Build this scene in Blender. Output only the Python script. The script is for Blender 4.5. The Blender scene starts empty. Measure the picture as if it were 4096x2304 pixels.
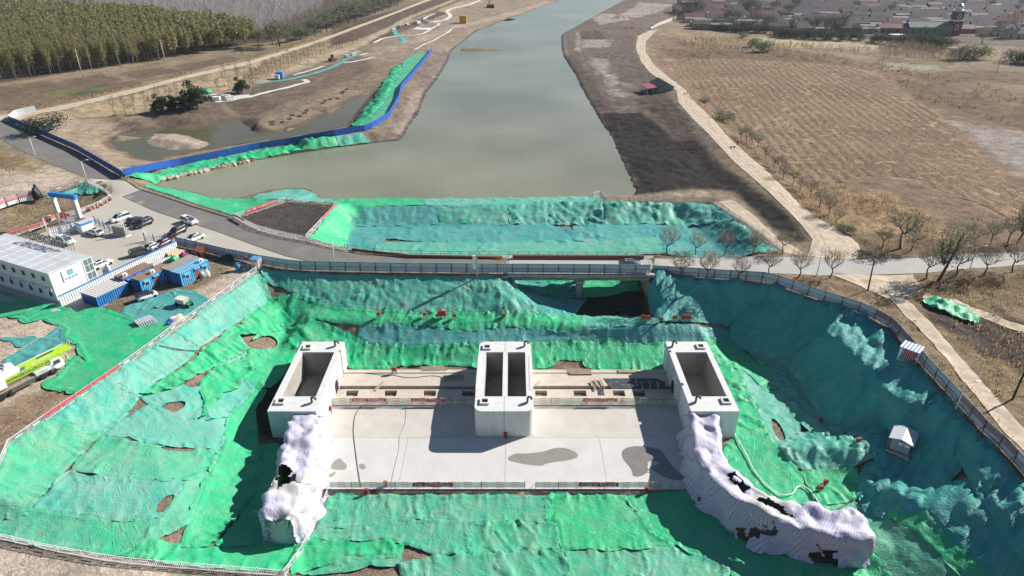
import bpy, bmesh, math, random
import numpy as np
from mathutils import Vector, Matrix
from mathutils.geometry import delaunay_2d_cdt
PI = math.pi; R = math.radians
random.seed(7); rng = np.random.default_rng(7)
S = bpy.context.scene; COL = S.collection
H = 60.0; FPX = 2674.0; PITCH = R(28.4)
SP, CP = math.sin(PITCH), math.cos(PITCH)
cam = bpy.data.cameras.new('camera'); cam.sensor_width = 36; cam.lens = FPX/4096*36
cam.clip_end = 9000; cam.clip_start = 0.5
co = bpy.data.objects.new('camera', cam); COL.objects.link(co)
co.location = (0, 0, H); co.rotation_euler = (PI/2-PITCH, 0, 0); S.camera = co
def W(px, py, z=0.0):
 """photo pixel (4096 x 2304) -> world point on the plane at height z"""
 v = (py-1152)/FPX; zc = (H-z)/(SP+v*CP)
 return Vector(((px-2048)/FPX*zc, zc*(CP-v*SP), z))
SUN = Vector((7.05, 3.7, 5.05)).normalized()
sl = bpy.data.lights.new('sun', 'SUN'); sl.energy = 5.0; sl.angle = R(0.5); sl.color = (1, .955, .88)
so = bpy.data.objects.new('sun', sl); COL.objects.link(so)
so.rotation_euler = SUN.to_track_quat('Z', 'Y').to_euler(); so.location = (60, 60, 120)
w = bpy.data.worlds.new('World'); S.world = w; w.use_nodes = True
nt = w.node_tree; sky = nt.nodes.new('ShaderNodeTexSky'); sky.sky_type = 'NISHITA'; sky.sun_disc = False
sky.sun_elevation = math.asin(SUN.z); sky.sun_rotation = math.atan2(SUN.x, SUN.y)
sky.air_density = 1.0; sky.dust_density = 0.3; sky.ozone_density = 3.0
bg = nt.nodes['Background']; bg.inputs[1].default_value = 0.052; nt.links.new(sky.outputs[0], bg.inputs[0])
S.view_settings.view_transform = 'Standard'; S.view_settings.look = 'None'
S.view_settings.exposure = 0.66; S.view_settings.gamma = 1
S.cycles.max_bounces = 6; S.cycles.use_denoising = True
def hash2(i, j, s):
 h = (i.astype(np.int64)*374761393 + j.astype(np.int64)*668265263 + s*974634777) & 0x7fffffff
 h = ((h ^ (h >> 13))*1274126177) & 0x7fffffff
 return ((h ^ (h >> 16)) & 0xffff)/65535.0
def vnoise(x, y, s=0):
 x = np.asarray(x, float); y = np.asarray(y, float)
 i = np.floor(x); j = np.floor(y); fx = x-i; fy = y-j
 fx = fx*fx*fx*(fx*(fx*6-15)+10); fy = fy*fy*fy*(fy*(fy*6-15)+10)
 a = hash2(i, j, s); b = hash2(i+1, j, s); c = hash2(i, j+1, s); d = hash2(i+1, j+1, s)
 return (a*(1-fx)+b*fx)*(1-fy)+(c*(1-fx)+d*fx)*fy
def fbm(x, y, s=0, o=4, g=.5):
 t = 0; a = 1; n = 0
 for k in range(o):
  t = t+a*vnoise(x*2**k+17.3*k, y*2**k+9.1*k, s+k); n += a; a *= g
 return t/n*2-1
def ridged(x, y, s=0, o=3):
 t = 0; a = 1; n = 0
 for k in range(o):
  t = t+a*(1-np.abs(vnoise(x*2**k+5.3*k, y*2**k+3.1*k, s+k)*2-1)); n += a; a *= .55
 return t/n
def dens(pts, step):
 out = []
 for k in range(len(pts)-1):
  a = np.array(pts[k], float); b = np.array(pts[k+1], float)
  n = max(1, int(np.linalg.norm((b-a)[:2])/step))
  for q in range(n): out.append(a+(b-a)*q/n)
 out.append(np.array(pts[-1], float)); return out
def pip(x, y, poly):
 x = np.asarray(x, float); y = np.asarray(y, float)
 ins = np.zeros(x.shape, bool); n = len(poly)
 for k in range(n):
  x1, y1 = poly[k][0], poly[k][1]; x2, y2 = poly[(k+1) % n][0], poly[(k+1) % n][1]
  if y1 == y2: continue
  c = ((y1 > y) != (y2 > y)) & (x < (x2-x1)*(y-y1)/(y2-y1)+x1)
  ins ^= c
 return ins
def edge_dist(x, y, poly, closed=True):
 """distance to the outline and arclength of the nearest point"""
 x = np.asarray(x, float); y = np.asarray(y, float)
 best = np.full(x.shape, 1e9); sarc = np.zeros(x.shape); acc = 0
 n = len(poly)
 for k in range(n if closed else n-1):
  ax, ay = poly[k][0], poly[k][1]; bx, by = poly[(k+1) % n][0], poly[(k+1) % n][1]
  dx, dy = bx-ax, by-ay; L2 = dx*dx+dy*dy
  if L2 < 1e-9: continue
  t = np.clip(((x-ax)*dx+(y-ay)*dy)/L2, 0, 1)
  d = np.hypot(x-ax-t*dx, y-ay-t*dy); m = d < best
  best = np.where(m, d, best); sarc = np.where(m, acc+t*math.sqrt(L2), sarc); acc += math.sqrt(L2)
 return best, sarc
def chaikin(p, n=2, closed=True):
 for _ in range(n):
  q = []; m = len(p)
  for k in range(m if closed else m-1):
   a = np.array(p[k], float); b = np.array(p[(k+1) % m], float)
   q += [a*.75+b*.25, a*.25+b*.75]
  if not closed: q = [np.array(p[0], float)]+q+[np.array(p[-1], float)]
  p = q
 return p
def tag(o, label=None, cat=None, group=None, kind=None):
 if label: o['label'] = label
 if cat: o['category'] = cat
 if group: o['group'] = group
 if kind: o['kind'] = kind
 return o
def empty(name, loc, rz=0, label=None, cat=None, group=None):
 o = bpy.data.objects.new(name, None); COL.objects.link(o); o.empty_display_size = .3
 o.location = loc; o.rotation_euler = (0, 0, rz); return tag(o, label, cat, group)
def link(name, me, m=None, parent=None, smooth=False):
 if m is not None:
  me.materials.clear()
  for x in (m if isinstance(m, (list, tuple)) else [m]): me.materials.append(x)
 if smooth: me.polygons.foreach_set('use_smooth', np.ones(len(me.polygons), bool))
 o = bpy.data.objects.new(name, me); COL.objects.link(o)
 if parent: o.parent = parent
 return o
def mesh_from(name, V, F, smooth=False):
 me = bpy.data.meshes.new(name); me.from_pydata([tuple(v) for v in V], [], [tuple(f) for f in F]); me.update()
 if smooth: me.polygons.foreach_set('use_smooth', np.ones(len(me.polygons), bool))
 return me
def copy_tree(o, parent=None):
 c = o.copy(); COL.objects.link(c)
 if parent: c.parent = parent
 for ch in list(o.children): copy_tree(ch, c)
 return c
class MB:
 """collects shapes into one mesh"""
 def __init__(s): s.V = []; s.F = []; s.M = []; s.mi = 0
 def add(s, V, F):
  o = len(s.V); s.V += [tuple(v) for v in V]; s.F += [tuple(i+o for i in f) for f in F]; s.M += [s.mi]*len(F); return s
 def box(s, x0, y0, z0, x1, y1, z1, M=None):
  V = [Vector((x, y, z)) for z in (z0, z1) for y in (y0, y1) for x in (x0, x1)]
  if M is not None: V = [M @ v for v in V]
  return s.add(V, [(0, 2, 3, 1), (4, 5, 7, 6), (0, 1, 5, 4), (2, 6, 7, 3), (0, 4, 6, 2), (1, 3, 7, 5)])
 def bar(s, a, b, w=.05, h=None, up=(0, 0, 1)):
  a = Vector(a); b = Vector(b); d = b-a; L = d.length
  if L < 1e-6: return s
  d /= L; u = Vector(up)
  if abs(d.dot(u)) > .98: u = Vector((1, 0, 0))
  x = d.cross(u).normalized(); y = x.cross(d).normalized(); h = h or w
  M = Matrix(((x.x, d.x, y.x, a.x), (x.y, d.y, y.y, a.y), (x.z, d.z, y.z, a.z), (0, 0, 0, 1)))
  return s.box(-w/2, 0, -h/2, w/2, L, h/2, M)
 def tube(s, pts, r, n=8, cap=True):
  pts = [Vector(p) for p in pts]; rs = r if isinstance(r, (list, tuple)) else [r]*len(pts)
  V = []; F = []; pu = None
  for k, p in enumerate(pts):
   d = (pts[min(k+1, len(pts)-1)]-pts[max(k-1, 0)]).normalized()
   if pu is None: pu = Vector((0, 0, 1)) if abs(d.z) < .9 else Vector((1, 0, 0))
   x = d.cross(pu).normalized(); y = x.cross(d).normalized(); pu = y
   for q in range(n):
    a = 2*PI*q/n; V.append(p+(x*math.cos(a)+y*math.sin(a))*rs[k])
  for k in range(len(pts)-1):
   for q in range(n):
    F.append((k*n+q, k*n+(q+1) % n, (k+1)*n+(q+1) % n, (k+1)*n+q))
  if cap:
   F.append(tuple(range(n-1, -1, -1))); F.append(tuple((len(pts)-1)*n+q for q in range(n)))
  return s.add(V, F)
 def prism(s, poly, z0, z1, M=None):
  n = len(poly); V = [Vector((p[0], p[1], z0)) for p in poly]+[Vector((p[0], p[1], z1)) for p in poly]
  if M is not None: V = [M @ v for v in V]
  F = [tuple(range(n-1, -1, -1)), tuple(range(n, 2*n))]+[(k, (k+1) % n, n+(k+1) % n, n+k) for k in range(n)]
  return s.add(V, F)
 def cyl(s, a, b, r, n=12): return s.tube([a, b], r, n)
 def lathe(s, prof, n=12, M=None):
  V = []; F = []
  for (r, z) in prof:
   for q in range(n): V.append(Vector((r*math.cos(2*PI*q/n), r*math.sin(2*PI*q/n), z)))
  if M is not None: V = [M @ v for v in V]
  for k in range(len(prof)-1):
   for q in range(n): F.append((k*n+q, k*n+(q+1) % n, (k+1)*n+(q+1) % n, (k+1)*n+q))
  F.append(tuple(range(n-1, -1, -1))); F.append(tuple((len(prof)-1)*n+q for q in range(n)))
  return s.add(V, F)
 def mesh(s, name='mesh'):
  me = mesh_from(name, s.V, s.F)
  if any(s.M): me.polygons.foreach_set('material_index', np.array(s.M, np.int32))
  return me
 def build(s, name, m, parent=None, smooth=False, bevel=0):
  me = s.mesh(name)
  if bevel:
   bm = bmesh.new(); bm.from_mesh(me)
   bmesh.ops.bevel(bm, geom=[e for e in bm.edges if len(e.link_faces) == 2 and e.calc_face_angle(0) > .5], offset=bevel, segments=2, affect='EDGES', profile=.6)
   bm.to_mesh(me); bm.free()
  return link(name, me, m, parent, smooth)
MATS = {}
def nodes(m):
 m.use_nodes = True; n = m.node_tree.nodes; return m.node_tree, n, n['Principled BSDF']
def mat(name, col, rough=.7, metal=0., var=.18, scale=1.5, bump=0., bscale=None, spec=.4, dirt=None, dirt_amt=0., dscale=.6, stretch=(1, 1, 1)):
 if name in MATS: return MATS[name]
 m = bpy.data.materials.new(name); t, n, b = nodes(m); L = t.links.new
 tc = n.new('ShaderNodeTexCoord'); mp = n.new('ShaderNodeMapping'); L(tc.outputs['Object'], mp.inputs[0]); mp.inputs['Scale'].default_value = stretch
 no = n.new('ShaderNodeTexNoise'); no.inputs['Scale'].default_value = scale; no.inputs['Detail'].default_value = 6; no.inputs['Roughness'].default_value = .65
 L(mp.outputs[0], no.inputs['Vector'])
 cr = n.new('ShaderNodeValToRGB'); e = cr.color_ramp.elements
 e[0].position = .3; e[1].position = .72
 e[0].color = (*[max(0, c*(1-var)) for c in col], 1); e[1].color = (*[min(1, c*(1+var)) for c in col], 1)
 L(no.outputs[0], cr.inputs[0]); out = cr.outputs[0]
 if dirt:
  d2 = n.new('ShaderNodeTexNoise'); d2.inputs['Scale'].default_value = dscale; d2.inputs['Detail'].default_value = 8; d2.inputs['Roughness'].default_value = .7
  L(mp.outputs[0], d2.inputs['Vector'])
  mr = n.new('ShaderNodeMapRange'); mr.inputs[1].default_value = .48; mr.inputs[2].default_value = .72; mr.inputs[4].default_value = dirt_amt
  L(d2.outputs[0], mr.inputs[0]); mx = n.new('ShaderNodeMix'); mx.data_type = 'RGBA'
  L(mr.outputs[0], mx.inputs[0]); L(out, mx.inputs[6]); mx.inputs[7].default_value = (*dirt, 1); out = mx.outputs[2]
 L(out, b.inputs['Base Color'])
 b.inputs['Roughness'].default_value = rough; b.inputs['Metallic'].default_value = metal; b.inputs['Specular IOR Level'].default_value = spec
 if bump:
  bn = n.new('ShaderNodeTexNoise'); bn.inputs['Scale'].default_value = bscale or scale*4; bn.inputs['Detail'].default_value = 5
  L(mp.outputs[0], bn.inputs['Vector']); bp = n.new('ShaderNodeBump'); bp.inputs['Strength'].default_value = 1; bp.inputs['Distance'].default_value = bump
  L(bn.outputs[0], bp.inputs['Height']); L(bp.outputs[0], b.inputs['Normal'])
 MATS[name] = m; return m
RIM_N = [(1049,1057),(1177,1080),(1355,1084),(1604,1088),(2040,1092)]
RIM_E = [(2607,1099),(2793,1111),(3072,1128),(3242,1190),(3424,1245),(3544,1299),(3610,1366),(3689,1465),(3776,1560),(3883,1676),(3941,1742),(4008,1800),(4096,1903),(4300,2130),(4480,2330),(4700,2560)]
RIM_W = [(1040,1075),(857,1208),(687,1328),(472,1486),(199,1672),(40,1785),(10,1850),(-60,1960),(-200,2010)]
ROAD_N = [(-300,400),(0,470),(41,484),(306,600),(484,708),(571,753),(662,782),(787,824),(932,870),(1024,919),(1223,964),(1355,993),(1438,1010),(1604,1022),(2047,1028),(2578,1030),(2752,1027),(3072,1024)]
RIVER_L = [(3300,-62),(2900,-62),(2640,-55),(2420,-40),(2240,0),(2048,70),(1906,124),(1802,207),(1790,248),(1753,310),(1703,373),(1678,447),(1633,509),(1604,561),(1479,575),(1355,588),(1272,600),(1024,639),(911,662),(807,687),(662,720),(620,735),(650,747),(704,755),(766,766),(849,788),(911,795),(965,790),(1024,774),(1086,757),(1190,749),(1243,757),(1264,778),(1301,793)]
RIVER_S = [(1301,793),(1500,794),(1700,795),(2048,792),(2250,787),(2371,784),(2450,783),(2537,782)]
RIVER_R = [(2537,782),(2537,753),(2516,704),(2487,641),(2468,600),(2437,534),(2388,460),(2338,373),(2296,290),(2255,232),(2245,186),(2245,139),(2317,99),(2412,46),(2495,2),(2640,-25),(2900,-45),(3300,-50)]
POND = [(435,563),(497,538),(580,526),(745,509),(911,484),(962,474),(969,493),(1024,526),(1098,530),(1190,509),(1314,460),(1397,406),(1463,381),(1488,375),(1438,431),(1400,480),(1384,503),(1272,528),(1024,562),(841,592),(704,615),(600,640),(559,636),(518,617),(468,600)]
ISLET = [(567,551),(621,532),(704,534),(787,555),(849,580),(820,594),(690,600),(646,590),(600,572)]
WZ = -3.5
TP = []          # terrain control points
PITZ = [False]
def zm(z): return z*(1+.15*min(1, max(0, (-z-3)/5)))      # depth scale inside the excavation
def tl(pts, z=None, step=2.0, off=None):
 f = zm if PITZ[0] else (lambda q: q)
 P = [np.array(W(p[0], p[1], f(p[2] if len(p) > 2 else z))) for p in pts]
 TP.extend(dens(P, step)); return P
def tw(pts, step=2.0): TP.extend(dens([np.array(p, float) for p in pts], step))
def offs(P, d, z):
 """polyline moved sideways (left of travel is +d), at height z"""
 out = []
 for k in range(len(P)):
  t = np.array(P[min(k+1, len(P)-1)])-np.array(P[max(k-1, 0)]); t = t[:2]/max(1e-6, np.linalg.norm(t[:2]))
  out.append(np.array((P[k][0]-t[1]*d, P[k][1]+t[0]*d, z)))
 return out
rn = tl(RIM_N, 0); re_ = tl(RIM_E, 0); rw = tl(RIM_W[:6], 0); tl([(10,1850,-.3),(-60,1960,-.8),(-200,2010,-1)])
TP.extend(dens(offs(rn, -1.2, -.35), 2)); TP.extend(dens(offs(re_, -1.3, -.6), 2)); TP.extend(dens(offs(rw, .8, -.3), 2))
tl(ROAD_N[:15], 0); tl(ROAD_N[15:], 0)
# bridge gap
tw([(-.4,117,0),(-.4,125,0)]); tw([(.3,116.5,-5),(.3,130,-5)]); tw([(27.8,117,0),(27.8,125,0)]); tw([(27.2,116.5,-5),(27.2,130,-5)])
tw([(5,116,-5.5),(5,132,-5.4)]); tw([(13,115,-5.6),(13,134,-5.5)]); tw([(22,116,-5.5),(22,132,-5.4)])
PITZ[0] = True
# north slope west of the bridge
tl([(1080,1225,-4.2),(1300,1245,-4.3),(1500,1255,-4.4),(1800,1262,-4.4),(2000,1268,-4.4),(2140,1262,-4.4)])
tl([(2020,1120,-.8),(2080,1180,-2.2),(2130,1225,-3.6)]); tl([(1960,1120,-.6),(2040,1210,-2.6)])
tl([(2140,1180,-5.6),(2200,1200,-6),(2350,1215,-6.4),(2560,1245,-6.4),(2450,1258,-6.2),(2300,1262,-5.6)])
tl([(2620,1130,-1),(2640,1210,-3.2),(2660,1285,-4.6)]); tl([(2700,1285,-4.8),(2800,1290,-5.3),(2870,1285,-5.6)])
tl([(1250,1280,-4.6),(1500,1278,-4.7),(1700,1285,-4.7),(2050,1292,-4.8),(2300,1300,-4.8),(2600,1312,-5),(2800,1315,-5.2)])
tl([(1380,1352,-6.6),(1500,1384,-7),(1700,1396,-7),(1900,1400,-7),(2150,1384,-6.9),(2400,1374,-6.9),(2650,1378,-6.9),(2850,1384,-7.1)])
tl([(1400,1440,-7.9),(2000,1450,-7.9),(2640,1450,-7.9)]); tl([(1380,1485,-8.4),(2640,1485,-8.4)])
# west slope, basin, access ground at the bottom left
tl([(1010,1240,-3),(870,1340,-3),(760,1440,-3),(620,1540,-3.1),(500,1650,-3.2),(400,1740,-3.2),(265,1870,-3.3),(124,2030,-3.4),(0,2075,-3.5),(-200,2120,-3.5)])
for p in [(1150,1330,-6.5),(1100,1420,-6.8),(950,1500,-6.0),(850,1600,-5.6),(760,1560,-4.4),(700,1700,-4.8),(600,1800,-4.6),(880,1720,-6.2),(840,1850,-6.6),(700,2000,-5.4),(450,2000,-4.4),(300,2050,-4.1),(600,2120,-5.4),(780,2180,-6.8),(850,2000,-7.0),(960,1720,-7.6),(1000,1850,-8.1),(1000,2000,-8.1),(1050,2200,-7.9),(940,1900,-7.8),(930,2100,-7.6),(1000,1600,-7.2)]: tl([p])
tl([(-200,2130,-3.7),(0,2155,-4),(207,2200,-4.3),(476,2250,-5.2),(760,2275,-6.2),(1024,2294,-7),(1134,2304,-7.3)])
for p in [(0,2290,-4.2),(500,2340,-5.4),(1000,2400,-7.4),(-300,2250,-4),(-100,2500,-4.5),(600,2600,-6.5)]: tl([p])
# channel floor
for p in [(1200,2200,-8.3),(1350,2000,-8.25),(2000,2000,-8.25),(2700,2000,-8.25),(2000,2304,-8.3),(2800,2304,-8.3),(1300,2450,-8.3),(2900,2450,-8.3),(3100,2330,-8.3),(2000,2800,-8.3),(3200,2700,-8.3),(1330,1900,-8.25),(2700,1900,-8.25),(2000,1700,-8.25),(1400,1600,-8.4),(2600,1600,-8.4),(1150,1600,-8.2),(1100,1760,-8.2),
  (2900,1450,-7.8),(3000,1600,-7.9),(3050,1800,-8.1),(3200,1950,-8.2),(3250,2050,-8.2),(3350,2200,-8.2),(3000,1900,-8.2),(2960,1700,-8.2)]: tl([p])
# east slope
tl([(2930,1285,-6),(2915,1345,-7.6),(2955,1400,-8.6),(3030,1430,-8.9),(3120,1460,-8.9),(3200,1530,-8.8),(3238,1600,-8.8),(3268,1670,-8.6),(3350,1722,-8.0)])
tl([(3050,1185,-2.3),(3160,1235,-2.3)]); tl([(3340,1290,-1.2),(3430,1338,-1.3),(3490,1392,-1.4),(3545,1455,-1.5),(3620,1540,-1.5),(3700,1640,-1.6)]); tl([(3300,1335,-1.7),(3360,1372,-1.9),(3420,1425,-2.0),(3455,1470,-2.3)]); tl([(3520,1530,-2.3),(3580,1610,-2.2)])
for p in [(3460,1790,-6),(3600,1800,-6),(3540,1700,-6),(3640,1870,-6.2),(3700,2050,-5.0),(3550,1960,-6.0),(3420,1930,-7.9),(3450,2000,-7.9),(3900,2250,-5.0),(3600,2200,-6.8),(3800,2290,-6.0),(4000,2420,-6.3),(3500,2304,-8.2),(3650,2450,-8.3),(4100,2700,-6.5)]: tl([p])
PITZ[0] = False
# drained basin beyond the road
tl([(1330,815,-2.5),(1460,822,-2.6),(1700,826,-2.6),(2000,822,-2.6),(2250,808,-2.6),(2420,815,-2.2)])
tl([(1400,905,-5.2),(1650,905,-5.3),(1900,905,-5.3),(2050,900,-5.3),(2400,900,-5.3),(2600,892,-5.2),(2720,892,-4.9)])
tl([(2425,803,-2),(2640,803,-1.9),(2851,808,-1.6),(2996,915,-.9),(3072,973,-.4),(3130,1016,0)]); tl([(2440,822,-2.4),(2640,818,-2.3),(2830,824,-2.0),(2840,826,-2.0)]); tw([(50,159,-2.0),(53,141,-1.4),(54,133,-1.0)])
tw([(42,158,-4.6),(45,148,-4.6),(47,138,-4.4),(47.5,132,-4.2)])
tw([(-36,131.4,-4.8),(-20,131.2,-5.2),(0,131.4,-5.4),(27,131.2,-5.2),(40,130.5,-4.6)])
tl([(1350,815,-.3),(1300,885,-.3),(1225,955,-.2)]); tl([(1455,835,-2.8),(1415,890,-5),(1385,970,-5.2)])
for p in [(1148,807,-.3),(1024,845,-.3),(962,868,-.2),(1219,942,-.2),(1100,870,-.3),(1250,800,-2.6),(1000,830,-1.4),(800,805,-1.6),(700,770,-1.8)]: tl([p])
# river
def lower(P, d, z): TP.extend(dens(offs(P, d, z), 3))
def shore(px, side, dd=((0, 0), (4, -1.6), (-1.3, .45))):
 P = [np.array(W(*p, WZ)) for p in px]
 for d, z in dd: TP.extend(dens(offs(P, side*d, WZ-.02+z), 2.5 if d == 0 else 4))
shore(RIVER_L, 1); shore(RIVER_R[1:], 1); shore(RIVER_S, 1)
shore(POND+[POND[0]], -1, ((0, 0), (1.5, -.6))); shore(ISLET+[ISLET[0]], 0, ((0, 0),)); 
for p in [(700,562,-1.9),(640,552,-2.1),(770,572,-2.2),(500,585,-4.3),(900,560,-4.3),(1300,500,-4.3),(900,530,-4.3)]: tl([p])
for p in [(2000,300,-5),(2100,600,-5),(1700,700,-5),(2200,120,-5),(1100,700,-5),(2400,30,-5),(1500,650,-5),(2000,740,-5)]: tl([p])
# park bank on the left of the river
tl([(1722,215,-.6),(1655,300,-.6),(1610,365,-.6),(1590,420,-.6),(1500,512,-.7),(1450,528,-.7),(1322,550,-.7),(1190,574,-.7),(1024,601,-.7),(868,634,-.7),(704,667,-.7),(505,712,-.2)])
tl([(1560,330,-.8),(1520,400,-.9),(1470,480,-.9),(1380,520,-1.5)])
for p in [(560,500,-1.5),(760,478,-1.5),(900,450,-1.5),(460,540,-2),(1040,470,-1.2),(1200,430,-1.2),(1350,350,-1.2),(1440,280,-1.2),(1020,500,-1.6),(1150,500,-1.6),(1300,425,-1.5),(1700,180,-1),(1850,110,-1),(2000,50,-1),(1790,200,-1.8),(1730,300,-1.7),(1660,440,-1.7),(1600,530,-2),(1850,190,-2.2),(430,600,-1.0),(480,650,-.8),(350,600,-.6)]: tl([p])
tl([(60,500,0),(200,500,.0),(330,470,-.9),(560,440,-1.1),(800,385,-1.2),(1100,300,-1.2),(1500,170,-1.2),(1900,45,-1.2),(2100,-5,-1.2)])
tl([(145,443,1),(290,414,1.3),(538,356,1.5),(745,302,1.5),(1024,238,1.5),(1272,161,1.5),(1521,70,1.5),(1703,0,1.5),(1850,-45,1.5)], step=4); tl([(153,457,1),(290,431,1.3),(538,373,1.5),(745,315,1.5),(1024,252,1.5),(1272,172,1.5),(1521,79,1.5),(1724,0,1.5)], step=4)
tl([(0,462,.3),(0,484,.3),(-300,520,.3)])
tl([(-200,400,-.3),(100,420,-.3),(400,350,-.5),(700,275,-.5),(1000,215,-.5),(1300,120,-.5),(1600,20,-.5)], step=5)
tl([(-400,300,-.5),(300,250,-.5),(900,120,-.5),(1500,0,-.5)], step=8)
# gully beside the entrance
for p in [(40,935,-2.4),(150,885,-2.6),(250,838,-3),(340,815,-3.4),(395,800,-3.4)]: tl([p])
tl([(0,815,0),(170,765,0),(330,722,0),(345,716,0)]); tl([(0,960,0),(60,965,0),(200,925,0),(290,868,0),(350,850,0),(440,802,0),(455,770,0),(400,735,0)])
for p in [(-300,820,0),(-300,960,0),(-300,890,-2)]: tl([p])
# right bank
DIRT_L = [(2594,124),(2551,145),(2543,195),(2565,248),(2599,290),(2660,335),(2706,364),(2714,410),(2772,476),(2834,538),(2892,600),(2938,650),(3072,766),(3155,848),(3209,906),(3250,960)]
DIRT_R = [(2628,120),(2582,166),(2582,207),(2615,261),(2681,315),(2731,352),(2793,422),(2851,476),(2901,538),(2967,600),(3072,690),(3196,819),(3271,877),(3362,927)]
for L_ in (DIRT_L, DIRT_R): tl([(x, y, .9 if y < 860 else .45) for x, y in L_], step=3)
tl([(2560,330,-.6),(2600,420,-.7),(2680,520,-.9),(2790,640,-1),(2900,740,-1),(3020,830,-.8),(3120,920,-.3),(3180,985,0)])
for p in [(2450,250,-1),(2400,150,-1),(2500,80,-.8),(2540,480,-1.2),(2600,640,-1.4),(2680,740,-1.7),(2800,790,-1.5),(2450,400,-1.6),(2350,200,-2),(2560,0,-.8)]: tl([p])
tl([(2680,170,-.6),(2720,280,-.7),(2820,400,-.8),(2960,540,-.8),(3080,660,-.8),(3260,800,-.8),(3400,890,-.5),(3500,960,-.2)])
for p in [(3000,300,-.8),(3500,400,-.8),(3800,700,-.8),(4090,500,-.8),(3400,700,-.8),(3000,100,-.8),(3700,200,-.8),(4300,800,-.8),(4300,400,-.8),(3700,950,-.2),(4096,960,-.2),(4300,990,-.2)]: tl([p])
tl([(3424,1038,0),(3693,1031,0),(3859,1014,0),(4096,1008,0),(4400,1000,0)]); tl([(3072,1093,0),(3279,1103,0),(3693,1093,0),(3900,1076,0),(4096,1060,0),(4400,1040,0)])
for p in [(3750,1150,-.5),(4000,1150,-.6),(4090,1500,-.4),(3950,1400,-.3),(4300,1300,-.4),(4300,1700,-.3),(4500,2000,0),(4700,2300,0),(3500,1200,0),(3800,1500,0)]: tl([p])
# flat ground elsewhere
for p in [(100,1100),(400,950),(600,1000),(800,1050),(500,1200),(100,1350),(300,1500),(50,1650),(-200,1400),(-200,1700),(-400,1100),(150,700),(200,650),(60,650),(-300,650),(1040,1040),(700,900),(400,820),(1500,1060),(1900,1060),(2750,1060),(3000,1060),(3300,1070),(3600,1065),(4000,1035)]: tl([(p[0], p[1], 0)])
for x, y in [(-3500,-200),(3500,-200),(-3500,4500),(3500,4500),(0,-200),(-300,0),(300,0),(-400,150),(400,150),(-600,500),(700,500),(-200,1000),(300,1200),(-900,1500),(0,2000),(1200,1500),(-160,60),(160,60),(0,20),(-60,20),(60,20)]:
 TP.append(np.array((x, y, -1.0 if y > 300 else (-8.3 if abs(x) < 61 and y == 20 else 0.))))
TPA = np.array([tuple(p) for p in TP]); _, ui = np.unique(np.round(TPA[:, :2], 1), axis=0, return_index=True); TPA = TPA[np.sort(ui)]
cd = delaunay_2d_cdt([Vector((p[0], p[1])) for p in TPA], [], [], 0, 1e-4)
tv = np.array([(v.x, v.y) for v in cd[0]]); tz = np.array([TPA[o[0]][2] if o else 0 for o in cd[3]]); tt = np.array([f for f in cd[2] if len(f) == 3])
def axis(segs):
 out = [segs[0][0]]
 for a, b, s in segs:
  n = max(1, int(round((b-a)/s))); out += [a+(b-a)*(k+1)/n for k in range(n)]
 return np.array(out)
GX = axis([(-3400,-1000,300),(-1000,-560,40),(-560,-300,4),(-300,-150,2),(-150,-88,1),(-88,88,.5),(88,150,1),(150,300,2),(300,560,4),(560,1000,40),(1000,3400,300)])
GY = axis([(-150,30,20),(30,160,.5),(160,270,.9),(270,460,1.6),(460,900,4),(900,1400,50),(1400,4300,300)])
XX, YY = np.meshgrid(GX, GY)
ZZ = np.zeros_like(XX); 
for a, b, c in tt:
 P = tv[[a, b, c]]; x0, x1 = P[:, 0].min(), P[:, 0].max(); y0, y1 = P[:, 1].min(), P[:, 1].max()
 i0, i1 = np.searchsorted(GX, x0), np.searchsorted(GX, x1, 'right'); j0, j1 = np.searchsorted(GY, y0), np.searchsorted(GY, y1, 'right')
 if i1 <= i0 or j1 <= j0: continue
 gx = XX[j0:j1, i0:i1]; gy = YY[j0:j1, i0:i1]
 d = (P[1, 1]-P[2, 1])*(P[0, 0]-P[2, 0])+(P[2, 0]-P[1, 0])*(P[0, 1]-P[2, 1])
 if abs(d) < 1e-9: continue
 l0 = ((P[1, 1]-P[2, 1])*(gx-P[2, 0])+(P[2, 0]-P[1, 0])*(gy-P[2, 1]))/d
 l1 = ((P[2, 1]-P[0, 1])*(gx-P[2, 0])+(P[0, 0]-P[2, 0])*(gy-P[2, 1]))/d
 l2 = 1-l0-l1; m = (l0 > -1e-6) & (l1 > -1e-6) & (l2 > -1e-6)
 z = l0*tz[a]+l1*tz[b]+l2*tz[c]; ZZ[j0:j1, i0:i1][m] = z[m]
for _ in range(2):      # soften the breaks
 Z2 = ZZ.copy(); Z2[1:-1, 1:-1] = (ZZ[1:-1, 1:-1]*4+ZZ[:-2, 1:-1]+ZZ[2:, 1:-1]+ZZ[1:-1, :-2]+ZZ[1:-1, 2:])/8; ZZ = Z2
def zgrid(x, y, Z=None):
 Z = ZZ if Z is None else Z
 x = np.clip(np.asarray(x, float), GX[0], GX[-1]-1e-6); y = np.clip(np.asarray(y, float), GY[0], GY[-1]-1e-6)
 i = np.clip(np.searchsorted(GX, x, 'right')-1, 0, len(GX)-2); j = np.clip(np.searchsorted(GY, y, 'right')-1, 0, len(GY)-2)
 fx = (x-GX[i])/(GX[i+1]-GX[i]); fy = (y-GY[j])/(GY[j+1]-GY[j])
 return (Z[j, i]*(1-fx)+Z[j, i+1]*fx)*(1-fy)+(Z[j+1, i]*(1-fx)+Z[j+1, i+1]*fx)*fy
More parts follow.
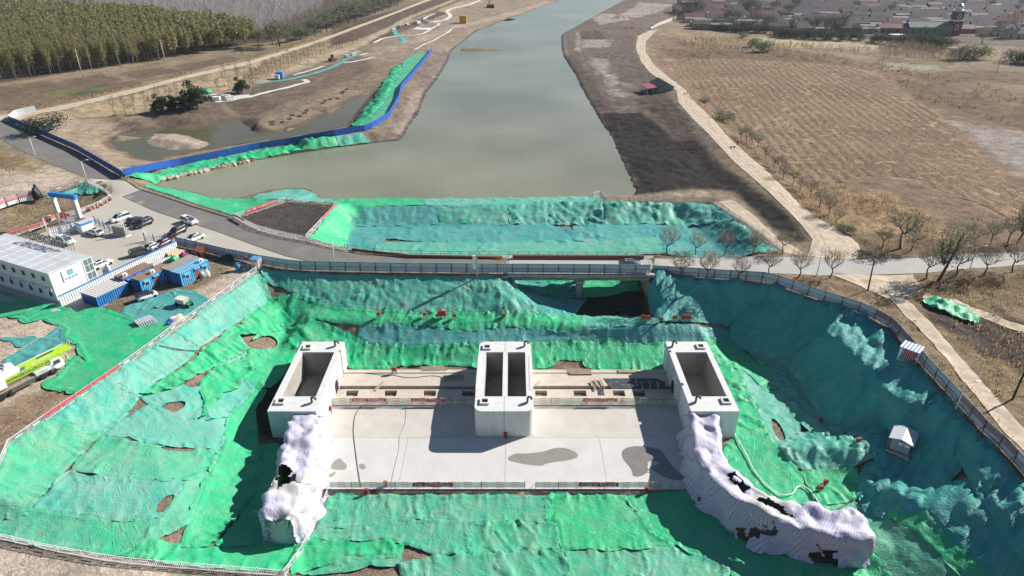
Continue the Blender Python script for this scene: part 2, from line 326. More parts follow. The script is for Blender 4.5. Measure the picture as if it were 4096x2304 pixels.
def G(pts):
 """photo pixels -> points where their rays meet the ground (N x 3)"""
 p = np.array([(q[0], q[1]) for q in pts], float); v = (p[:, 1]-1152)/FPX
 k = 1/(SP+v*CP); dx = (p[:, 0]-2048)/FPX*k; dy = (CP-v*SP)*k
 best = np.full(len(p), np.nan); prev = np.full(len(p), 1.)
 for z in np.arange(3.0, -11, -.06):
  h = H-z; g = z-zgrid(dx*h, dy*h)
  hit = (g <= 0) & np.isnan(best); best[hit] = z; 
 best[np.isnan(best)] = -8
 h = H-best; return np.stack([dx*h, dy*h, best], 1)
def g1(px, py):
 q = G([(px, py)])[0]; return Vector(q)
def gz(x, y): return float(zgrid(x, y))
# world outlines of the named regions
def region(px, z=None, smooth=0):
 P = [tuple(W(x, y, z))[:2] for x, y in px] if z is not None else [tuple(q[:2]) for q in G(px)]
 return [tuple(q) for q in (chaikin(P, smooth) if smooth else P)]
CC = np.zeros(XX.shape+(3,)); CC[:] = (.26, .205, .135)
RG = np.full(XX.shape, .10)          # height of the small unevenness
nbig = fbm(XX/55, YY/55, 3, 4); nmed = fbm(XX/9, YY/9, 8, 4); nfin = fbm(XX/2.2, YY/2.2, 15, 3)
CC *= (1+.22*nbig+.2*nmed)[..., None]
def paint(poly, col, edge=1.0, wob=1.5, amt=1.0, rough=None, var=.15):
 xs = [p[0] for p in poly]; ys = [p[1] for p in poly]; m = edge+wob+1
 i0, i1 = np.searchsorted(GX, min(xs)-m), np.searchsorted(GX, max(xs)+m, 'right'); j0, j1 = np.searchsorted(GY, min(ys)-m), np.searchsorted(GY, max(ys)+m, 'right')
 if i1 <= i0 or j1 <= j0: return
 gx, gy = XX[j0:j1, i0:i1], YY[j0:j1, i0:i1]
 d, _ = edge_dist(gx, gy, poly); d = np.where(pip(gx, gy, poly), d, -d)+nmed[j0:j1, i0:i1]*wob
 a = np.clip(d/edge*.5+.5, 0, 1)*amt; a = a*a*(3-2*a)
 c = np.array(col)*(1+var*nmed[j0:j1, i0:i1]+var*nfin[j0:j1, i0:i1])[..., None]
 CC[j0:j1, i0:i1] = CC[j0:j1, i0:i1]*(1-a[..., None])+c*a[..., None]
 if rough is not None: RG[j0:j1, i0:i1] = RG[j0:j1, i0:i1]*(1-a)+rough*a
def strip(px, wid, col, **k):
 """painted line along a photo polyline, wid in metres"""
 P = [np.array(q) for q in G(px)]; A = offs(P, wid/2, 0); B = offs(P, -wid/2, 0)
 paint([tuple(q[:2]) for q in A]+[tuple(q[:2]) for q in B[::-1]], col, **k)
# -- upper left: plantation floor, plots, dike, park
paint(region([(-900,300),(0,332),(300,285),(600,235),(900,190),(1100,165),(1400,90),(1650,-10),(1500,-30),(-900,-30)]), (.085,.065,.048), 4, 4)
paint(region([(560,115),(900,85),(1150,60),(1260,20),(1300,-30),(0,-30),(0,10)]), (.17,.14,.125), 4, 4)
paint(region([(0,345),(180,325),(400,345),(580,395),(200,425),(0,452),(-300,470),(-300,380)]), (.2,.145,.10), 2, 2)
for q in [[(60,340),(170,325),(285,352),(180,378)], [(230,325),(400,295),(500,320),(330,360)], [(460,295),(650,268),(740,285),(560,315)], [(700,262),(930,225),(960,240),(750,285)], [(0,345),(40,342),(190,395),(0,420)], [(380,345),(520,322),(575,330),(450,365)]]:
 paint(region(q), (.165,.115,.082), 1, .6, rough=.12)
paint(region([(165,372),(260,352),(330,362),(230,388)]), (.16,.16,.07), 1.5, 1.5); paint(region([(260,380),(360,358),(440,368),(330,388)]), (.10,.11,.06), 1.2, 1); paint(region([(350,345),(410,332),(430,340),(370,355)]), (.10,.13,.055), 1.2, 1)
paint(region([(0,445),(145,428),(290,398),(538,343),(745,290),(1024,225),(1272,148),(1521,55),(1600,40),(1520,62),(1272,158),(1024,237),(745,300),(538,355),(290,412),(145,441),(0,460)]), (.34,.26,.16), 1.5, 1)
paint(region([(153,460),(538,378),(1024,256),(1272,177),(1724,5),(2000,0),(1900,45),(1600,130),(1300,230),(1100,310),(800,395),(560,450),(330,480),(200,500)]), (.36,.275,.175), 2, 2, rough=.25)
paint(region([(430,520),(560,470),(800,415),(1024,345),(1200,290),(1450,225),(1500,270),(1440,300),(1330,390),(1200,450),(1000,510),(960,480),(740,500),(560,520)]), (.165,.125,.095), 2, 1.5, rough=.2)
paint(region([(140,480),(330,470),(560,520),(440,560),(470,610),(520,660),(500,700),(300,590)]), (.33,.255,.185), 2, 1.5)
paint(region([(1024,522),(1190,509),(1397,406),(1520,270),(1460,285),(1250,380),(1050,455),(990,495)]), (.21,.165,.12), 1.5, 1.5)
for q in [[(1330,100),(1600,35),(1760,-5),(1850,0),(1700,60),(1560,110),(1430,160),(1320,190)], [(1420,180),(1560,120),(1640,90),(1740,45),(1800,50),(1620,130),(1500,170)]]: paint(region(q), (.12,.09,.07), 1.5, 1.5)
paint(region([(1450,225),(1560,150),(1700,90),(1850,30),(2000,-10),(2240,0),(2048,70),(1906,124),(1802,207),(1753,310),(1700,230),(1560,250)]), (.27,.215,.165), 2, 2)
paint(region([(1722,205),(1800,215),(1790,260),(1750,320),(1703,373),(1678,447),(1633,509),(1604,561),(1479,578),(1355,590),(1280,600),(1450,545),(1500,520),(1590,420),(1610,365),(1655,300)]), (.185,.145,.115), 1.5, 2, rough=.25)
paint(region([(1640,380),(1690,350),(1660,440),(1600,545),(1560,560),(1610,480)]), (.27,.215,.175), 1.5, 2)
paint(region(ISLET, WZ), (.42,.335,.27), 1.5, .6, rough=.1)
paint(region([(962,870),(1148,809),(1330,828),(1219,950),(1024,900)]), (.075,.064,.058), .6, .3, rough=.08)
strip([(1440,225),(1560,200),(1750,130),(1900,90),(2048,55),(2200,5)], 9, (.36,.28,.21), edge=2, wob=1)
strip([(1024,335),(1250,255),(1420,190),(1530,130),(1640,70),(1820,0)], 5, (.36,.29,.215), edge=1.5, wob=.8)
strip([(330,560),(560,462),(760,425),(900,400)], 2.5, (.27,.205,.15), edge=1, wob=.6)
# -- right of the river
paint(region(RIVER_R[1:9]+[(2245,139),(2317,99),(2412,46),(2495,2),(2640,-25),(2760,-20),(2700,60),(2594,124),(2551,145),(2543,195),(2565,248),(2660,335),(2714,410),(2834,538),(2900,640),(2700,700)]), (.175,.14,.115), 2, 2, rough=.2)
for q in [[(2480,60),(2560,10),(2700,20),(2640,45),(2540,70)], [(2320,155),(2440,160),(2430,190),(2330,192)], [(2360,230),(2430,235),(2440,290),(2380,300)], [(2400,290),(2460,295),(2500,360),(2440,370)], [(2310,130),(2330,128),(2320,210),(2300,190)], [(2420,360),(2520,370),(2510,390),(2430,380)], [(2360,70),(2450,55),(2520,80),(2400,100)]]:
 paint(region(q), (.34,.285,.24), 1.5, 2.5)
for q in [[(2320,125),(2400,122),(2425,155),(2320,158)], [(2255,232),(2290,215),(2480,470),(2420,480),(2388,460),(2338,373)]]: paint(region(q), (.12,.095,.078), 1.5, 1.5, rough=.25)
paint(region([(2390,462),(2560,450),(2640,500),(2700,560),(2760,520),(2840,620),(2920,680),(3072,800),(3190,900),(3240,965),(3180,975),(3100,925),(2990,830),(2900,800),(2700,785),(2545,782),(2545,740),(2500,640),(2440,535)]), (.036,.031,.029), 1.5, 1.2, rough=.35)
paint(region([(2540,400),(2640,360),(2690,400),(2760,480),(2780,560),(2700,560),(2640,500)]), (.105,.083,.066), 1.5, 1, rough=.3)
paint(region([(2840,760),(2940,770),(3080,920),(3180,985),(3260,1000),(3250,1035),(3130,1020),(2990,900),(2860,800),(2600,795),(2540,785)]), (.33,.26,.19), 1.5, 1)
paint(region([(2600,130),(3080,215),(3500,250),(3900,330),(4300,420),(4300,1000),(3700,1030),(3440,960),(3200,820),(2980,620),(2820,430),(2700,340),(2620,250)]), (.215,.15,.10), 3, 3, rough=.3)
FIELD = [(2660,235),(2900,235),(3200,245),(3500,285),(3700,420),(3900,600),(4060,770),(4300,900),(4300,1000),(3900,800),(3500,680),(3300,760),(3150,700),(2990,560),(2850,400),(2720,300)]
FW = region(FIELD)
paint(FW, (.335,.235,.150), 3, 3, rough=.15)
paint(region([(3780,480),(4300,560),(4300,760),(4100,700),(3900,570)]), (.30,.255,.22), 3, 4)
for q in [[(2620,190),(3200,205),(3400,235),(3300,260),(2900,235),(2700,240)], [(3560,320),(3800,350),(4090,440),(4300,520),(4300,560),(3900,480),(3650,400)], [(3650,300),(3900,280),(4300,300),(4300,350),(3950,330),(3750,340)]]: paint(region(q), (.17,.12,.08), 2.5, 4, rough=.4)
paint(region([(2980,150),(3250,155),(3520,185),(3480,200),(3200,190),(3000,165)]), (.42,.37,.24), 2, 3); paint(region([(3560,255),(3760,262),(3720,285),(3540,280)]), (.30,.27,.2), 2, 2)
paint(region([(3140,700),(3300,720),(3500,760),(3750,850),(3750,1000),(3500,1010),(3390,930),(3250,830)]), (.31,.215,.125), 2, 3, rough=.4)
paint(region([(2690,70),(2900,80),(3300,140),(3600,165),(4300,200),(4300,-60),(2700,-60)]), (.16,.13,.11), 3, 3)
paint(region([(3424,930),(3700,960),(4300,980),(4300,1005),(3690,1030),(3540,1036),(3440,1000)]), (.17,.12,.075), 2, 2, rough=.4)
# -- lower right verge
paint(region([(3072,1100),(3445,1108),(3600,1105),(3700,1130),(4300,1060),(4300,2200),(4150,1960),(3900,1660),(3640,1370),(3560,1290),(3430,1235),(3250,1180)]), (.25,.185,.115), 2, 2.5, rough=.35)
paint(region([(3690,1180),(3900,1230),(4300,1380),(4300,1600),(4000,1440),(3800,1330),(3720,1290)]), (.075,.06,.05), 1.5, 2.5, rough=.4)
paint(region([(3650,1110),(4100,1090),(4300,1080),(4300,1200),(3850,1180),(3700,1160)]), (.19,.135,.08), 2, 2, rough=.4)
# -- yards
paint(region([(-400,1200),(40,1190),(560,1300),(1000,1040),(1050,1075),(857,1208),(687,1328),(472,1486),(199,1672),(40,1785),(-200,2010),(-500,2000)]), (.50,.405,.315), 1.5, 1, rough=.05)
paint(region([(0,1640),(280,1500),(360,1480),(290,1570),(200,1660),(40,1780),(-200,1900),(-200,1750)]), (.30,.21,.14), 2, 2, rough=.05)
paint(region([(0,600),(120,640),(345,716),(330,722),(170,770),(0,818),(-300,830),(-300,600)]), (.48,.395,.305), 2, 2, rough=.05)
paint(region([(-300,500),(0,590),(160,660),(150,690),(0,680),(-300,700)]), (.28,.2,.12), 2, 2, rough=.3)
paint(region([(-300,2150),(0,2170),(207,2207),(476,2255),(760,2285),(1024,2300),(1200,2500),(600,3000),(-500,2700)]), (.50,.415,.33), 1, .5, rough=.04)
# -- excavation: bare soil under the nets
PIT = region([(1049,1062),(1355,1090),(2040,1098),(2607,1105),(3072,1134),(3424,1252),(3610,1376),(3776,1570),(4008,1810),(4300,2140),(4480,2340),(4400,2600),(1100,2600),(1134,2304),(760,2278),(207,2204),(0,2158),(-60,2100),(40,1790),(199,1676),(687,1332),(1040,1082)])
paint(PIT, (.27,.20,.15), 1, .5, rough=.03)
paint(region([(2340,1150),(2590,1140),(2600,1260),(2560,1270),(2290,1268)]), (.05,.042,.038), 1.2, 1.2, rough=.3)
paint(region([(1030,1560),(1130,1480),(1180,1700),(1150,1770),(1040,1740),(1000,1650)]), (.045,.04,.036), 1, .6)
paint(region([(1640,820),(2420,815),(2850,815),(3120,1020),(3000,1022),(1400,1010)]), (.2,.16,.12), 1, .5, rough=.03)
# wet dark edge along the water
for L_ in (RIVER_L, RIVER_R):
 P = [np.array(W(*p, WZ)) for p in L_]; s_ = -1
 A = offs(P, .9, 0); B = offs(P, -.9, 0); paint([tuple(q[:2]) for q in A]+[tuple(q[:2]) for q in B[::-1]], (.075,.06,.05), .8, .5)
P = [np.array(W(*p, WZ)) for p in POND+[POND[0]]]; A = offs(P, 2.2, 0); B = offs(P, -.5, 0)
paint([tuple(q[:2]) for q in A]+[tuple(q[:2]) for q in B[::-1]], (.14,.105,.08), 1, .8)
micro = RG*(fbm(XX/2.6, YY/2.6, 40, 3)*1.3+ridged(XX/5, YY/5, 44, 2)*.6-.3)
# spoil heaps and mounds
def mound(px, py, r, h, sx=1., sy=1.):
 q = g1(px, py); d = np.hypot((XX-q.x)/sx, (YY-q.y)/sy)/r; m = np.clip(1-d*d, 0, 1)
 return h*m*m*(1+.4*nfin)
for a in [(2480,72,9,2.2,1.6,.8),(3860,1085,8,1.2,1,1),(2530,112,7,1.5,1.5,.7),(2490,345,5,1,1,1.5)]: micro += mound(*a)
flat = np.zeros_like(XX, bool)
for q in ([(-200,420),(41,484),(306,600),(484,708),(787,824),(1024,919),(1438,1010),(2047,1028),(3072,1024),(3549,1035),(4300,995),(4300,1060),(3693,1100),(3279,1110),(2600,1105),(1355,1090),(1049,1064),(860,1230),(540,1290),(260,1310),(-100,1200),(-100,1040),(300,870),(440,800),(344,716),(124,600),(0,559),(-200,520)],):
 P = region(q, 0); flat |= pip(XX, YY, P)
micro[flat] *= .1
ZZ = ZZ+micro*np.clip((np.abs(YY)+40)/60, 0, 1)
def color_attr(me, C):
 ca = me.color_attributes.new('col', 'FLOAT_COLOR', 'POINT'); f = np.ones((len(C), 4), np.float32); f[:, :3] = C; ca.data.foreach_set('color', f.ravel())
def soil_mat(name, contrast=.35, bump=.12, fine=1.0):
 m = bpy.data.materials.new(name); t, n, b = nodes(m); L = t.links.new
 at = n.new('ShaderNodeAttribute'); at.attribute_name = 'col'
 tc = n.new('ShaderNodeTexCoord'); v = None
 for sc, am in ((.42*fine, contrast), (1.8*fine, contrast*1.1), (.12, contrast*.5)):
  no = n.new('ShaderNodeTexNoise'); no.inputs['Scale'].default_value = sc; no.inputs['Detail'].default_value = 5; no.inputs['Roughness'].default_value = .7
  L(tc.outputs['Object'], no.inputs['Vector'])
  mr = n.new('ShaderNodeMapRange'); mr.inputs[1].default_value = .3; mr.inputs[2].default_value = .7; mr.inputs[3].default_value = 1-am; mr.inputs[4].default_value = 1+am
  L(no.outputs[0], mr.inputs[0])
  if v is None: v = mr.outputs[0]
  else:
   mm = n.new('ShaderNodeMath'); mm.operation = 'MULTIPLY'; L(v, mm.inputs[0]); L(mr.outputs[0], mm.inputs[1]); v = mm.outputs[0]
 vm = n.new('ShaderNodeVectorMath'); vm.operation = 'SCALE'; L(at.outputs['Color'], vm.inputs[0]); L(v, vm.inputs['Scale']); L(vm.outputs[0], b.inputs['Base Color'])
 b.inputs['Roughness'].default_value = .95; b.inputs['Specular IOR Level'].default_value = .12
 bn = n.new('ShaderNodeTexNoise'); bn.inputs['Scale'].default_value = 2.2*fine; bn.inputs['Detail'].default_value = 7; bn.inputs['Roughness'].default_value = .75; L(tc.outputs['Object'], bn.inputs['Vector'])
 bp = n.new('ShaderNodeBump'); bp.inputs['Distance'].default_value = bump; bp.inputs['Strength'].default_value = 1; L(bn.outputs[0], bp.inputs['Height']); L(bp.outputs[0], b.inputs['Normal'])
 return m
SOIL = soil_mat('soil', .36, .4)
nx, ny = len(GX), len(GY)
idx = np.arange(nx*ny).reshape(ny, nx)
q4 = np.stack([idx[:-1, :-1], idx[:-1, 1:], idx[1:, 1:], idx[1:, :-1]], -1).reshape(-1, 4)
me = bpy.data.meshes.new('ground'); me.vertices.add(nx*ny); me.vertices.foreach_set('co', np.stack([XX, YY, ZZ], -1).astype(np.float32).ravel())
me.loops.add(q4.size); me.loops.foreach_set('vertex_index', q4.astype(np.int32).ravel()); me.polygons.add(len(q4)); me.polygons.foreach_set('loop_start', np.arange(0, q4.size, 4, dtype=np.int32))
me.polygons.foreach_set('use_smooth', np.ones(len(q4), bool)); me.update(); color_attr(me, np.clip(CC, .004, .9).reshape(-1, 3))
tag(link('ground', me, SOIL), kind='structure')
def tri_sheet(poly, res, holes=(), jit=.25):
 """triangulated flat outline: returns xy array, triangles, boundary distance, arclength"""
 B = [tuple(p[:2]) for p in poly]; loops = [B]+[list(h) for h in holes]
 pts = []; edges = []
 for lp in loops:
  d = dens([np.array(p) for p in lp]+[np.array(lp[0])], res)[:-1]; o = len(pts); n = len(d)
  pts += [tuple(p) for p in d]; edges += [(o+k, o+(k+1) % n) for k in range(n)]
 xs = [p[0] for p in B]; ys = [p[1] for p in B]
 gx, gy = np.meshgrid(np.arange(min(xs), max(xs), res), np.arange(min(ys), max(ys), res*.87)); gx[1::2] += res/2
 gx = gx.ravel()+(rng.random(gx.size)-.5)*res*jit; gy = gy.ravel()+(rng.random(gy.size)-.5)*res*jit
 m = pip(gx, gy, B); gx, gy = gx[m], gy[m]; d, _ = edge_dist(gx, gy, B); m = d > res*.45
 for h in holes: m &= ~pip(gx, gy, h) & (edge_dist(gx, gy, h)[0] > res*.45)
 pts += list(zip(gx[m], gy[m]))
 r = delaunay_2d_cdt([Vector(p) for p in pts], edges, [], 0, 1e-5)
 xy = np.array([(v.x, v.y) for v in r[0]]); tr = np.array([f for f in r[2] if len(f) == 3]); c = xy[tr].mean(1)
 k = pip(c[:, 0], c[:, 1], B)
 for h in holes: k &= ~pip(c[:, 0], c[:, 1], h)
 tr = tr[k]; u, inv = np.unique(tr, return_inverse=True); xy = xy[u]; tr = inv.reshape(-1, 3)
 a, b_, c_ = xy[tr[:, 0]], xy[tr[:, 1]], xy[tr[:, 2]]
 cr = (b_[:, 0]-a[:, 0])*(c_[:, 1]-a[:, 1])-(b_[:, 1]-a[:, 1])*(c_[:, 0]-a[:, 0]); tr[cr < 0] = tr[cr < 0][:, ::-1]
 return xy, tr
def sheet(name, poly, m, res=1.5, off=.06, z=None, kind='structure', holes=(), lane=False):
 xy, tr = tri_sheet(poly, res, holes)
 zz = np.full(len(xy), z) if z is not None else zgrid(xy[:, 0], xy[:, 1])+off
 o = link(name, mesh_from(name, np.column_stack([xy, zz]), tr, True), m)
 if lane: at = o.data.attributes.new('lane', 'FLOAT_VECTOR', 'POINT'); q = np.zeros((len(xy), 3), np.float32); q[:, 0] = edge_dist(xy[:, 0], xy[:, 1], poly)[0]; at.data.foreach_set('vector', q.ravel())
 return tag(o, kind=kind)
ASPH = mat('asphalt', (.17,.165,.155), .9, var=.12, scale=.35, bump=.02, bscale=6, spec=.25, dirt=(.27,.24,.2), dirt_amt=.6, dscale=.12)
CONCR = mat('pale_concrete', (.44,.41,.36), .9, var=.08, scale=.3, bump=.01, bscale=5, spec=.2, dirt=(.36,.32,.26), dirt_amt=.6, dscale=.15)
ROADG = mat('worn_concrete_road', (.40,.385,.365), .9, var=.08, scale=.3, bump=.01, bscale=5, spec=.2, dirt=(.46,.4,.33), dirt_amt=.5, dscale=.15)
DIRTR = mat('pale_dirt', (.52,.44,.345), .95, var=.16, scale=.7, bump=.06, bscale=3, spec=.1, dirt=(.30,.24,.17), dirt_amt=.55, dscale=.5)
def lane_mat(m):
 t, n, b = nodes(m); L = t.links.new; at = n.new('ShaderNodeAttribute'); at.attribute_name = 'lane'; sx = n.new('ShaderNodeSeparateXYZ'); L(at.outputs['Vector'], sx.inputs[0])
 tc = n.new('ShaderNodeTexCoord'); no = n.new('ShaderNodeTexNoise'); no.inputs['Scale'].default_value = .35; no.inputs['Detail'].default_value = 5; L(tc.outputs['Object'], no.inputs['Vector'])
 ad = n.new('ShaderNodeMath'); ad.operation = 'MULTIPLY_ADD'; L(no.outputs[0], ad.inputs[0]); ad.inputs[1].default_value = 2.4; L(sx.outputs[0], ad.inputs[2])
 cr = n.new('ShaderNodeValToRGB'); e = cr.color_ramp.elements; e[0].position = .08; e[0].color = (.78,.72,.64,1); e[1].position = .2; e[1].color = (1.15,1.13,1.11,1)
 for p, c in ((.36, .92), (.45, 1.15), (.55, .86), (.66, 1.08)): q = e.new(p); q.color = (c, c*.98, c*.95, 1)
 mr = n.new('ShaderNodeMath'); mr.operation = 'DIVIDE'; L(ad.outputs[0], mr.inputs[0]); mr.inputs[1].default_value = 6.5; L(mr.outputs[0], cr.inputs[0])
 src = b.inputs['Base Color'].links[0].from_socket; mx = n.new('ShaderNodeMix'); mx.data_type = 'RGBA'; mx.blend_type = 'MULTIPLY'; mx.inputs[0].default_value = 1; L(src, mx.inputs[6]); L(cr.outputs[0], mx.inputs[7]); L(mx.outputs[2], b.inputs['Base Color'])
lane_mat(DIRTR)
def field_mat():
 m = bpy.data.materials.new('harvested_field'); t, n, b = nodes(m); L = t.links.new; tc = n.new('ShaderNodeTexCoord')
 def noise(sc, d=5, r=.65, st=(1, 1, 1)):
  mp = n.new('ShaderNodeMapping'); mp.inputs['Scale'].default_value = st; L(tc.outputs['Object'], mp.inputs[0]); no = n.new('ShaderNodeTexNoise'); no.inputs['Scale'].default_value = sc; no.inputs['Detail'].default_value = d; no.inputs['Roughness'].default_value = r; L(mp.outputs[0], no.inputs['Vector']); return no.outputs[0]
 def mth(op, *a):
  q = n.new('ShaderNodeMath'); q.operation = op
  for k, v in enumerate(a):
   if isinstance(v, (int, float)): q.inputs[k].default_value = v
   else: L(v, q.inputs[k])
  return q.outputs[0]
 sx = n.new('ShaderNodeSeparateXYZ'); L(tc.outputs['Object'], sx.inputs[0]); u = mth('MULTIPLY_ADD', sx.outputs[1], -.10, sx.outputs[0]); u = mth('MULTIPLY_ADD', noise(.02, 2), 7.0, u); u = mth('MULTIPLY_ADD', noise(.4, 3), 1.0, u)
 w_ = mth('SINE', mth('MULTIPLY', u, 2*PI/3.3)); k = mth('MULTIPLY', w_, mth('MULTIPLY_ADD', noise(.018, 3), 2.2, -.65)); n2 = noise(.9, 7, .75, (1.4, .5, 1)); n3 = noise(.03, 4)
 f = mth('MULTIPLY_ADD', k, .17, mth('MULTIPLY_ADD', n2, 1.5, mth('MULTIPLY_ADD', n3, .5, -.52)))
 cr = n.new('ShaderNodeValToRGB'); e = cr.color_ramp.elements; e[0].position = .15; e[0].color = (.085,.055,.035,1); e[1].position = .85; e[1].color = (.44,.325,.215,1); q = e.new(.5); q.color = (.245,.168,.108,1); L(f, cr.inputs[0]); L(cr.outputs[0], b.inputs['Base Color']); b.inputs['Roughness'].default_value = .95; b.inputs['Specular IOR Level'].default_value = .1
 bp = n.new('ShaderNodeBump'); bp.inputs['Distance'].default_value = .6; L(f, bp.inputs['Height']); L(bp.outputs[0], b.inputs['Normal']); return m
def water_mat(name, col, bump, rough):
 m = bpy.data.materials.new(name); t, n, b = nodes(m); L = t.links.new; tc = n.new('ShaderNodeTexCoord')
 no = n.new('ShaderNodeTexNoise'); no.inputs['Scale'].default_value = .02; no.inputs['Detail'].default_value = 6; L(tc.outputs['Object'], no.inputs['Vector'])
 cr = n.new('ShaderNodeValToRGB'); cr.color_ramp.elements[0].color = (*[c*.80 for c in col], 1); cr.color_ramp.elements[1].color = (*[c*1.14 for c in col], 1); cr.color_ramp.elements[0].position = .35; cr.color_ramp.elements[1].position = .65
 L(no.outputs[0], cr.inputs[0]); L(cr.outputs[0], b.inputs['Base Color']); b.inputs['Roughness'].default_value = rough; b.inputs['IOR'].default_value = 1.33
 h = None
 for sc, st in ((.5, (1.4, .7, 1)), (1.7, (1.6, .6, 1))):
  mp = n.new('ShaderNodeMapping'); mp.inputs['Scale'].default_value = st; mp.inputs['Rotation'].default_value = (0, 0, R(20)); L(tc.outputs['Object'], mp.inputs[0])
  bn = n.new('ShaderNodeTexNoise'); bn.inputs['Scale'].default_value = sc; bn.inputs['Detail'].default_value = 4; L(mp.outputs[0], bn.inputs['Vector'])
  if h is None: h = bn.outputs[0]
  else:
   ad = n.new('ShaderNodeMath'); ad.operation = 'ADD'; L(h, ad.inputs[0]); L(bn.outputs[0], ad.inputs[1]); h = ad.outputs[0]
 bp = n.new('ShaderNodeBump'); bp.inputs['Distance'].default_value = bump; L(h, bp.inputs['Height']); L(bp.outputs[0], b.inputs['Normal'])
 return m
def expand(poly, d):
 P = np.array([p[:2] for p in poly]); n = len(P); A = 0
 for k in range(n): A += P[k][0]*P[(k+1) % n][1]-P[(k+1) % n][0]*P[k][1]
 s_ = 1 if A > 0 else -1; out = []
 for k in range(n):
  t = P[(k+1) % n]-P[k-1]; t = t/max(1e-6, np.linalg.norm(t)); out.append((P[k][0]+s_*t[1]*d, P[k][1]-s_*t[0]*d))
 return out
RIVP = expand(region(RIVER_L+RIVER_S[1:]+RIVER_R[1:], WZ), .5)
sheet('river', RIVP, water_mat('river_water', (.235,.238,.165), .06, .10), 14, z=WZ)
sheet('pond', expand(region(POND, WZ), .5), water_mat('pond_water', (.12,.11,.06), .03, .06), 6, z=WZ-.01)
# roads
sheet('asphalt_road', region([(-300,400),(0,476),(41,490),(306,606),(484,712),(500,722),(350,712),(203,655),(75,598),(0,556),(-300,470)], 0), ASPH, 2)
sheet('asphalt_road', region([(489,786),(571,760),(662,786),(787,830),(932,876),(1024,925),(1223,971),(1355,1000),(1438,1014),(1604,1025),(1980,1031),(1960,1092),(1604,1084),(1355,1080),(1264,1052),(1148,1026),(1024,984),(865,925),(725,880),(621,846)], 0), ASPH, 2)
sheet('parking_lot', region([(350,714),(500,724),(571,757),(489,788),(621,848),(725,882),(865,927),(1024,986),(1148,1028),(1264,1054),(1320,1078),(1177,1075),(1049,1052),(1000,1030),(720,965),(560,1070),(430,1220),(260,1290),(-60,1180),(-100,1060),(70,975),(300,875),(345,853),(445,803),(420,760)], 0), CONCR, 2)
sheet('paved_road', region([(2620,1034),(2752,1031),(3072,1028),(3240,1030),(3424,1040),(3548,1039),(3693,1031),(3859,1014),(4096,1008),(4400,1000),(4400,1040),(4096,1060),(3900,1076),(3693,1093),(3445,1101),(3279,1103),(3072,1093),(2900,1098),(2607,1094)], 0), ROADG, 2)
dr = region([(x, y) for x, y in DIRT_L]+[(3229,1030),(3424,1040),(3440,1000),(3432,977)]+[(x, y) for x, y in DIRT_R[::-1]])
sheet('dirt_road', dr, DIRTR, 1.0, .10, lane=True)
FQ = [tuple(q[:2]) for q in chaikin(FW, 2)]; FQ = [(x+2.2*float(fbm(np.array(x/6), np.array(y/6), 61, 2)), y+2.2*float(fbm(np.array(x/6), np.array(y/6), 64, 2))) for x, y, *_ in dens([np.array(q) for q in FQ+[FQ[0]]], 2.5)[:-1]]; sheet('crop_field', FQ, field_mat(), 4, .06)
sheet('dirt_road', region([(3330,1100),(3560,1104),(3650,1100),(3693,1160),(3620,1195),(3734,1303),(3859,1448),(3983,1593),(4096,1717),(4300,1960),(4300,2060),(4096,1805),(3983,1688),(3900,1581),(3817,1482),(3734,1378),(3672,1312),(3561,1200),(3480,1165)]), DIRTR, .9, .08, lane=True)
sheet('dirt_road', region([(3700,1165),(3760,1190),(3820,1200),(4096,1305),(4400,1420),(4400,1450),(4096,1332),(3800,1220),(3690,1195)]), DIRTR, 1, .07, lane=True)
sheet('dike_road', region([(-300,478),(0,462),(145,443),(290,414),(538,356),(745,302),(1024,238),(1272,161),(1521,70),(1703,0),(1850,-45),(1890,-45),(1724,0),(1521,79),(1272,172),(1024,252),(745,315),(538,373),(290,431),(153,457),(60,490),(0,484),(-300,530)]), DIRTR, 2, .10, lane=True)
sheet('dirt_path', region([(2850,812),(2930,800),(3000,850),(3120,960),(3230,1020),(3200,1028),(3136,1010),(2990,900)]), DIRTR, 1.2, .07, lane=True)
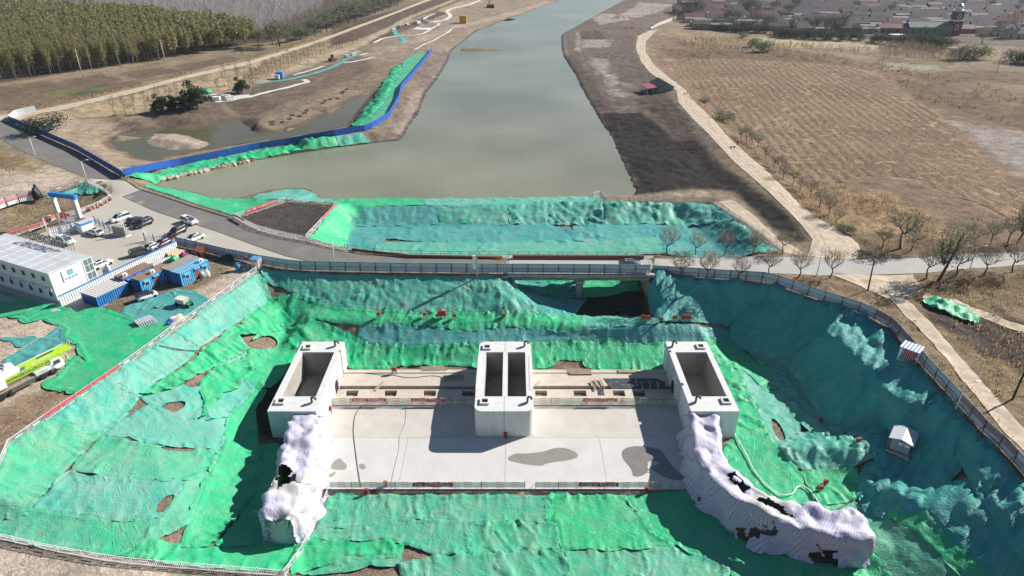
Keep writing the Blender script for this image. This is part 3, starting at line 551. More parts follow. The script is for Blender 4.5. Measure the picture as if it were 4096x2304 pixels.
def net_mat(name, a, b2, soil=(.38,.40,.33), thin=.5, bump=.085, sc=.8, rough=.45):
 m = bpy.data.materials.new(name); t, n, b = nodes(m); L = t.links.new
 tc = n.new('ShaderNodeTexCoord'); oi = n.new('ShaderNodeObjectInfo')
 def noise(scale, detail=5, rgh=.6, stretch=None, rot=0, typ=None, dist=0):
  no = n.new('ShaderNodeTexNoise'); no.inputs['Scale'].default_value = scale; no.inputs['Detail'].default_value = detail; no.inputs['Roughness'].default_value = rgh
  if typ: no.noise_type = typ
  no.inputs['Distortion'].default_value = dist
  if stretch:
   mp = n.new('ShaderNodeMapping'); mp.inputs['Scale'].default_value = stretch
   rr = n.new('ShaderNodeVectorRotate'); rr.rotation_type = 'Z_AXIS'; L(tc.outputs['Object'], rr.inputs['Vector'])
   mu = n.new('ShaderNodeMath'); mu.operation = 'MULTIPLY_ADD'; L(oi.outputs['Random'], mu.inputs[0]); mu.inputs[1].default_value = 1.6; mu.inputs[2].default_value = rot; L(mu.outputs[0], rr.inputs['Angle'])
   L(rr.outputs[0], mp.inputs[0]); L(mp.outputs[0], no.inputs['Vector'])
  else: L(tc.outputs['Object'], no.inputs['Vector'])
  return no.outputs[0]
 def rng_(v, lo, hi, a0, a1):
  mr = n.new('ShaderNodeMapRange'); mr.inputs[1].default_value = lo; mr.inputs[2].default_value = hi; mr.inputs[3].default_value = a0; mr.inputs[4].default_value = a1; L(v, mr.inputs[0]); return mr.outputs[0]
 def mix(f, A, B):
  mx = n.new('ShaderNodeMix'); mx.data_type = 'RGBA'; L(f, mx.inputs[0])
  for s_, v in ((6, A), (7, B)):
   if isinstance(v, tuple): mx.inputs[s_].default_value = (*v, 1)
   else: L(v, mx.inputs[s_])
  return mx.outputs[2]
 base = mix(rng_(noise(.16, 5), .35, .65, 0, 1), a, b2)
 base = mix(rng_(oi.outputs['Random'], 0, 1, 0, .6), base, b2)
 base = mix(rng_(noise(.33, 8, .72, None, 0, None, .6), .42, .74, 0, thin), base, soil)           # one thin layer: the dusty soil shows through
 base = mix(rng_(noise(.35, 4, .6, (.35, 3.0, 1), .6), .56, .70, 0, .75), base, tuple(min(1, c*1.3) for c in a))   # doubled cloth along the laps
 L(base, b.inputs['Base Color'])
 b.inputs['Roughness'].default_value = rough; b.inputs['Specular IOR Level'].default_value = .3
 f1 = noise(sc*2.4, 4, .55, (.30, 1.6, 1), .3, 'RIDGED_MULTIFRACTAL', .7); f2 = noise(sc*2.6, 4, .6, (1.5, .35, 1), .9, None, 1.5)
 mk = rng_(noise(.13, 3), .42, .62, .12, 1.0); fm_ = n.new('ShaderNodeMath'); fm_.operation = 'MULTIPLY'; L(f1, fm_.inputs[0]); L(mk, fm_.inputs[1])
 f3 = noise(.55, 6, .62)
 s1 = n.new('ShaderNodeMath'); s1.operation = 'MULTIPLY_ADD'; L(f2, s1.inputs[0]); s1.inputs[1].default_value = 1.3; L(fm_.outputs[0], s1.inputs[2])
 s2 = n.new('ShaderNodeMath'); s2.operation = 'MULTIPLY_ADD'; L(f3, s2.inputs[0]); s2.inputs[1].default_value = 1.6; L(s1.outputs[0], s2.inputs[2])
 bp = n.new('ShaderNodeBump'); bp.inputs['Distance'].default_value = bump; bp.inputs['Strength'].default_value = 1; L(s2.outputs[0], bp.inputs['Height']); L(bp.outputs[0], b.inputs['Normal'])
 return m
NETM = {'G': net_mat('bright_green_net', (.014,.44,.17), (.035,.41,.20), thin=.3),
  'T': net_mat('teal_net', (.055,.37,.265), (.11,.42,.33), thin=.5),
  'E': net_mat('shade_tinted_net', (.025,.30,.275), (.04,.36,.33), thin=.22, bump=.17),  # teal net tinted darker and bluer, the slope's shade put into its colour
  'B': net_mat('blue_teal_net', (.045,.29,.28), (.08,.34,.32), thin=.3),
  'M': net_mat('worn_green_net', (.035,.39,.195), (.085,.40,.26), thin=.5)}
def lumps(x, y):
 return 1.0*np.abs(fbm(x/2.1, y/2.1, 70, 3))+.75*np.maximum(0, fbm(x/6.5, y/6.5, 77, 2))+.3*(ridged(x/1.7, y/1.7, 81, 2)-.5)
NETS = []
def net(label, kind, px, holes=(), amp=.16, pleat=.09, res=.31, off=.10, world=None, grow=.12, scallop=.42):
 P = world or region(px)
 P = expand(P, grow)
 # the cloth is pinned every few metres and pulls in between the pins
 Q = []; n_ = len(P)
 for k in range(n_):
  a = np.array(P[k]); b = np.array(P[(k+1) % n_]); L_ = np.linalg.norm(b-a); m = max(1, int(round(L_/random.uniform(3.2, 5)))); nrm = np.array((-(b-a)[1], (b-a)[0]))/max(L_, 1e-6)
  for j in range(m):
   s0 = a+(b-a)*j/m; s1 = a+(b-a)*(j+1)/m; dep = random.uniform(-.1, 1)*scallop
   for u in (0, .25, .5, .75):
    q = s0+(s1-s0)*u+nrm*dep*math.sin(PI*u); Q.append((q[0], q[1]))
 HW = [chaikin(region(h), 2) for h in holes]; HW = [[tuple(q) for q in h] for h in HW]
 xy, tr = tri_sheet(Q, res, HW)
 x, y = xy[:, 0], xy[:, 1]; d, s = edge_dist(x, y, P); sd = random.randint(0, 9999)
 c0 = np.mean(np.array(P), 0); ang = np.linalg.eigh(np.cov(np.array(P).T))[1][:, 0]; an = math.atan2(ang[1], ang[0])+random.uniform(-.5, .5)
 wx = x+1.1*fbm(x/4, y/4, sd, 2); wy = y+1.1*fbm(x/4, y/4, sd+9, 2); fu = wx*math.cos(an)+wy*math.sin(an); fv = -wx*math.sin(an)+wy*math.cos(an)
 fold = (ridged(fu/5, fv/1.25, sd+3, 2)**4*1.6-.2)*np.clip(fbm(x/7, y/7, sd+4, 2)*2.4+.4, 0, 1)
 z = zgrid(x, y)+off+amp*(.55+.45*min(1, amp/.4))*(lumps((x*.72+y*.69)/2.6, (x*.69-y*.72)/.95)+.22*ridged((x*.72+y*.69)/3, (x*.69-y*.72)/.8, 12, 2)**3 if kind == 'E' else lumps(x, y))*np.clip(d/1.2+.15, 0, 1)
 z += pleat*1.1*np.exp(-d/1.8)*(ridged(s/1.25, d/6, sd, 2)**3*2.4-.6)+(.5*pleat+.12*amp+.05)*fold*1.8+.13*np.exp(-((d-.35)/.28)**2)
 for h in HW:
  dh, sh = edge_dist(x, y, h); z += pleat*1.1*np.exp(-dh/1.3)*(ridged(sh/1.1, dh/6, sd+5, 2)*2-.7)
 o = link('dust_net', mesh_from('dust_net', np.column_stack([x, y, z]), tr, True), NETM[kind])
 tag(o, label, 'dust net', 'green dust nets pinned over bare soil'); NETS.append(o); return o
# north slopes of the excavation
net('teal dust net on the slope under the fence, left of the bridge', 'T', [(1049,1078),(1177,1098),(1355,1102),(1604,1108),(1900,1112),(2000,1118),(2060,1165),(2120,1215),(2165,1262),(2050,1262),(1900,1258),(1700,1252),(1500,1245),(1350,1235),(1200,1190),(1130,1150),(1060,1120)], amp=.42, off=.12)
net('bright green dust net along the berm with red boxes, left of the dark hole', 'G', [(1080,1195),(1180,1185),(1350,1236),(1500,1246),(1900,1258),(2150,1263),(2330,1266),(2325,1318),(2290,1328),(2050,1312),(1850,1327),(1700,1306),(1470,1302),(1380,1296),(1200,1292),(1090,1292),(1060,1240)], amp=.25, off=.2, pleat=.16)
net('teal dust net strip on the berm in front of the dark hole', 'T', [(2325,1266),(2500,1267),(2600,1275),(2720,1290),(2560,1302),(2325,1322)], amp=.2, off=.16)
net('grey blue dust net on the low slope behind the white piers', 'B', [(1440,1300),(1600,1306),(1850,1326),(2050,1313),(2290,1328),(2330,1320),(2600,1303),(2800,1308),(2930,1320),(2925,1372),(2780,1378),(2640,1376),(2400,1372),(2200,1372),(1960,1384),(1830,1380),(1650,1390),(1480,1380),(1430,1350)], amp=.2, off=.12)
net('bright green dust net beside the concrete deck, between left and centre piers', 'G', [(1380,1330),(1440,1360),(1480,1382),(1650,1392),(1830,1382),(2010,1382),(2015,1474),(1950,1472),(1800,1462),(1600,1466),(1530,1483),(1400,1478),(1370,1400)], amp=.16, off=.17, pleat=.18)
net('bright green dust net beside the concrete deck, between centre and right piers', 'G', [(2080,1378),(2200,1374),(2400,1374),(2660,1378),(2655,1482),(2560,1482),(2350,1474),(2330,1445),(2240,1440),(2200,1470),(2130,1480),(2080,1480)], amp=.22, off=.17, pleat=.18)
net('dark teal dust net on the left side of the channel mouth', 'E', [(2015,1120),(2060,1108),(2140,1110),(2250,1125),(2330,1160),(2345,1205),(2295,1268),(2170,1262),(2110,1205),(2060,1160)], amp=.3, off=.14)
net('green dust net lying on the stream bed under the bridge', 'G', None, world=[(1.2,119),(12,118.5),(26,119),(26.4,131),(14,133),(1,131)], amp=.2, off=.12)
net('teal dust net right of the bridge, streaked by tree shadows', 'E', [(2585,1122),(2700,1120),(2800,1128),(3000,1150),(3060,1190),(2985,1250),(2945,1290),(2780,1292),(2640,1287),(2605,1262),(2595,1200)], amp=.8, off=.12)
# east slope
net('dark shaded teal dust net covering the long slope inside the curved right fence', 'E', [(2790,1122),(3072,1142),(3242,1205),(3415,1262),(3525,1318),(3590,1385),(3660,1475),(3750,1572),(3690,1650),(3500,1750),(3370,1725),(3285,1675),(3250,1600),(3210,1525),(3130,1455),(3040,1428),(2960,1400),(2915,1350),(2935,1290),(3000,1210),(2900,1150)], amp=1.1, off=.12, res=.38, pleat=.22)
net('pale teal dust net ridge at the foot of the long dark slope', 'T', [(2990,1405),(3060,1425),(3135,1452),(3215,1525),(3255,1600),(3290,1680),(3372,1725),(3340,1772),(3260,1742),(3200,1692),(3170,1642),(3120,1562),(3080,1500),(3040,1460)], amp=.5, off=.22, pleat=.2)
net('green dust net behind the back corner of the right pier', 'G', [(2800,1375),(2915,1360),(2960,1400),(3020,1440),(3080,1490),(3125,1562),(3060,1565),(3000,1505),(2960,1482),(2880,1470),(2850,1430)], amp=.25, off=.2, pleat=.16)
net('teal dust net panel on the floor right of the right pier', 'T', [(2960,1478),(3010,1500),(3070,1565),(3125,1560),(3175,1645),(3200,1745),(3110,1785),(3055,1700),(3020,1640),(2985,1560)], amp=.18, off=.12, holes=[[(3082,1672),(3110,1690),(3140,1740),(3142,1770),(3110,1760),(3090,1720)]])
net('bright green dust net between right pier and curved wrapped wall', 'G', [(2880,1468),(2960,1480),(2990,1560),(3030,1650),(3075,1740),(3112,1790),(3160,1850),(3200,1890),(3270,1960),(3255,2030),(3200,2075),(3080,2040),(2960,1995),(2900,1930),(2880,1850),(2900,1790),(2942,1748),(2900,1600),(2852,1472)], amp=.22, off=.18, pleat=.2)
net('pale teal dust net with swirling folds left of the grey kiosk', 'T', [(3190,1740),(3260,1742),(3345,1772),(3400,1735),(3480,1750),(3520,1775),(3500,1830),(3400,1880),(3290,1880),(3210,1890),(3150,1845),(3110,1788)], amp=.4, off=.26, pleat=.24)
net('dark green dust net in the shadow of the grey kiosk', 'G', [(3215,1885),(3290,1880),(3420,1880),(3440,1950),(3410,2010),(3280,2030),(3240,1970)], amp=.2, off=.3)
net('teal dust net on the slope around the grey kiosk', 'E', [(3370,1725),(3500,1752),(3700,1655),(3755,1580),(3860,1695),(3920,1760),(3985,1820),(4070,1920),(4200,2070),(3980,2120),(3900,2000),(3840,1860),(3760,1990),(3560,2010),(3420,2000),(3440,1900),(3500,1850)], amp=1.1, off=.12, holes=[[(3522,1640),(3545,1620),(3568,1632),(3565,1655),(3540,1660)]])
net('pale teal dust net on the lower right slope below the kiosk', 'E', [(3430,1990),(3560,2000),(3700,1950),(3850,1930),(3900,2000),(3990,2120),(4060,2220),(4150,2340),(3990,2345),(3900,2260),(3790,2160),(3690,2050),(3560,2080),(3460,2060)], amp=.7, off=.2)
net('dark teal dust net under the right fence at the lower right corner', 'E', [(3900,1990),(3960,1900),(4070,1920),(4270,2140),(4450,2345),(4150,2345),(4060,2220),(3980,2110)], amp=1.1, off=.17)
net('bright green dust net strip running diagonally down the lower right slope', 'G', [(3530,2060),(3640,2015),(3690,2045),(3800,2165),(3900,2265),(3980,2345),(3880,2345),(3760,2230),(3650,2130)], amp=.28, off=.3)
net('mottled green dust net at the lower right with small humps', 'M', [(3270,2030),(3420,2005),(3530,2060),(3650,2130),(3760,2230),(3890,2345),(3560,2345),(3500,2230),(3460,2200),(3440,2150),(3300,2070)], amp=.28, off=.14)
net('crumpled green dust net at the end of the curved wrapped wall', 'G', [(3430,2210),(3480,2215),(3560,2300),(3590,2345),(3330,2345),(3380,2285)], amp=.4, off=.22, pleat=.2)
# channel floor at the bottom
S_ = [('green dust net with a flat striped board under it, left end below the slab', [(1322,1988),(1560,1986),(1790,1986),(1795,2040),(1788,2085),(1650,2080),(1480,2110),(1262,2125)]),
('green dust net below the slab in front of the centre pier', [(1790,1986),(2190,1986),(2200,2040),(2185,2092),(1990,2100),(1870,2100),(1788,2085)]),
('green dust net below the slab under the right red banner', [(2190,1986),(2500,1986),(2560,2060),(2600,2130),(2720,2190),(2500,2196),(2250,2202),(2230,2092),(2185,2090)]),
('long green dust net, second row below the slab on the left', [(1255,2130),(1480,2113),(1650,2082),(1870,2092),(1885,2222),(1750,2226),(1620,2180),(1520,2156),(1225,2168)]),
('green dust net, second row below the slab in the middle', [(1870,2095),(1990,2100),(2232,2092),(2237,2202),(2050,2215),(1882,2226)]),
('bright green dust net beside the bottom bend of the white barrier', [(1215,2170),(1530,2156),(1615,2180),(1605,2228),(1400,2226),(1250,2275),(1170,2300),(1180,2240)]),
('green dust net lapping over bare soil at the bottom edge', [(1190,2300),(1400,2228),(1612,2230),(1590,2264),(1480,2262),(1360,2290)]),
('green dust net at the bottom edge in the middle', [(1592,2262),(1800,2228),(2050,2214),(2252,2204),(2285,2345),(1615,2345)]),
('pale green dust net at the bottom edge beside the curved shadow', [(2250,2204),(2500,2196),(2722,2194),(2900,2262),(2960,2345),(2285,2345)]),
('dark green dust net in the shadow of the curved wrapped wall', [(2500,1986),(2745,1966),(2800,2004),(2870,2080),(2970,2166),(3070,2205),(3230,2255),(3400,2285),(3420,2345),(2960,2345),(2900,2262),(2720,2192),(2600,2130),(2560,2060)])]
for k, (lb, px) in enumerate(S_): net(lb, 'G' if k in (2, 5, 9) else 'M', px, amp=.10, pleat=.13, off=.10+.03*(k % 4), res=.29)
# west slope and basin
net('pale teal dust net on the slope at the upper left corner of the pit', 'T', [(1030,1097),(1060,1125),(1085,1200),(1000,1262),(900,1322),(800,1392),(693,1342),(860,1217)], amp=.2, off=.1)
net('teal dust net beside the white barrier, right of the yellow crane', 'T', [(693,1340),(800,1390),(740,1452),(620,1532),(560,1592),(425,1522),(480,1492)], amp=.18, off=.13)
net('teal dust net beside the red striped stretch of the white barrier', 'T', [(425,1520),(560,1590),(480,1692),(410,1742),(195,1686)], amp=.18, off=.1)
net('bright teal dust net on the slope at the far left edge', 'M', [(195,1684),(410,1740),(260,1882),(110,2062),(0,2082),(-80,2082),(-40,1960),(0,1880),(30,1797)], amp=.22, off=.14, pleat=.18)
net('bright green dust net arching from the upper left corner down the basin', 'G', [(1085,1200),(1180,1290),(1060,1332),(960,1352),(1000,1402),(900,1452),(770,1512),(690,1562),(565,1585),(700,1500),(800,1432),(880,1362),(970,1302)], amp=.22, off=.3, pleat=.24)
net('green dust net behind the left pier around a dark oval of bare soil', 'G', [(1060,1330),(1185,1288),(1380,1335),(1385,1470),(1200,1370),(1150,1480),(1085,1555),(1020,1562),(965,1502),(1000,1402)], amp=.18, off=.2, pleat=.18, holes=[[(985,1392),(1030,1358),(1090,1348),(1116,1372),(1100,1400),(1040,1408)]])
net('teal dust net with torn brown openings in the middle of the left basin', 'T', [(690,1560),(770,1512),(900,1452),(1000,1405),(975,1502),(1020,1562),(930,1662),(830,1682),(700,1662),(600,1622),(565,1590)], amp=.14, off=.12, holes=[[(715,1525),(750,1482),(820,1460),(885,1468),(850,1520),(790,1558),(745,1548)], [(628,1650),(680,1608),(760,1612),(710,1655),(645,1675)]])
net('bright pleated green dust net pulled to a point in the left basin', 'G', [(835,1500),(1000,1425),(1025,1480),(945,1565),(890,1575),(812,1682),(822,1610),(800,1545)], amp=.2, off=.32, pleat=.32)
net('teal dust net strip, third row of the left basin', 'T', [(480,1692),(600,1622),(700,1662),(830,1690),(930,1670),(920,1732),(890,1802),(780,1792),(620,1777),(520,1747),(410,1742)], amp=.13, off=.1)
net('teal dust net with a big soil opening at its top edge in the left basin', 'M', [(410,1743),(520,1770),(640,1790),(780,1800),(885,1810),(840,1902),(750,1926),(600,1926),(450,1912),(290,1886)], amp=.13, off=.13, holes=[[(632,1800),(680,1784),(740,1778),(800,1808),(720,1812)]])
net('teal dust net with a tall pointed soil opening at its right edge', 'T', [(285,1888),(450,1912),(600,1928),(742,1926),(712,1985),(650,2060),(605,2077),(420,2082),(270,2062),(130,2037)], amp=.13, off=.1, holes=[[(622,2052),(640,2005),(690,1982),(702,1984),(688,2030),(648,2058)], [(600,1929),(640,1921),(660,1925),(640,1931)], [(665,1927),(690,1919),(715,1924),(695,1931)]])
net('teal dust net along the bottom left barrier', 'M', [(-80,2084),(130,2040),(270,2064),(420,2084),(622,2072),(602,2162),(480,2222),(200,2192),(0,2142),(-80,2130)], amp=.13, off=.14)
net('bright green dust net band falling towards the left pier', 'G', [(930,1662),(1020,1560),(1070,1565),(1020,1640),(1030,1740),(1035,1850),(1000,2000),(900,2122),(830,2192),(720,2192),(765,2080),(805,1990),(842,1902),(890,1802)], amp=.16, off=.2, pleat=.2)
net('green dust net wedge between two soil slits in the left basin', 'M', [(742,1926),(842,1904),(805,1990),(765,2090),(650,2150),(602,2162),(642,2070),(712,1985)], amp=.13, off=.15, holes=[[(568,2178),(590,2160),(615,2158),(590,2182)]])
net('bright green dust net along the bottom barrier, left of the wrapped wall', 'G', [(480,2225),(610,2163),(760,2190),(900,2190),(1080,2160),(1205,2178),(1150,2288),(1020,2284),(760,2262)], amp=.18, off=.12, pleat=.2)
net('dark green dust net in the shadow of the left pier and wrapped wall', 'G', [(1030,1790),(1110,1780),(1150,1860),(1130,2000),(1100,2080),(1085,2162),(900,2192),(865,2182),(960,2080),(1000,2000),(1035,1850)], amp=.12, off=.13, holes=[[(868,2100),(900,2060),(915,2070),(910,2130),(870,2178),(860,2150)], [(965,1960),(985,1900),(1002,1880),(990,1930),(970,1968)]])
# drained basin beyond the road
net('bright green dust net strip along the water, left half of the dam', 'G', [(1290,800),(1500,797),(1700,798),(1698,823),(1500,826),(1345,830)], amp=.2, off=.14, res=.6)
net('teal dust net strip along the water, right half of the dam', 'T', [(1700,798),(2000,796),(2250,790),(2372,788),(2415,803),(2405,815),(2250,812),(2000,824),(1700,825)], amp=.3, off=.14, res=.6)
net('dark blue teal dust net on the inner dam slope, left part', 'B', [(1450,828),(1760,827),(1758,897),(1640,903),(1430,907),(1405,893)], amp=.3, off=.12, res=.55)
net('wrinkled green teal dust net on the inner dam slope, middle part', 'T', [(1758,827),(2000,825),(2042,823),(2042,902),(1758,898)], amp=.45, off=.15, res=.55)
net('deeply folded teal dust net on the inner dam slope, right part', 'T', [(2042,823),(2250,813),(2412,813),(2412,903),(2200,903),(2042,902)], amp=.6, off=.13, pleat=.3, res=.55)
net('heaped teal dust net below the railing at the far right of the drained basin', 'T', [(2412,816),(2640,814),(2845,820),(2985,920),(3060,980),(3112,1014),(3030,1014),(2940,940),(2850,893),(2600,896),(2412,903)], amp=.7, off=.15, pleat=.3, res=.55)
net('blue teal dust net on the floor at the left end of the drained basin', 'B', [(1405,897),(1640,903),(1655,965),(1540,958),(1525,1010),(1390,1000),(1375,960)], amp=.2, off=.11, res=.55)
net('long blue teal dust net on the floor of the drained basin', 'B', [(1640,900),(2040,903),(2200,903),(2300,930),(2300,968),(1990,973),(1650,968)], amp=.16, off=.14, res=.6)
net('teal dust net on the floor at the right end of the drained basin', 'B', [(2290,903),(2600,896),(2850,892),(2960,915),(3040,990),(3060,1012),(2650,1016),(2640,948),(2295,968)], amp=.25, off=.12, res=.55)
net('pale teal dust net strip along the brown railing', 'T', [(1520,973),(1990,973),(2640,950),(2660,1016),(2200,1030),(2050,1034),(1600,1020),(1500,1012)], amp=.2, off=.17, res=.6)
net('bright green dust net on the slope beside the fenced dark soil square', 'G', [(1335,832),(1458,830),(1425,888),(1385,962),(1362,992),(1236,966)], amp=.16, off=.2, pleat=.15, res=.55)
net('bright green dust net between the grey guard rail and the brown water', 'G', [(590,738),(650,752),(766,772),(849,795),(965,797),(1060,802),(1135,807),(1024,843),(950,868),(787,818),(662,774),(585,750)], amp=.14, off=.12, res=.6)
net('pale teal dust net on the small point beside the fenced dark soil square', 'T', [(1010,796),(1050,778),(1100,768),(1190,760),(1238,768),(1266,790),(1300,803),(1280,812),(1160,803),(1050,802)], amp=.12, off=.17, res=.6)
net('bright green dust net on the bank below the dark blue fence', 'G', [(512,712),(704,671),(868,638),(1024,605),(1190,579),(1340,552),(1352,586),(1180,604),(1024,634),(911,658),(807,682),(662,713),(600,728)], amp=.45, off=.15, pleat=.25, res=.6)
net('pale teal dust net at the tip of the bank below the blue fence', 'T', [(1342,552),(1440,535),(1484,572),(1358,588)], amp=.35, off=.2, res=.6)
net('bright green dust net heap along the inside of the winding blue fence', 'G', [(1400,505),(1421,493),(1455,451),(1492,402),(1521,356),(1558,306),(1583,265),(1600,262),(1610,290),(1580,330),(1560,375),(1540,410),(1500,455),(1460,495),(1440,512)], amp=1.1, off=.25, pleat=.3, res=.9)
net('pale green dust net strip at the foot of the winding blue fence', 'M', [(1440,512),(1500,455),(1540,410),(1560,375),(1580,330),(1610,290),(1610,255),(1640,228),(1700,214),(1715,214),(1652,295),(1606,358),(1588,410),(1555,450),(1492,515),(1400,533),(1272,552),(1040,586),(900,610),(900,600),(1040,572),(1272,538),(1397,515)], amp=.2, off=.2, res=.9)
net('bright green dust net over a soil heap by the right dirt track', 'G', [(3690,1206),(3712,1198),(3760,1203),(3830,1225),(3880,1258),(3915,1288),(3905,1298),(3870,1290),(3790,1262),(3722,1240)], amp=.9, off=.3, pleat=.3, res=.5)
net('dark green dust net hanging into the gully behind the entrance gate', 'T', [(170,797),(330,737),(392,758),(395,775),(300,775),(220,792)], amp=.3, off=.15, pleat=.2)
# yard on the left
net('worn green dust net on the yard between the white building and the barrier', 'G', [(29,1264),(219,1223),(300,1241),(393,1235),(476,1258),(530,1279),(600,1301),(690,1300),(640,1352),(540,1420),(470,1478),(390,1530),(290,1577),(269,1564),(236,1564),(170,1545),(230,1510),(300,1425),(345,1450),(310,1380),(256,1350),(262,1320),(240,1303),(170,1278),(110,1295),(80,1275)], amp=.05, pleat=.06, off=.07, scallop=.8)
net('thin pale blue dust net strip behind the yellow crane', 'B', [(8,1451),(190,1345),(245,1303),(258,1328),(256,1350),(290,1368),(200,1402),(130,1442),(30,1472)], amp=.05, pleat=.05, off=.05, scallop=.6)
net('small torn teal dust net scrap on the bare yard', 'B', [(10,1351),(90,1354),(150,1357),(92,1391),(60,1382),(45,1365)], amp=.05, pleat=.05, off=.05, scallop=.6)
net('faded teal dust net under the small white car and the mixer', 'B', [(480,1258),(500,1235),(620,1190),(700,1160),(800,1178),(848,1208),(760,1268),(690,1302),(600,1300),(540,1278)], amp=.04, pleat=.05, off=.05, scallop=.6)
net('shaded dark green dust net beside the long wall of the white building', 'G', [(-100,1130),(0,1165),(120,1205),(260,1240),(219,1225),(29,1266),(-100,1290)], amp=.05, pleat=.06, off=.05)
SZ = zm(-8.0); PT = SZ+4.95; HT = H-PT
WHITE = mat('white_paint', (.66,.66,.65), .75, var=.03, scale=.5, dirt=(.46,.45,.42), dirt_amt=.6, dscale=1.1, stretch=(1, 1, .25))
PALEC = mat('smooth_concrete', (.68,.66,.63), .85, var=.06, scale=.4, dirt=(.52,.49,.44), dirt_amt=.5, dscale=.35)
RAWC = mat('raw_concrete', (.36,.335,.30), .9, var=.2, scale=.6, dirt=(.22,.2,.17), dirt_amt=.6, dscale=.7, bump=.01)
TANC = mat('dusty_concrete', (.56,.49,.41), .9, var=.12, scale=.35, dirt=(.38,.31,.24), dirt_amt=.55, dscale=.4)
DARK = mat('dark_void', (.02,.02,.022), .9, var=.2)  # near-black; stands in for shade inside openings, also used on black parts
DGREY = mat('dark_grey_paint', (.085,.088,.09), .6, var=.15)
STEEL = mat('grey_steel', (.35,.36,.37), .5, metal=.4, var=.1)
RUST = mat('rusty_steel', (.20,.085,.045), .85, var=.35, scale=3)
RED = mat('red_paint', (.42,.045,.04), .5, var=.12)
REDB = mat('red_banner', (.62,.012,.03), .6, var=.06)
WOOD = mat('old_timber', (.42,.33,.23), .85, var=.25, scale=2)
BOARD = mat('black_formwork', (.055,.058,.065), .5, var=.3, scale=1.2, dirt=(.3,.28,.25), dirt_amt=.5, dscale=1.2)
LETTER = mat('white_lettering', (.85,.84,.83), .6, var=.02)
STONE = None
def stone_mat():
 m = bpy.data.materials.new('crazed_stone'); t, n, b = nodes(m); L = t.links.new; tc = n.new('ShaderNodeTexCoord')
 mp = n.new('ShaderNodeMapping'); mp.inputs['Scale'].default_value = (1.6, 1.1, 2.6); L(tc.outputs['Object'], mp.inputs[0])
 vo = n.new('ShaderNodeTexVoronoi'); vo.feature = 'DISTANCE_TO_EDGE'; vo.inputs['Scale'].default_value = 1.1; L(mp.outputs[0], vo.inputs['Vector'])
 cr = n.new('ShaderNodeValToRGB'); cr.color_ramp.elements[0].position = .02; cr.color_ramp.elements[0].color = (.12,.12,.13,1); cr.color_ramp.elements[1].position = .08; cr.color_ramp.elements[1].color = (.62,.61,.60,1)
 L(vo.outputs[0], cr.inputs[0]); L(cr.outputs[0], b.inputs['Base Color']); b.inputs['Roughness'].default_value = .9
 return m
STONE = stone_mat()
def prism_holes(outer, holes, z0, z1, hz):
 """upright body with open wells; returns V, F"""
 loops = [outer]+holes; pts = [tuple(p) for lp in loops for p in lp]; ed = []; o = 0
 for lp in loops: ed += [(o+k, o+(k+1) % len(lp)) for k in range(len(lp))]; o += len(lp)
 r = delaunay_2d_cdt([Vector(p) for p in pts], ed, [], 0, 1e-6)
 xy = [(v.x, v.y) for v in r[0]]; F = []
 for f in r[2]:
  cx = sum(xy[i][0] for i in f)/len(f); cy = sum(xy[i][1] for i in f)/len(f)
  if pip(np.array([cx]), np.array([cy]), outer)[0] and not any(pip(np.array([cx]), np.array([cy]), h)[0] for h in holes): F.append(tuple(f))
 V = [(x, y, z1) for x, y in xy]; 
 def wall(lp, za, flip):
  n = len(lp); b = len(V); V.extend([(p[0], p[1], z1) for p in lp]); V.extend([(p[0], p[1], za) for p in lp])
  for k in range(n):
   q = (b+k, b+(k+1) % n, b+n+(k+1) % n, b+n+k); F.append(q if flip else q[::-1])
  return b+n, n
 wall(outer, z0, False)
 for h in holes:
  b, n = wall(h, hz, True); F.append(tuple(range(b, b+n)))
 return V, F
def rrect(x0, y0, x1, y1, r=0, n=6):
 if r <= 0: return [(x0, y0), (x1, y0), (x1, y1), (x0, y1)]
 P = []
 for cx, cy, a0 in ((x1-r, y0+r, -90), (x1-r, y1-r, 0), (x0+r, y1-r, 90), (x0+r, y0+r, 180)):
  for k in range(n+1):
   a = R(a0+90*k/n); P.append((cx+r*math.cos(a), cy+r*math.sin(a)))
 return P
def gooseneck(parent, px, py, d=1):
 p = W(px, py, PT)-parent.location; m = MB(); pts = [p+Vector((0, 0, -.1)), p+Vector((0, 0, .75))]
 for k in range(1, 9):
  a = PI*k/8; pts.append(p+Vector((d*(.3-.3*math.cos(a)), -.12*math.sin(a), .75+.32*math.sin(a))))
 pts.append(pts[-1]+Vector((0, 0, -.22))); m.tube(pts, .17, 10); m.build('vent_pipe', DGREY, parent, True)
def manhole(parent, px, py):
 p = W(px, py, PT)-parent.location; m = MB(); s, t, h = .72, .26, .32
 for x0, y0, x1, y1 in ((-s, -s, s, -s+t), (-s, s-t, s, s), (-s, -s+t, -s+t, s-t), (s-t, -s+t, s, s-t)): m.box(p.x+x0, p.y+y0, -.02, p.x+x1, p.y+y1, h)
 f = m.build('access_hatch', PALEC, parent); m = MB(); m.box(p.x-s+t, p.y-s+t, .0, p.x+s-t, p.y+s-t, .06); o = m.build('hatch_opening', DARK, f)  # flat plate, dark colour standing in for the shade down the shaft
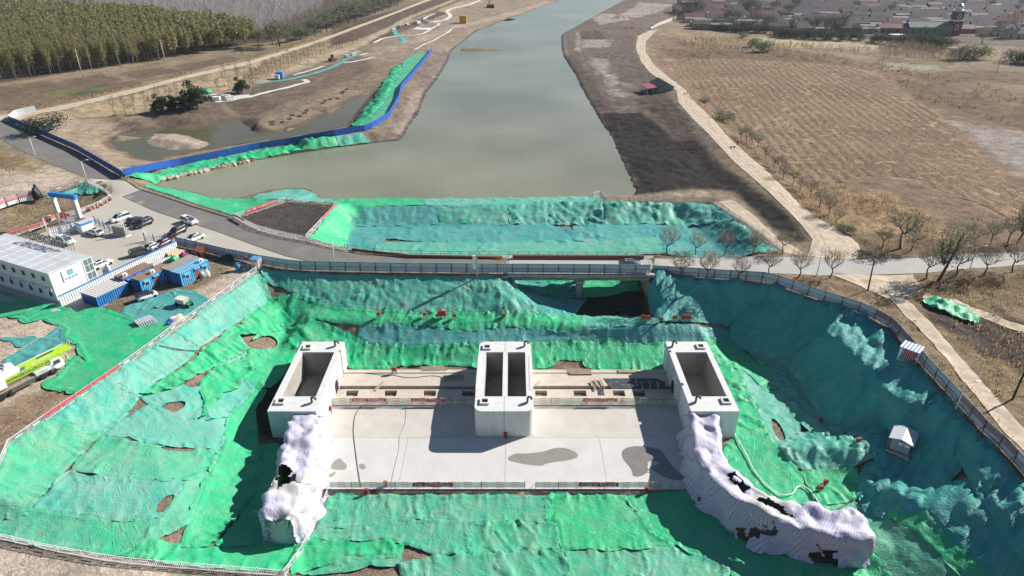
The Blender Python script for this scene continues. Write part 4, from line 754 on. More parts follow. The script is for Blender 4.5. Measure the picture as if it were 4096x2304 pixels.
def pier(label, x0, x1, wells, r=0, notches=(), split=None):
 y0, y1 = HT*1.2416, HT*1.541; loc = Vector(((x0+x1)/2, (y0+y1)/2, PT)); t = empty('gate_pier', loc, 0, label, 'sluice pier', 'white concrete piers of the unfinished sluice')
 sh = lambda p: (p[0]-loc.x, p[1]-loc.y)
 outer = rrect(x0, y0, x1, y1, r)
 if notches:
  outer = [(x0, y0), (x1, y0)]
  for (ya, yb) in sorted(notches[1]): outer += [(x1, ya), (x1-.4, ya), (x1-.4, yb), (x1, yb)]
  outer += [(x1, y1), (x0, y1)]
  for (ya, yb) in sorted(notches[0], reverse=True): outer += [(x0, yb), (x0+.4, yb), (x0+.4, ya), (x0, ya)]
 V, F = prism_holes([sh(p) for p in outer], [[sh(p) for p in w_] for w_ in wells], SZ-.6-PT, 0, SZ+.25-PT)
 b = link('pier_body', mesh_from('pier_body', V, F), WHITE, t)
 m = MB()
 for w_ in wells:     # raw lining with a ledge a little below the rim
  xs = [p[0] for p in w_]; ys = [p[1] for p in w_]; xa, xb, ya, yb = min(xs)-loc.x, max(xs)-loc.x, min(ys)-loc.y, max(ys)-loc.y; zb = SZ+.27-PT; e = .06
  for bx in ((xa, ya, zb, xa+e, yb, -.28), (xb-e, ya, zb, xb, yb, -.28), (xa+e, ya, zb, xb-e, ya+e, -.28), (xa+e, yb-e, zb, xb-e, yb, -.28), (xa+e, ya+e, zb, xb-e, yb-e, zb+.03)): m.box(*bx)
 m.build('well_lining', RAWC, t)
 return t, loc
y0p, y1p = HT*1.2416, HT*1.541
WY0, WY1 = 83.4, 95.7
LP, lc = pier('white sluice pier on the left with one deep open well and stone-faced right side', -36.9, -29.5, [rrect(-36.0, WY0, -30.5, WY1)], 0, ((), ((95.6, 96.3),)))
CP_, cc = pier('centre sluice pier with rounded corners and two open wells side by side', -5.7, 3.3, [rrect(-4.45, WY0, -1.5, WY1), rrect(-.75, WY0, 2.25, WY1)], 1.25)
RP, rc = pier('white sluice pier on the right with one deep open well', 27.0, 34.3, [rrect(28.0, WY0, 33.4, WY1)], 0, (((95.6, 96.3), (86.2, 86.9)), ()))
for t, lst in ((LP, ((1341, 1384), (1248, 1610))), (CP_, ((2098, 1384), (2110, 1608))), (RP, ((2690, 1384), (2783, 1606)))):
 for k, q in enumerate(lst): gooseneck(t, *q)
for t, lst in ((LP, ((1231, 1391), (1123, 1608))), (CP_, ((1948, 1391), (1939, 1608))), (RP, ((2802, 1388), (2903, 1606)))):
 for q in lst: manhole(t, *q)
def arch(cy, zb, wd, h, n=10):
 P = [(cy-wd/2, zb)]+[(cy-wd/2*math.cos(PI*k/n), zb+h-wd/2+wd/2*math.sin(PI*k/n)) for k in range(n+1)]+[(cy+wd/2, zb)]
 return P
for t, loc, x, s in ((LP, lc, -29.5, 1), (RP, rc, 27.0, -1)):
 m = MB(); xx = x-loc.x
 for ya, yb in (((87.2, 89.9), (92.1, 95.4)) if s > 0 else ((87.2, 89.9), (92.1, 95.4))): m.box(min(xx, xx+s*.06), ya-loc.y, SZ-.2-PT, max(xx, xx+s*.06), yb-loc.y, -.5)
 m.box(min(xx, xx+s*.06), 89.9-loc.y, SZ+2.6-PT, max(xx, xx+s*.06), 92.1-loc.y, -.5)
 m.build('stone_facing', STONE, t)
 A = arch(91.0-loc.y, SZ-.1-PT, 1.9, 2.5); m = MB(); n_ = len(A)
 m.add([Vector((xx+s*.02, p[0], p[1])) for p in A]+[Vector((xx-s*.02, p[0], p[1])) for p in A], [tuple(range(n_)), tuple(range(2*n_-1, n_-1, -1))]+[(k, (k+1) % n_, n_+(k+1) % n_, n_+k) for k in range(n_)])
 m.build('arched_niche', DARK, t)  # flat plate; the shade of a recess is put into its dark colour
for bx_ in ((y0p-cc.y-.012, SZ-.3-PT, WY0-cc.y), (WY1-cc.y, -.3, y1p-cc.y+.012)): m = MB(); m.box(-1.2-cc.x-.03, bx_[0], bx_[1], -1.2-cc.x+.03, bx_[2], .008); m.build('joint', DGREY, CP_)
for xa, xb in ((-5.76, -5.2), (2.8, 3.36)): m = MB(); m.box(xa-cc.x, 85-cc.y, -.9, xb-cc.x, 94.5-cc.y, .05); m.build('side_ledge', PALEC, CP_)
for k in range(6):
 for xx in (-4.0+.1*k, 1.7): m = MB(); m.bar((xx, -3+k*.6, SZ+.3-PT), (xx+.05, -3+k*.6, SZ+1.6-PT), .05); m.build('starter_bar', RUST, CP_)
# slab
slab = empty('concrete_slab', (0, 78, SZ), 0, 'broad pale concrete apron slab with wet stains in front of the piers', 'concrete slab')
def slab_panel(x0, y0, x1, y1, m_, xr=None):
 m = MB(); P = [(x0, y0-78), (x1, y0-78), ((xr or (x0, x1))[1], y1-78), ((xr or (x0, x1))[0], y1-78)]; m.prism(P, -.7, 0); m.build('slab_panel', m_, slab)
SLA = mat('pale_slab', (.57,.555,.535), .88, var=.07, scale=.25, dirt=(.46,.44,.41), dirt_amt=.55, dscale=.16)
SLB = mat('cream_slab', (.54,.50,.455), .88, var=.09, scale=.3, dirt=(.43,.385,.33), dirt_amt=.5, dscale=.2)
ys = 79.55
slab_panel(-30.5, 68.9, -16.02, ys, SLA); slab_panel(-15.98, 68.9, -1.02, ys, SLA); slab_panel(-.98, 68.9, 13.4, ys, SLA); slab_panel(13.44, 68.9, 29.5, ys, SLA)
slab_panel(-31, ys+.04, -5.5, 87.3, SLB); slab_panel(-5.46, ys+.04, 3.1, 84, SLB); slab_panel(3.14, ys+.04, 29.2, 87.3, SLB)
def stain(px, col, name='wet_stain', rough=.35, z=.006):
 P = chaikin([tuple(W(x, y, SZ))[:2] for x, y in px], 2); xy, tr = tri_sheet([tuple(p) for p in P], .4)
 link(name, mesh_from(name, [(x, y-78, z) for x, y in xy], tr), mat('%s_%d' % (name, int(col[0]*1000)), col, rough, var=.12, scale=.6), slab)
WETC = (.27,.25,.225)
stain([(2020,1838),(2060,1812),(2095,1815),(2170,1808),(2205,1795),(2235,1790),(2270,1793),(2310,1812),(2313,1830),(2270,1842),(2220,1848),(2180,1855),(2172,1864),(2130,1862),(2075,1853)], WETC)
stain([(2486,1800),(2530,1783),(2575,1786),(2640,1795),(2652,1810),(2668,1835),(2690,1868),(2738,1905),(2730,1922),(2690,1920),(2650,1905),(2610,1882),(2600,1868),(2596,1882),(2570,1905),(2530,1908),(2528,1880),(2505,1852),(2488,1832)], (.21,.20,.185))
stain([(2588,1848),(2610,1842),(2634,1846),(2632,1858),(2608,1864),(2606,1880),(2588,1875),(2592,1860)], (.53,.515,.49), 'dry_patch', .85, .012)
stain([(1320,1866),(1345,1836),(1366,1834),(1372,1848),(1388,1856),(1386,1878),(1365,1880),(1330,1878)], (.31,.285,.25)); stain([(1433,1858),(1450,1852),(1466,1868),(1456,1880),(1440,1876)], (.31,.285,.25))
stain([(1312,1900),(1330,1892),(1345,1884),(1340,1898),(1322,1912)], (.31,.285,.25)); stain([(1505,1938),(1512,1928),(1526,1930),(1528,1942),(1515,1950)], (.36,.33,.3))
# deck between the piers
DZ = SZ+.16
def deck(label, x0, x1, holes, wood=False):
 t = empty('gate_deck', ((x0+x1)/2, 92, SZ), 0, label, 'concrete deck', 'unfinished decks between the piers'); cx = (x0+x1)/2
 m = MB(); m.box(x0-cx, 92.55-92, -.6, x1-cx, 97.1-92, .16); m.box(x0-cx, 96.2-92, .16, x1-cx, 97.1-92, .3); m.box(x0-cx, 91.25-92, -.6, x1-cx, 91.6-92, .16); m.box(x0-cx, 87.35-92, -.6, x1-cx, 89.7-92, .16)
 xs = [x0]+[v for h in holes for v in h]+[x1]
 for k in range(0, len(xs), 2): m.box(xs[k]-cx, 89.7-92, -.6, xs[k+1]-cx, 91.25-92, .16)
 m.build('deck_slab', TANC, t)
 m = MB(); m.box(x0-cx, 91.6-92, -.55, x1-cx, 92.55-92, -.5)
 for a, b in holes: m.box(a-cx, 89.7-92, -.55, b-cx, 91.25-92, -.5)
 m.build('trench_bottom', DARK, t)
 bm_ = MB(); bm_.bar((0, 0, 0), (.05, -.15, .6), .045); bar_ = bm_.mesh('rebar')
 for px_ in list(np.arange(x0+.5, x1-.3, 1.6)): link('rebar', bar_, STEEL, t).location = (px_-cx, .5, -.3)
 for a, b in holes:
  for q in range(4): link('rebar', bar_, STEEL, t).location = (a-cx+.2+q*(b-a-.4)/3, -.85, -.3)
 return t
deck('unfinished concrete deck with a dark trench between the left and centre piers', -29.5, -5.7, [(-28, -25.9), (-21.5, -19.4), (-14.9, -12.8), (-8.4, -6.3)])
dk = deck('unfinished concrete deck with planks and black formwork between centre and right piers', 3.3, 27.0, [(3.9, 5.9), (10.4, 12.5), (17.0, 19.0), (20.4, 22.4)])
def flat_thing(name, label, cat, corners, z0, z1, m_, group=None):
 c = sum((Vector((p[0], p[1], 0)) for p in corners), Vector())/len(corners); m = MB(); m.prism([(p[0]-c.x, p[1]-c.y) for p in corners], 0, z1-z0); o = m.build(name, m_); o.location = (c.x, c.y, z0); return tag(o, label, cat, group)
fw = [tuple(W(x, y, DZ))[:2] for x, y in [(2412,1514),(2540,1514),(2548,1556),(2445,1556)]]; flat_thing('formwork_board', 'black formwork boards laid over the right deck beside the planks', 'board', fw, DZ+.01, DZ+.05, BOARD)
fw = [tuple(W(x, y, DZ))[:2] for x, y in [(2545,1514),(2625,1514),(2660,1530),(2662,1556),(2553,1556)]]; flat_thing('formwork_board', 'black formwork boards in the shadow next to the right pier', 'board', fw, DZ+.012, DZ+.055, BOARD)
fw = [tuple(W(x, y, DZ))[:2] for x, y in [(2391,1555),(2412,1555),(2418,1581),(2394,1581)]]; flat_thing('formwork_board', 'small black board standing between two holes of the right deck', 'board', fw, DZ+.01, DZ+.09, BOARD)
def plank_stack(label, px, py, L, wd, n, rot, group='loose timber on the deck', z=DZ):
 p = W(px, py, z); t = empty('timber_stack', p, rot, label, 'timber', group)
 for k in range(n):
  m = MB(); yy = -wd/2+wd*(k % max(1, n//2))/max(1, n//2-1) if n > 3 else -wd/2+wd*k/max(1, n-1); zz = .05+.11*(k//max(1, n//2) if n > 3 else 0); dx = random.uniform(-.3, .3)
  m.box(-L/2+dx, yy-.09, zz, L/2+dx, yy+.09, zz+.09); m.build('plank', WOOD, t)
 return t
plank_stack('pile of loose boards behind the left deck', 1735, 1477, 4.2, 1.0, 8, R(3)); plank_stack('pile of dark boards on the left deck in the centre pier shadow', 1810, 1514, 3.6, 1.1, 8, R(2))
plank_stack('neat pile of long boards on the right deck', 2318, 1490, 4, 1.3, 10, R(1)); plank_stack('low pile of short boards on the right deck nearest the right pier', 2508, 1489, 3.6, .5, 6, R(-1))
plank_stack('single plank leaning across the trench of the left deck', 1518, 1545, 2.8, .3, 2, R(68)); plank_stack('six parallel planks bridging the trench of the right deck', 2390, 1538, 2.6, 1.7, 6, R(-78), z=DZ+.12); plank_stack('short plank frame beside the right pier over the last hole', 2600, 1550, 2.4, 2.6, 7, R(85), z=DZ+.1)
plank_stack('single short plank at the left end of the right deck', 2143, 1540, 2, .2, 2, R(55))
def netting_mat(name, col, alpha):
 m = bpy.data.materials.new(name); t, n, b = nodes(m); b.inputs['Base Color'].default_value = (*col, 1); b.inputs['Roughness'].default_value = .6; b.inputs['Alpha'].default_value = alpha; return m
NETG = netting_mat('fence_netting', (.10,.42,.22), .5); NETP = netting_mat('pale_fence_netting', (.42,.62,.48), .72)
WHT = mat('white_enamel', (.82,.82,.82), .4, var=.04)
def text_obj(name, s, h, m_, parent, loc, rx, rz, width=None, ry=0):
 cu = bpy.data.curves.new(name, 'FONT'); cu.body = s; cu.size = h; cu.align_x = 'CENTER'; cu.align_y = 'CENTER'; cu.extrude = .008; cu.resolution_u = 1
 o = bpy.data.objects.new(name, cu); COL.objects.link(o); bpy.context.view_layer.update()
 dg = bpy.context.evaluated_depsgraph_get(); me = bpy.data.meshes.new_from_object(o.evaluated_get(dg)); COL.objects.unlink(o); bpy.data.objects.remove(o)
 if width and len(me.vertices):
  xs = [v.co.x for v in me.vertices]; wv = max(xs)-min(xs); k = width/max(wv, 1e-3)
  for v in me.vertices: v.co.x *= k
 q = link(name, me, m_, parent); q.location = loc; q.rotation_euler = (rx, ry, rz); return q
def rail_fence(label, x0, x1, y, z, hts, gaps=(), h=1.35, posts=2.9, net_top=NETG, net_low=NETP, tilt=0):
 cx = (x0+x1)/2; t = empty('rail_fence', (cx, y, z), 0, label, 'railing', 'red and white railings on the slab')
 n = max(2, int((x1-x0)/posts)); m1 = MB(); m2 = MB()
 for hz in hts:
  k = x0; i = 0
  while k < x1-.01:
   e = min(k+1.1, x1); (m1 if i % 2 else m2).tube([(k-cx, 0, hz), (e-cx, 0, hz)], .03, 6, False); k = e; i += 1
 m1.build('red_rail', RED, t); m2.build('white_rail', WHT, t)
 for k in range(n+1):
  xx = x0+(x1-x0)*k/n; m = MB(); m.tube([(xx-cx, 0, 0), (xx-cx, 0, h+.12)], .045, 6); m.bar((xx-cx, 0, h*.7), (xx-cx-.1, .8, .03), .05); m.build('post', RUST if k % 2 else WHT, t)
 for za, zb, mm in ((hts[1], hts[-1], net_top), (hts[0], hts[1], net_low)):
  V = []; F = []; nn = int((x1-x0)/.5)
  for k in range(nn+1):
   xx = x0+(x1-x0)*k/nn-cx; V += [(xx, .03+.02*math.sin(k*1.3), za), (xx, .05+.05*math.sin(k*.7+1), zb-.03*abs(math.sin(k*.9)))]
  for k in range(nn): F.append((2*k, 2*k+2, 2*k+3, 2*k+1))
  link('netting', mesh_from('netting', V, F, True), mm, t)
 return t
def banner(label, s, x0, x1, y, z0, z1, skew=0, tw_=None):
 cx = (x0+x1)/2; V = []; F = []; n = 16
 for k in range(n+1):
  u = k/n; xx = x0+(x1-x0)*u-cx; dz = skew*(u-.5)+.03*math.sin(u*9); V += [(xx, -.03*math.sin(u*14), z0+dz-z0), (xx, -.02-.03*math.sin(u*14+1), z1+dz-z0)]
 for k in range(n): F.append((2*k, 2*k+2, 2*k+3, 2*k+1))
 o = link('slogan_banner', mesh_from('slogan_banner', V, F, True), REDB); o.location = (cx, y, z0); tag(o, label, 'banner', 'red slogan banners')
 text_obj('lettering', s, (z1-z0)*.78, LETTER, o, (0, -.075, (z1-z0)*.5), PI/2, 0, (x1-x0)*.9); return o
FY = 87.55; FZ = SZ+.02
rail_fence('red and white railing with green netting between left and centre piers', -29.4, -5.8, FY, FZ, (.25, .8, 1.35)); rail_fence('red and white railing with green netting between centre and right piers', 3.5, 26.8, FY, FZ, (.25, .8, 1.35))
bx = lambda px, py, z: W(px, py, z).x
banner('red slogan banner on the left deck railing nearest the left pier', '增强质量意识  推进高质量发展', bx(1410,1592,FZ+1), bx(1545,1592,FZ+1), FY-.08, FZ+.72, FZ+1.38)
banner('drooping red slogan banner on the left deck railing, half in shadow', '强化质量监督  严把质量关口', bx(1647,1592,FZ+1), bx(1782,1592,FZ+1), FY-.08, FZ+.72, FZ+1.36, -.12)
banner('red slogan banner on the railing between centre and right piers', '恢复重建要做好 防灾减灾 避险避灾', bx(2331,1592,FZ+1), bx(2466,1592,FZ+1), FY-.08, FZ+.74, FZ+1.38)
EY = 68.95
rail_fence('red and white railing along the front slab edge, longer left length', bx(1316,1955,SZ+.6), bx(2100,1955,SZ+.6), EY, SZ, (.25, .72, 1.2), h=1.2, net_top=NETP); rail_fence('red and white railing along the front slab edge, right length', bx(2142,1955,SZ+.6), bx(2700,1955,SZ+.6), EY, SZ, (.25, .72, 1.2), h=1.2, net_top=NETP)
banner('red slogan banner on the front slab railing, left one', '坚定信心  努力把家园建设得更加美好', bx(1648,1955,SZ+.8), bx(1809,1955,SZ+.8), EY-.08, SZ+.45, SZ+1.22)
banner('red slogan banner on the front slab railing, right one', '加大管理力度  确保工程质量', bx(2318,1955,SZ+.8), bx(2476,1955,SZ+.8), EY-.08, SZ+.5, SZ+1.25, -.05)
# small red boxes on stands
def red_box(label, p, w_=.6, h=.6, leg=.7, rot=0):
 t = empty('power_box', p, rot, label, 'power box', 'small red electrical boxes'); m = MB(); m.box(-w_/2, -.18, leg, w_/2, .18, leg+h); m.build('cabinet', RED, t, bevel=.02)
 if leg > .1:
  m = MB()
  for sx in (-1, 1): m.bar((sx*w_*.42, .15, 0), (sx*w_*.42, .15, leg), .05); m.bar((sx*w_*.42, -.25, 0), (sx*w_*.42, -.1, leg), .05)
  m.bar((-w_*.42, .15, leg*.5), (w_*.42, .15, leg*.5), .05); m.build('stand', RUST, t)
 m = MB(); m.box(-w_*.3, -.195, leg+h*.3, w_*.3, -.185, leg+h*.7); m.build('door_plate', WHT if w_ < .5 else RUST, t); return t
for lb, x, y, w_, h in [('small red power box on the berm, first from the left', 1516, 1275, .7, .6), ('small red power box on the berm, left of the large red one', 1700, 1276, .7, .6), ('large red power box in the middle of the left berm', 1768, 1278, 1.6, 1.1), ('small red power box just right of the large one on the left berm', 1818, 1281, .7, .6), ('tiny red power box close beside the large one', 1748, 1279, .5, .4), ('small red power box at the right end of the left berm', 2015, 1279, .7, .6),
     ('small red power box left of a pair on the right berm', 2572, 1286, .8, .6), ('small red power box next to its twin on the right berm', 2590, 1289, .8, .6), ('small red power box in the middle of the right berm', 2697, 1289, .8, .7), ('wide red power box at the right end of the right berm', 2742, 1289, 1.7, .8), ('tiny red power box lying in the soil of the right berm', 2644, 1293, .5, .5)]:
 red_box(lb, g1(x, y)+Vector((0, 0, .1)), w_, h)
for lb, x, y in [('red box at the foot of the centre pier', 2022, 1750), ('red box standing on the front slab edge near the left end', 1466, 1975), ('red box standing on the front slab edge near the curved wall', 2585, 1968), ('red box on the slab by the front railing with a dark stain beside it', 1542, 1945)]:
 red_box(lb, W(x, y, SZ), .55, .9, .02)
red_box('red box hanging at the front corner of the left pier', W(1322, 1650, SZ), .5, .8, .5); red_box('red power box on the deck behind the left railing', W(1578, 1494, DZ), .9, .7, .6)
for lb, x, y in [('red power box in the folds left of the kiosk shadow, upper one', 3298, 1946), ('red power box in the folds left of the kiosk shadow, lower one', 3278, 1970), ('red power box on the ridge of the pale net, halfway down', 3277, 1700), ('red power box on the swirling net near the kiosk', 3428, 1780), ('red power box at the foot of the curved wrapped wall', 2795, 2020)]:
 red_box(lb, g1(x, y)+Vector((0, 0, .25)), .6, .7, .4)
def tarp_mat():
 m = bpy.data.materials.new('striped_tarp'); t, n, b = nodes(m); L = t.links.new
 uv = n.new('ShaderNodeAttribute'); uv.attribute_name = 'run'; sx = n.new('ShaderNodeSeparateXYZ'); L(uv.outputs['Vector'], sx.inputs[0])
 mu = n.new('ShaderNodeMath'); mu.operation = 'MULTIPLY'; L(sx.outputs[0], mu.inputs[0]); mu.inputs[1].default_value = 1/.29
 fr = n.new('ShaderNodeMath'); fr.operation = 'FRACT'; L(mu.outputs[0], fr.inputs[0])
 cr = n.new('ShaderNodeValToRGB'); cr.color_ramp.interpolation = 'CONSTANT'; e = cr.color_ramp.elements; e[0].position = 0; e[0].color = (.56,.55,.63,1); e[1].position = .3; e[1].color = (.23,.24,.45,1)
 for p, c in ((.5, (.56,.55,.63,1)), (.78, (.50,.36,.42,1)), (.86, (.56,.55,.63,1))): q = e.new(p); q.color = c
 L(fr.outputs[0], cr.inputs[0]); L(cr.outputs[0], b.inputs['Base Color']); b.inputs['Roughness'].default_value = .55; b.inputs['Specular IOR Level'].default_value = .3
 tc = n.new('ShaderNodeTexCoord'); no = n.new('ShaderNodeTexNoise'); no.noise_type = 'RIDGED_MULTIFRACTAL'; no.inputs['Scale'].default_value = 1.4; no.inputs['Detail'].default_value = 4; no.inputs['Distortion'].default_value = 1; L(tc.outputs['Object'], no.inputs['Vector'])
 bp = n.new('ShaderNodeBump'); bp.inputs['Distance'].default_value = .06; L(no.outputs[0], bp.inputs['Height']); L(bp.outputs[0], b.inputs['Normal']); return m
TARP = tarp_mat(); CLOTH = mat('white_cloth', (.50,.49,.485), .8, var=.05, scale=1, bump=.04, bscale=2.5, dirt=(.6,.56,.5), dirt_amt=.4)
def wrap(label, path, zb, hgt, hw, white=lambda u, v: False, hole=lambda u, v: False, seed=0, res=.3):
 P = dens([np.array(p, float) for p in path], res); P = [np.array(p) for p in P]
 sl_ = [0]
 for k in range(1, len(P)): sl_.append(sl_[-1]+np.linalg.norm(P[k][:2]-P[k-1][:2]))
 T = sl_[-1]; c = np.mean([p[:2] for p in P], 0); t = empty('wrapped_wing_wall', (c[0], c[1], zb), 0, label, 'wrapped wall')
 # profile: foot left, shoulder, top, shoulder, foot right  (offset, height)
 prof = dens([np.array(q, float) for q in [(-1.18, 0), (-1.02, .35), (-.92, .75), (-.86, .93), (-.62, 1.0), (0, 1.0), (.62, 1.0), (.86, .93), (.92, .75), (1.02, .35), (1.18, 0)]], .07)
 V = []; N = len(P); Mx = len(prof); run = []; vl = [0]
 for j in range(1, Mx): vl.append(vl[-1]+math.hypot((prof[j][0]-prof[j-1][0])*hw, (prof[j][1]-prof[j-1][1])*hgt))
 U = np.repeat(np.array(sl_), Mx); J = np.tile(np.array(vl), N); big = fbm(U/3.4+seed*7, J/3.0+seed, 90, 2); cre = np.abs(fbm((U+.6*J)/2.6+seed, (J-.5*U)/3.4, 95, 2)); cr2 = np.abs(fbm((U-.8*J)/1.7, (J+.4*U)/4.1+seed, 99, 2)); fine = fbm(U/.5, J/.8, 71, 2)
 pc = np.floor(U/4.3+.35*big+seed); pang = hash2(pc, pc*0, seed)*1.1-.55
 RX = (U*np.cos(pang)+J*np.sin(pang))+.22*cre+.5*big
 for k, p in enumerate(P):
  d = P[min(k+1, N-1)][:2]-P[max(k-1, 0)][:2]; d /= np.linalg.norm(d); nr = np.array((-d[1], d[0])); u = sl_[k]
  endk = min(1, min(u, T-u)/1.6); rnd = math.sqrt(max(0, 1-(1-endk)**2)); hh = hgt*(.86+.14*rnd); ww = hw*(.6+.4*rnd)
  for j, (o, h) in enumerate(prof):
   i = k*Mx+j; sd_ = 1 if abs(o) > .8 else .25; foot = max(0, 1-h*2.2)
   oo = o*ww*(1+.14*big[i]+foot*.25*cr2[i])+math.copysign(1, o)*sd_*(.9*cre[i]+.35*cr2[i]-.3)
   z = h*hh*(1+.12*big[i])+((.65*cre[i]-.3*cr2[i]) if h > .9 else 0)
   sag = -.45*abs(math.sin(u*.75+seed))*max(0, 1-abs(o)*1.4)
   q = p[:2]+nr*oo+d*(.1*fine[i]); V.append((q[0]-c[0], q[1]-c[1], max(.03+.05*abs(fine[i]), z+sag))); run.append((RX[i], 0, 0))
 F = []; MI = []
 for k in range(N-1):
  for j in range(Mx-1):
   u, v = sl_[k]/T, (j+.5)/(Mx-1)
   i = k*Mx+j
   if hole(u+.05*big[i]+.10*(cre[i]-.15), v+.16*(cre[i]-.15)-.05*big[i]): continue
   F.append((k*Mx+j, k*Mx+j+1, (k+1)*Mx+j+1, (k+1)*Mx+j)); MI.append(1 if white(u, v) else 0)
 # close both ends
 for k, fl in ((0, 1), (N-1, 0)):
  b = len(V); V.append((P[k][0]-c[0], P[k][1]-c[1], .02)); run.append((sl_[k], 0, 0))
  for j in range(Mx-1): F.append((b, k*Mx+j+1, k*Mx+j) if not fl else (b, k*Mx+j, k*Mx+j+1)); MI.append(0)
 me = mesh_from('tarp', V, F, True); me.materials.append(TARP); me.materials.append(CLOTH); me.polygons.foreach_set('material_index', np.array(MI, np.int32))
 at = me.attributes.new('run', 'FLOAT_VECTOR', 'POINT'); at.data.foreach_set('vector', np.array(run, np.float32).ravel())
 o = bpy.data.objects.new('tarp', me); COL.objects.link(o); o.parent = t
 # the wall and the scaffold inside
 m = MB()
 for k in range(0, N-4, 4):
  a, b = P[k], P[min(k+4, N-1)]; m.bar((a[0]-c[0], a[1]-c[1], hgt*.38), (b[0]-c[0], b[1]-c[1], hgt*.38), .9, hgt*.76)
 m.build('wall_core', RAWC, t)
 m = MB()
 for k in range(3, N-3, 5):
  d = P[k+1][:2]-P[k-1][:2]; d /= np.linalg.norm(d); nr = np.array((-d[1], d[0]))
  for s_ in (-.7, .7):
   q = P[k][:2]+nr*hw*s_-c[:2]; m.tube([(q[0], q[1], 0), (q[0], q[1], hgt*.92)], .04, 6)
  a = P[k][:2]-nr*hw*1.25-c[:2]; b = P[k][:2]+nr*hw*1.1-c[:2]
  if k % 3 == 0: m.tube([(a[0], a[1], hgt*.9), (b[0], b[1], hgt*.88)], .035, 6)
 m.build('scaffold_poles', RUST, t)
 return t
wrap('straight wing wall wrapped in striped and white sheeting, left of the slab', [(-31.0,80.0),(-30.6,76),(-30.0,72),(-29.5,68),(-29.2,64),(-29.2,59.4)], SZ+.02, 4.9, 2.7,
 white=lambda u, v: (u > .64 and not (u > .80 and v < .52) and v < .80) or (v > .66 and .15 < u < .4) , hole=lambda u, v: (.66 < u < .775 and .30 < v < .56) or (.70 < u < .76 and .6 < v < .72), seed=1)
wrap('curved wing wall wrapped in blue striped sheeting, right of the slab', [(29.0,80.2),(28.3,76),(27.7,72.5),(27.7,69.5),(28.6,66.6),(30.2,64),(32.8,61.4),(36,59.6),(39.5,58.7),(44.2,58.6)], SZ+.02, 4.7, 2.5,
 white=lambda u, v: (.545 < u < .70 and v > .28), hole=lambda u, v: (.455 < u < .50 and .5 < v < .72) or (.585 < u < .70 and .47 < v < .62) or (.60 < u < .635 and v < .26) or (.80 < u < .835 and v < .24), seed=4)
PLAQ0 = mat('grey_cable', (.3,.3,.3), .6)
# hoses and cables lying about
def hose(label, px, z, r, m_, cat='hose'):
 P = [W(x, y, z)+Vector((0, 0, r)) for x, y in px] if z is not None else [g1(x, y)+Vector((0, 0, .5)) for x, y in px]; P = [Vector(q) for q in chaikin([np.array(p) for p in P], 3, False)]; c = P[len(P)//2].copy(); m = MB(); m.tube([p-c for p in P], r, 6); o = m.build('hose' if cat == 'hose' else 'cable', m_, None, True); o.location = c; return tag(o, label, cat)
hose('black hose running across the slab from the left railing to the front edge', [(1445,1625),(1420,1655),(1412,1720),(1420,1790),(1432,1880),(1444,1948)], SZ+.02, .04, DGREY); hose('thin grey cable wandering down the slab beside the black hose', [(1625,1625),(1622,1700),(1596,1740),(1598,1790),(1580,1860),(1562,1945)], SZ+.02, .02, PLAQ0, 'cable')
hose('white hose looping over the green net behind the curved wrapped wall', [(2936,1745),(2980,1820),(3013,1894),(3071,1961),(3113,1990),(3167,1990),(3184,1957),(3213,1952),(3250,1985),(3275,2027)], None, .09, WHT)
hose('tangled cable on the left deck around the red box', [(1440,1490),(1520,1500),(1575,1500),(1640,1515),(1730,1500),(1790,1515),(1840,1500)], DZ+.02, .04, DGREY, 'cable'); hose('dark cable running over the pale teal net in the upper left basin', [(640,1392),(700,1405),(760,1412),(812,1414)], None, .06, DARK, 'cable')
def corr_mat(name, col, rough=.45, pitch=.25, depth=.05, dirt=None, dirt_amt=0, axis='U'):
 """ribbed sheet metal: ribs run up the sheet, counted along attribute 'run'"""
 m = mat(name, col, rough, var=.06, scale=.5, dirt=dirt, dirt_amt=dirt_amt, dscale=.5); t, n, b = nodes(m); L = t.links.new
 at = n.new('ShaderNodeAttribute'); at.attribute_name = 'run'; sx = n.new('ShaderNodeSeparateXYZ'); L(at.outputs['Vector'], sx.inputs[0])
 mu = n.new('ShaderNodeMath'); mu.operation = 'MULTIPLY'; mu.inputs[1].default_value = 2*PI/pitch; L(sx.outputs[0], mu.inputs[0])
 sn = n.new('ShaderNodeMath'); sn.operation = 'SINE'; L(mu.outputs[0], sn.inputs[0])
 bp = n.new('ShaderNodeBump'); bp.inputs['Distance'].default_value = depth; L(sn.outputs[0], bp.inputs['Height']); L(bp.outputs[0], b.inputs['Normal']); return m
HOARD = corr_mat('blue_grey_hoarding', (.46,.53,.60), .5, .5, .03, (.3,.3,.3), .25); HOARDW = corr_mat('pale_hoarding', (.70,.74,.78), .5, .4, .03, (.5,.47,.42), .4)
BLUEF = corr_mat('blue_hoarding', (.02,.10,.42), .45, .5, .04); POSTG = mat('green_post', (.03,.12,.12), .6); POSTR = mat('brown_post', (.09,.05,.04), .7)
PVC = mat('white_pvc', (.80,.80,.82), .4, var=.03); PLAQ = mat('grey_plaque', (.50,.52,.55), .5); REDC = mat('faded_red_cloth', (.50,.075,.085), .7, var=.15); PINK = mat('pink_faded_cloth', (.55,.25,.26), .7, var=.12)
def path3(px, z=None, step=None):
 P = [W(x, y, z) if z is not None else g1(x, y) for x, y in px]
 return P
def walk(P, L):
 """points every L metres along a 3-D polyline"""
 seg = [(P[k+1]-P[k]).length for k in range(len(P)-1)]; T = sum(seg); n = max(1, round(T/L)); out = []
 for k in range(n+1):
  d = T*k/n; j = 0
  while j < len(seg)-1 and d > seg[j]: d -= seg[j]; j += 1
  out.append(P[j].lerp(P[j+1], min(1, d/max(seg[j], 1e-6))))
 return out
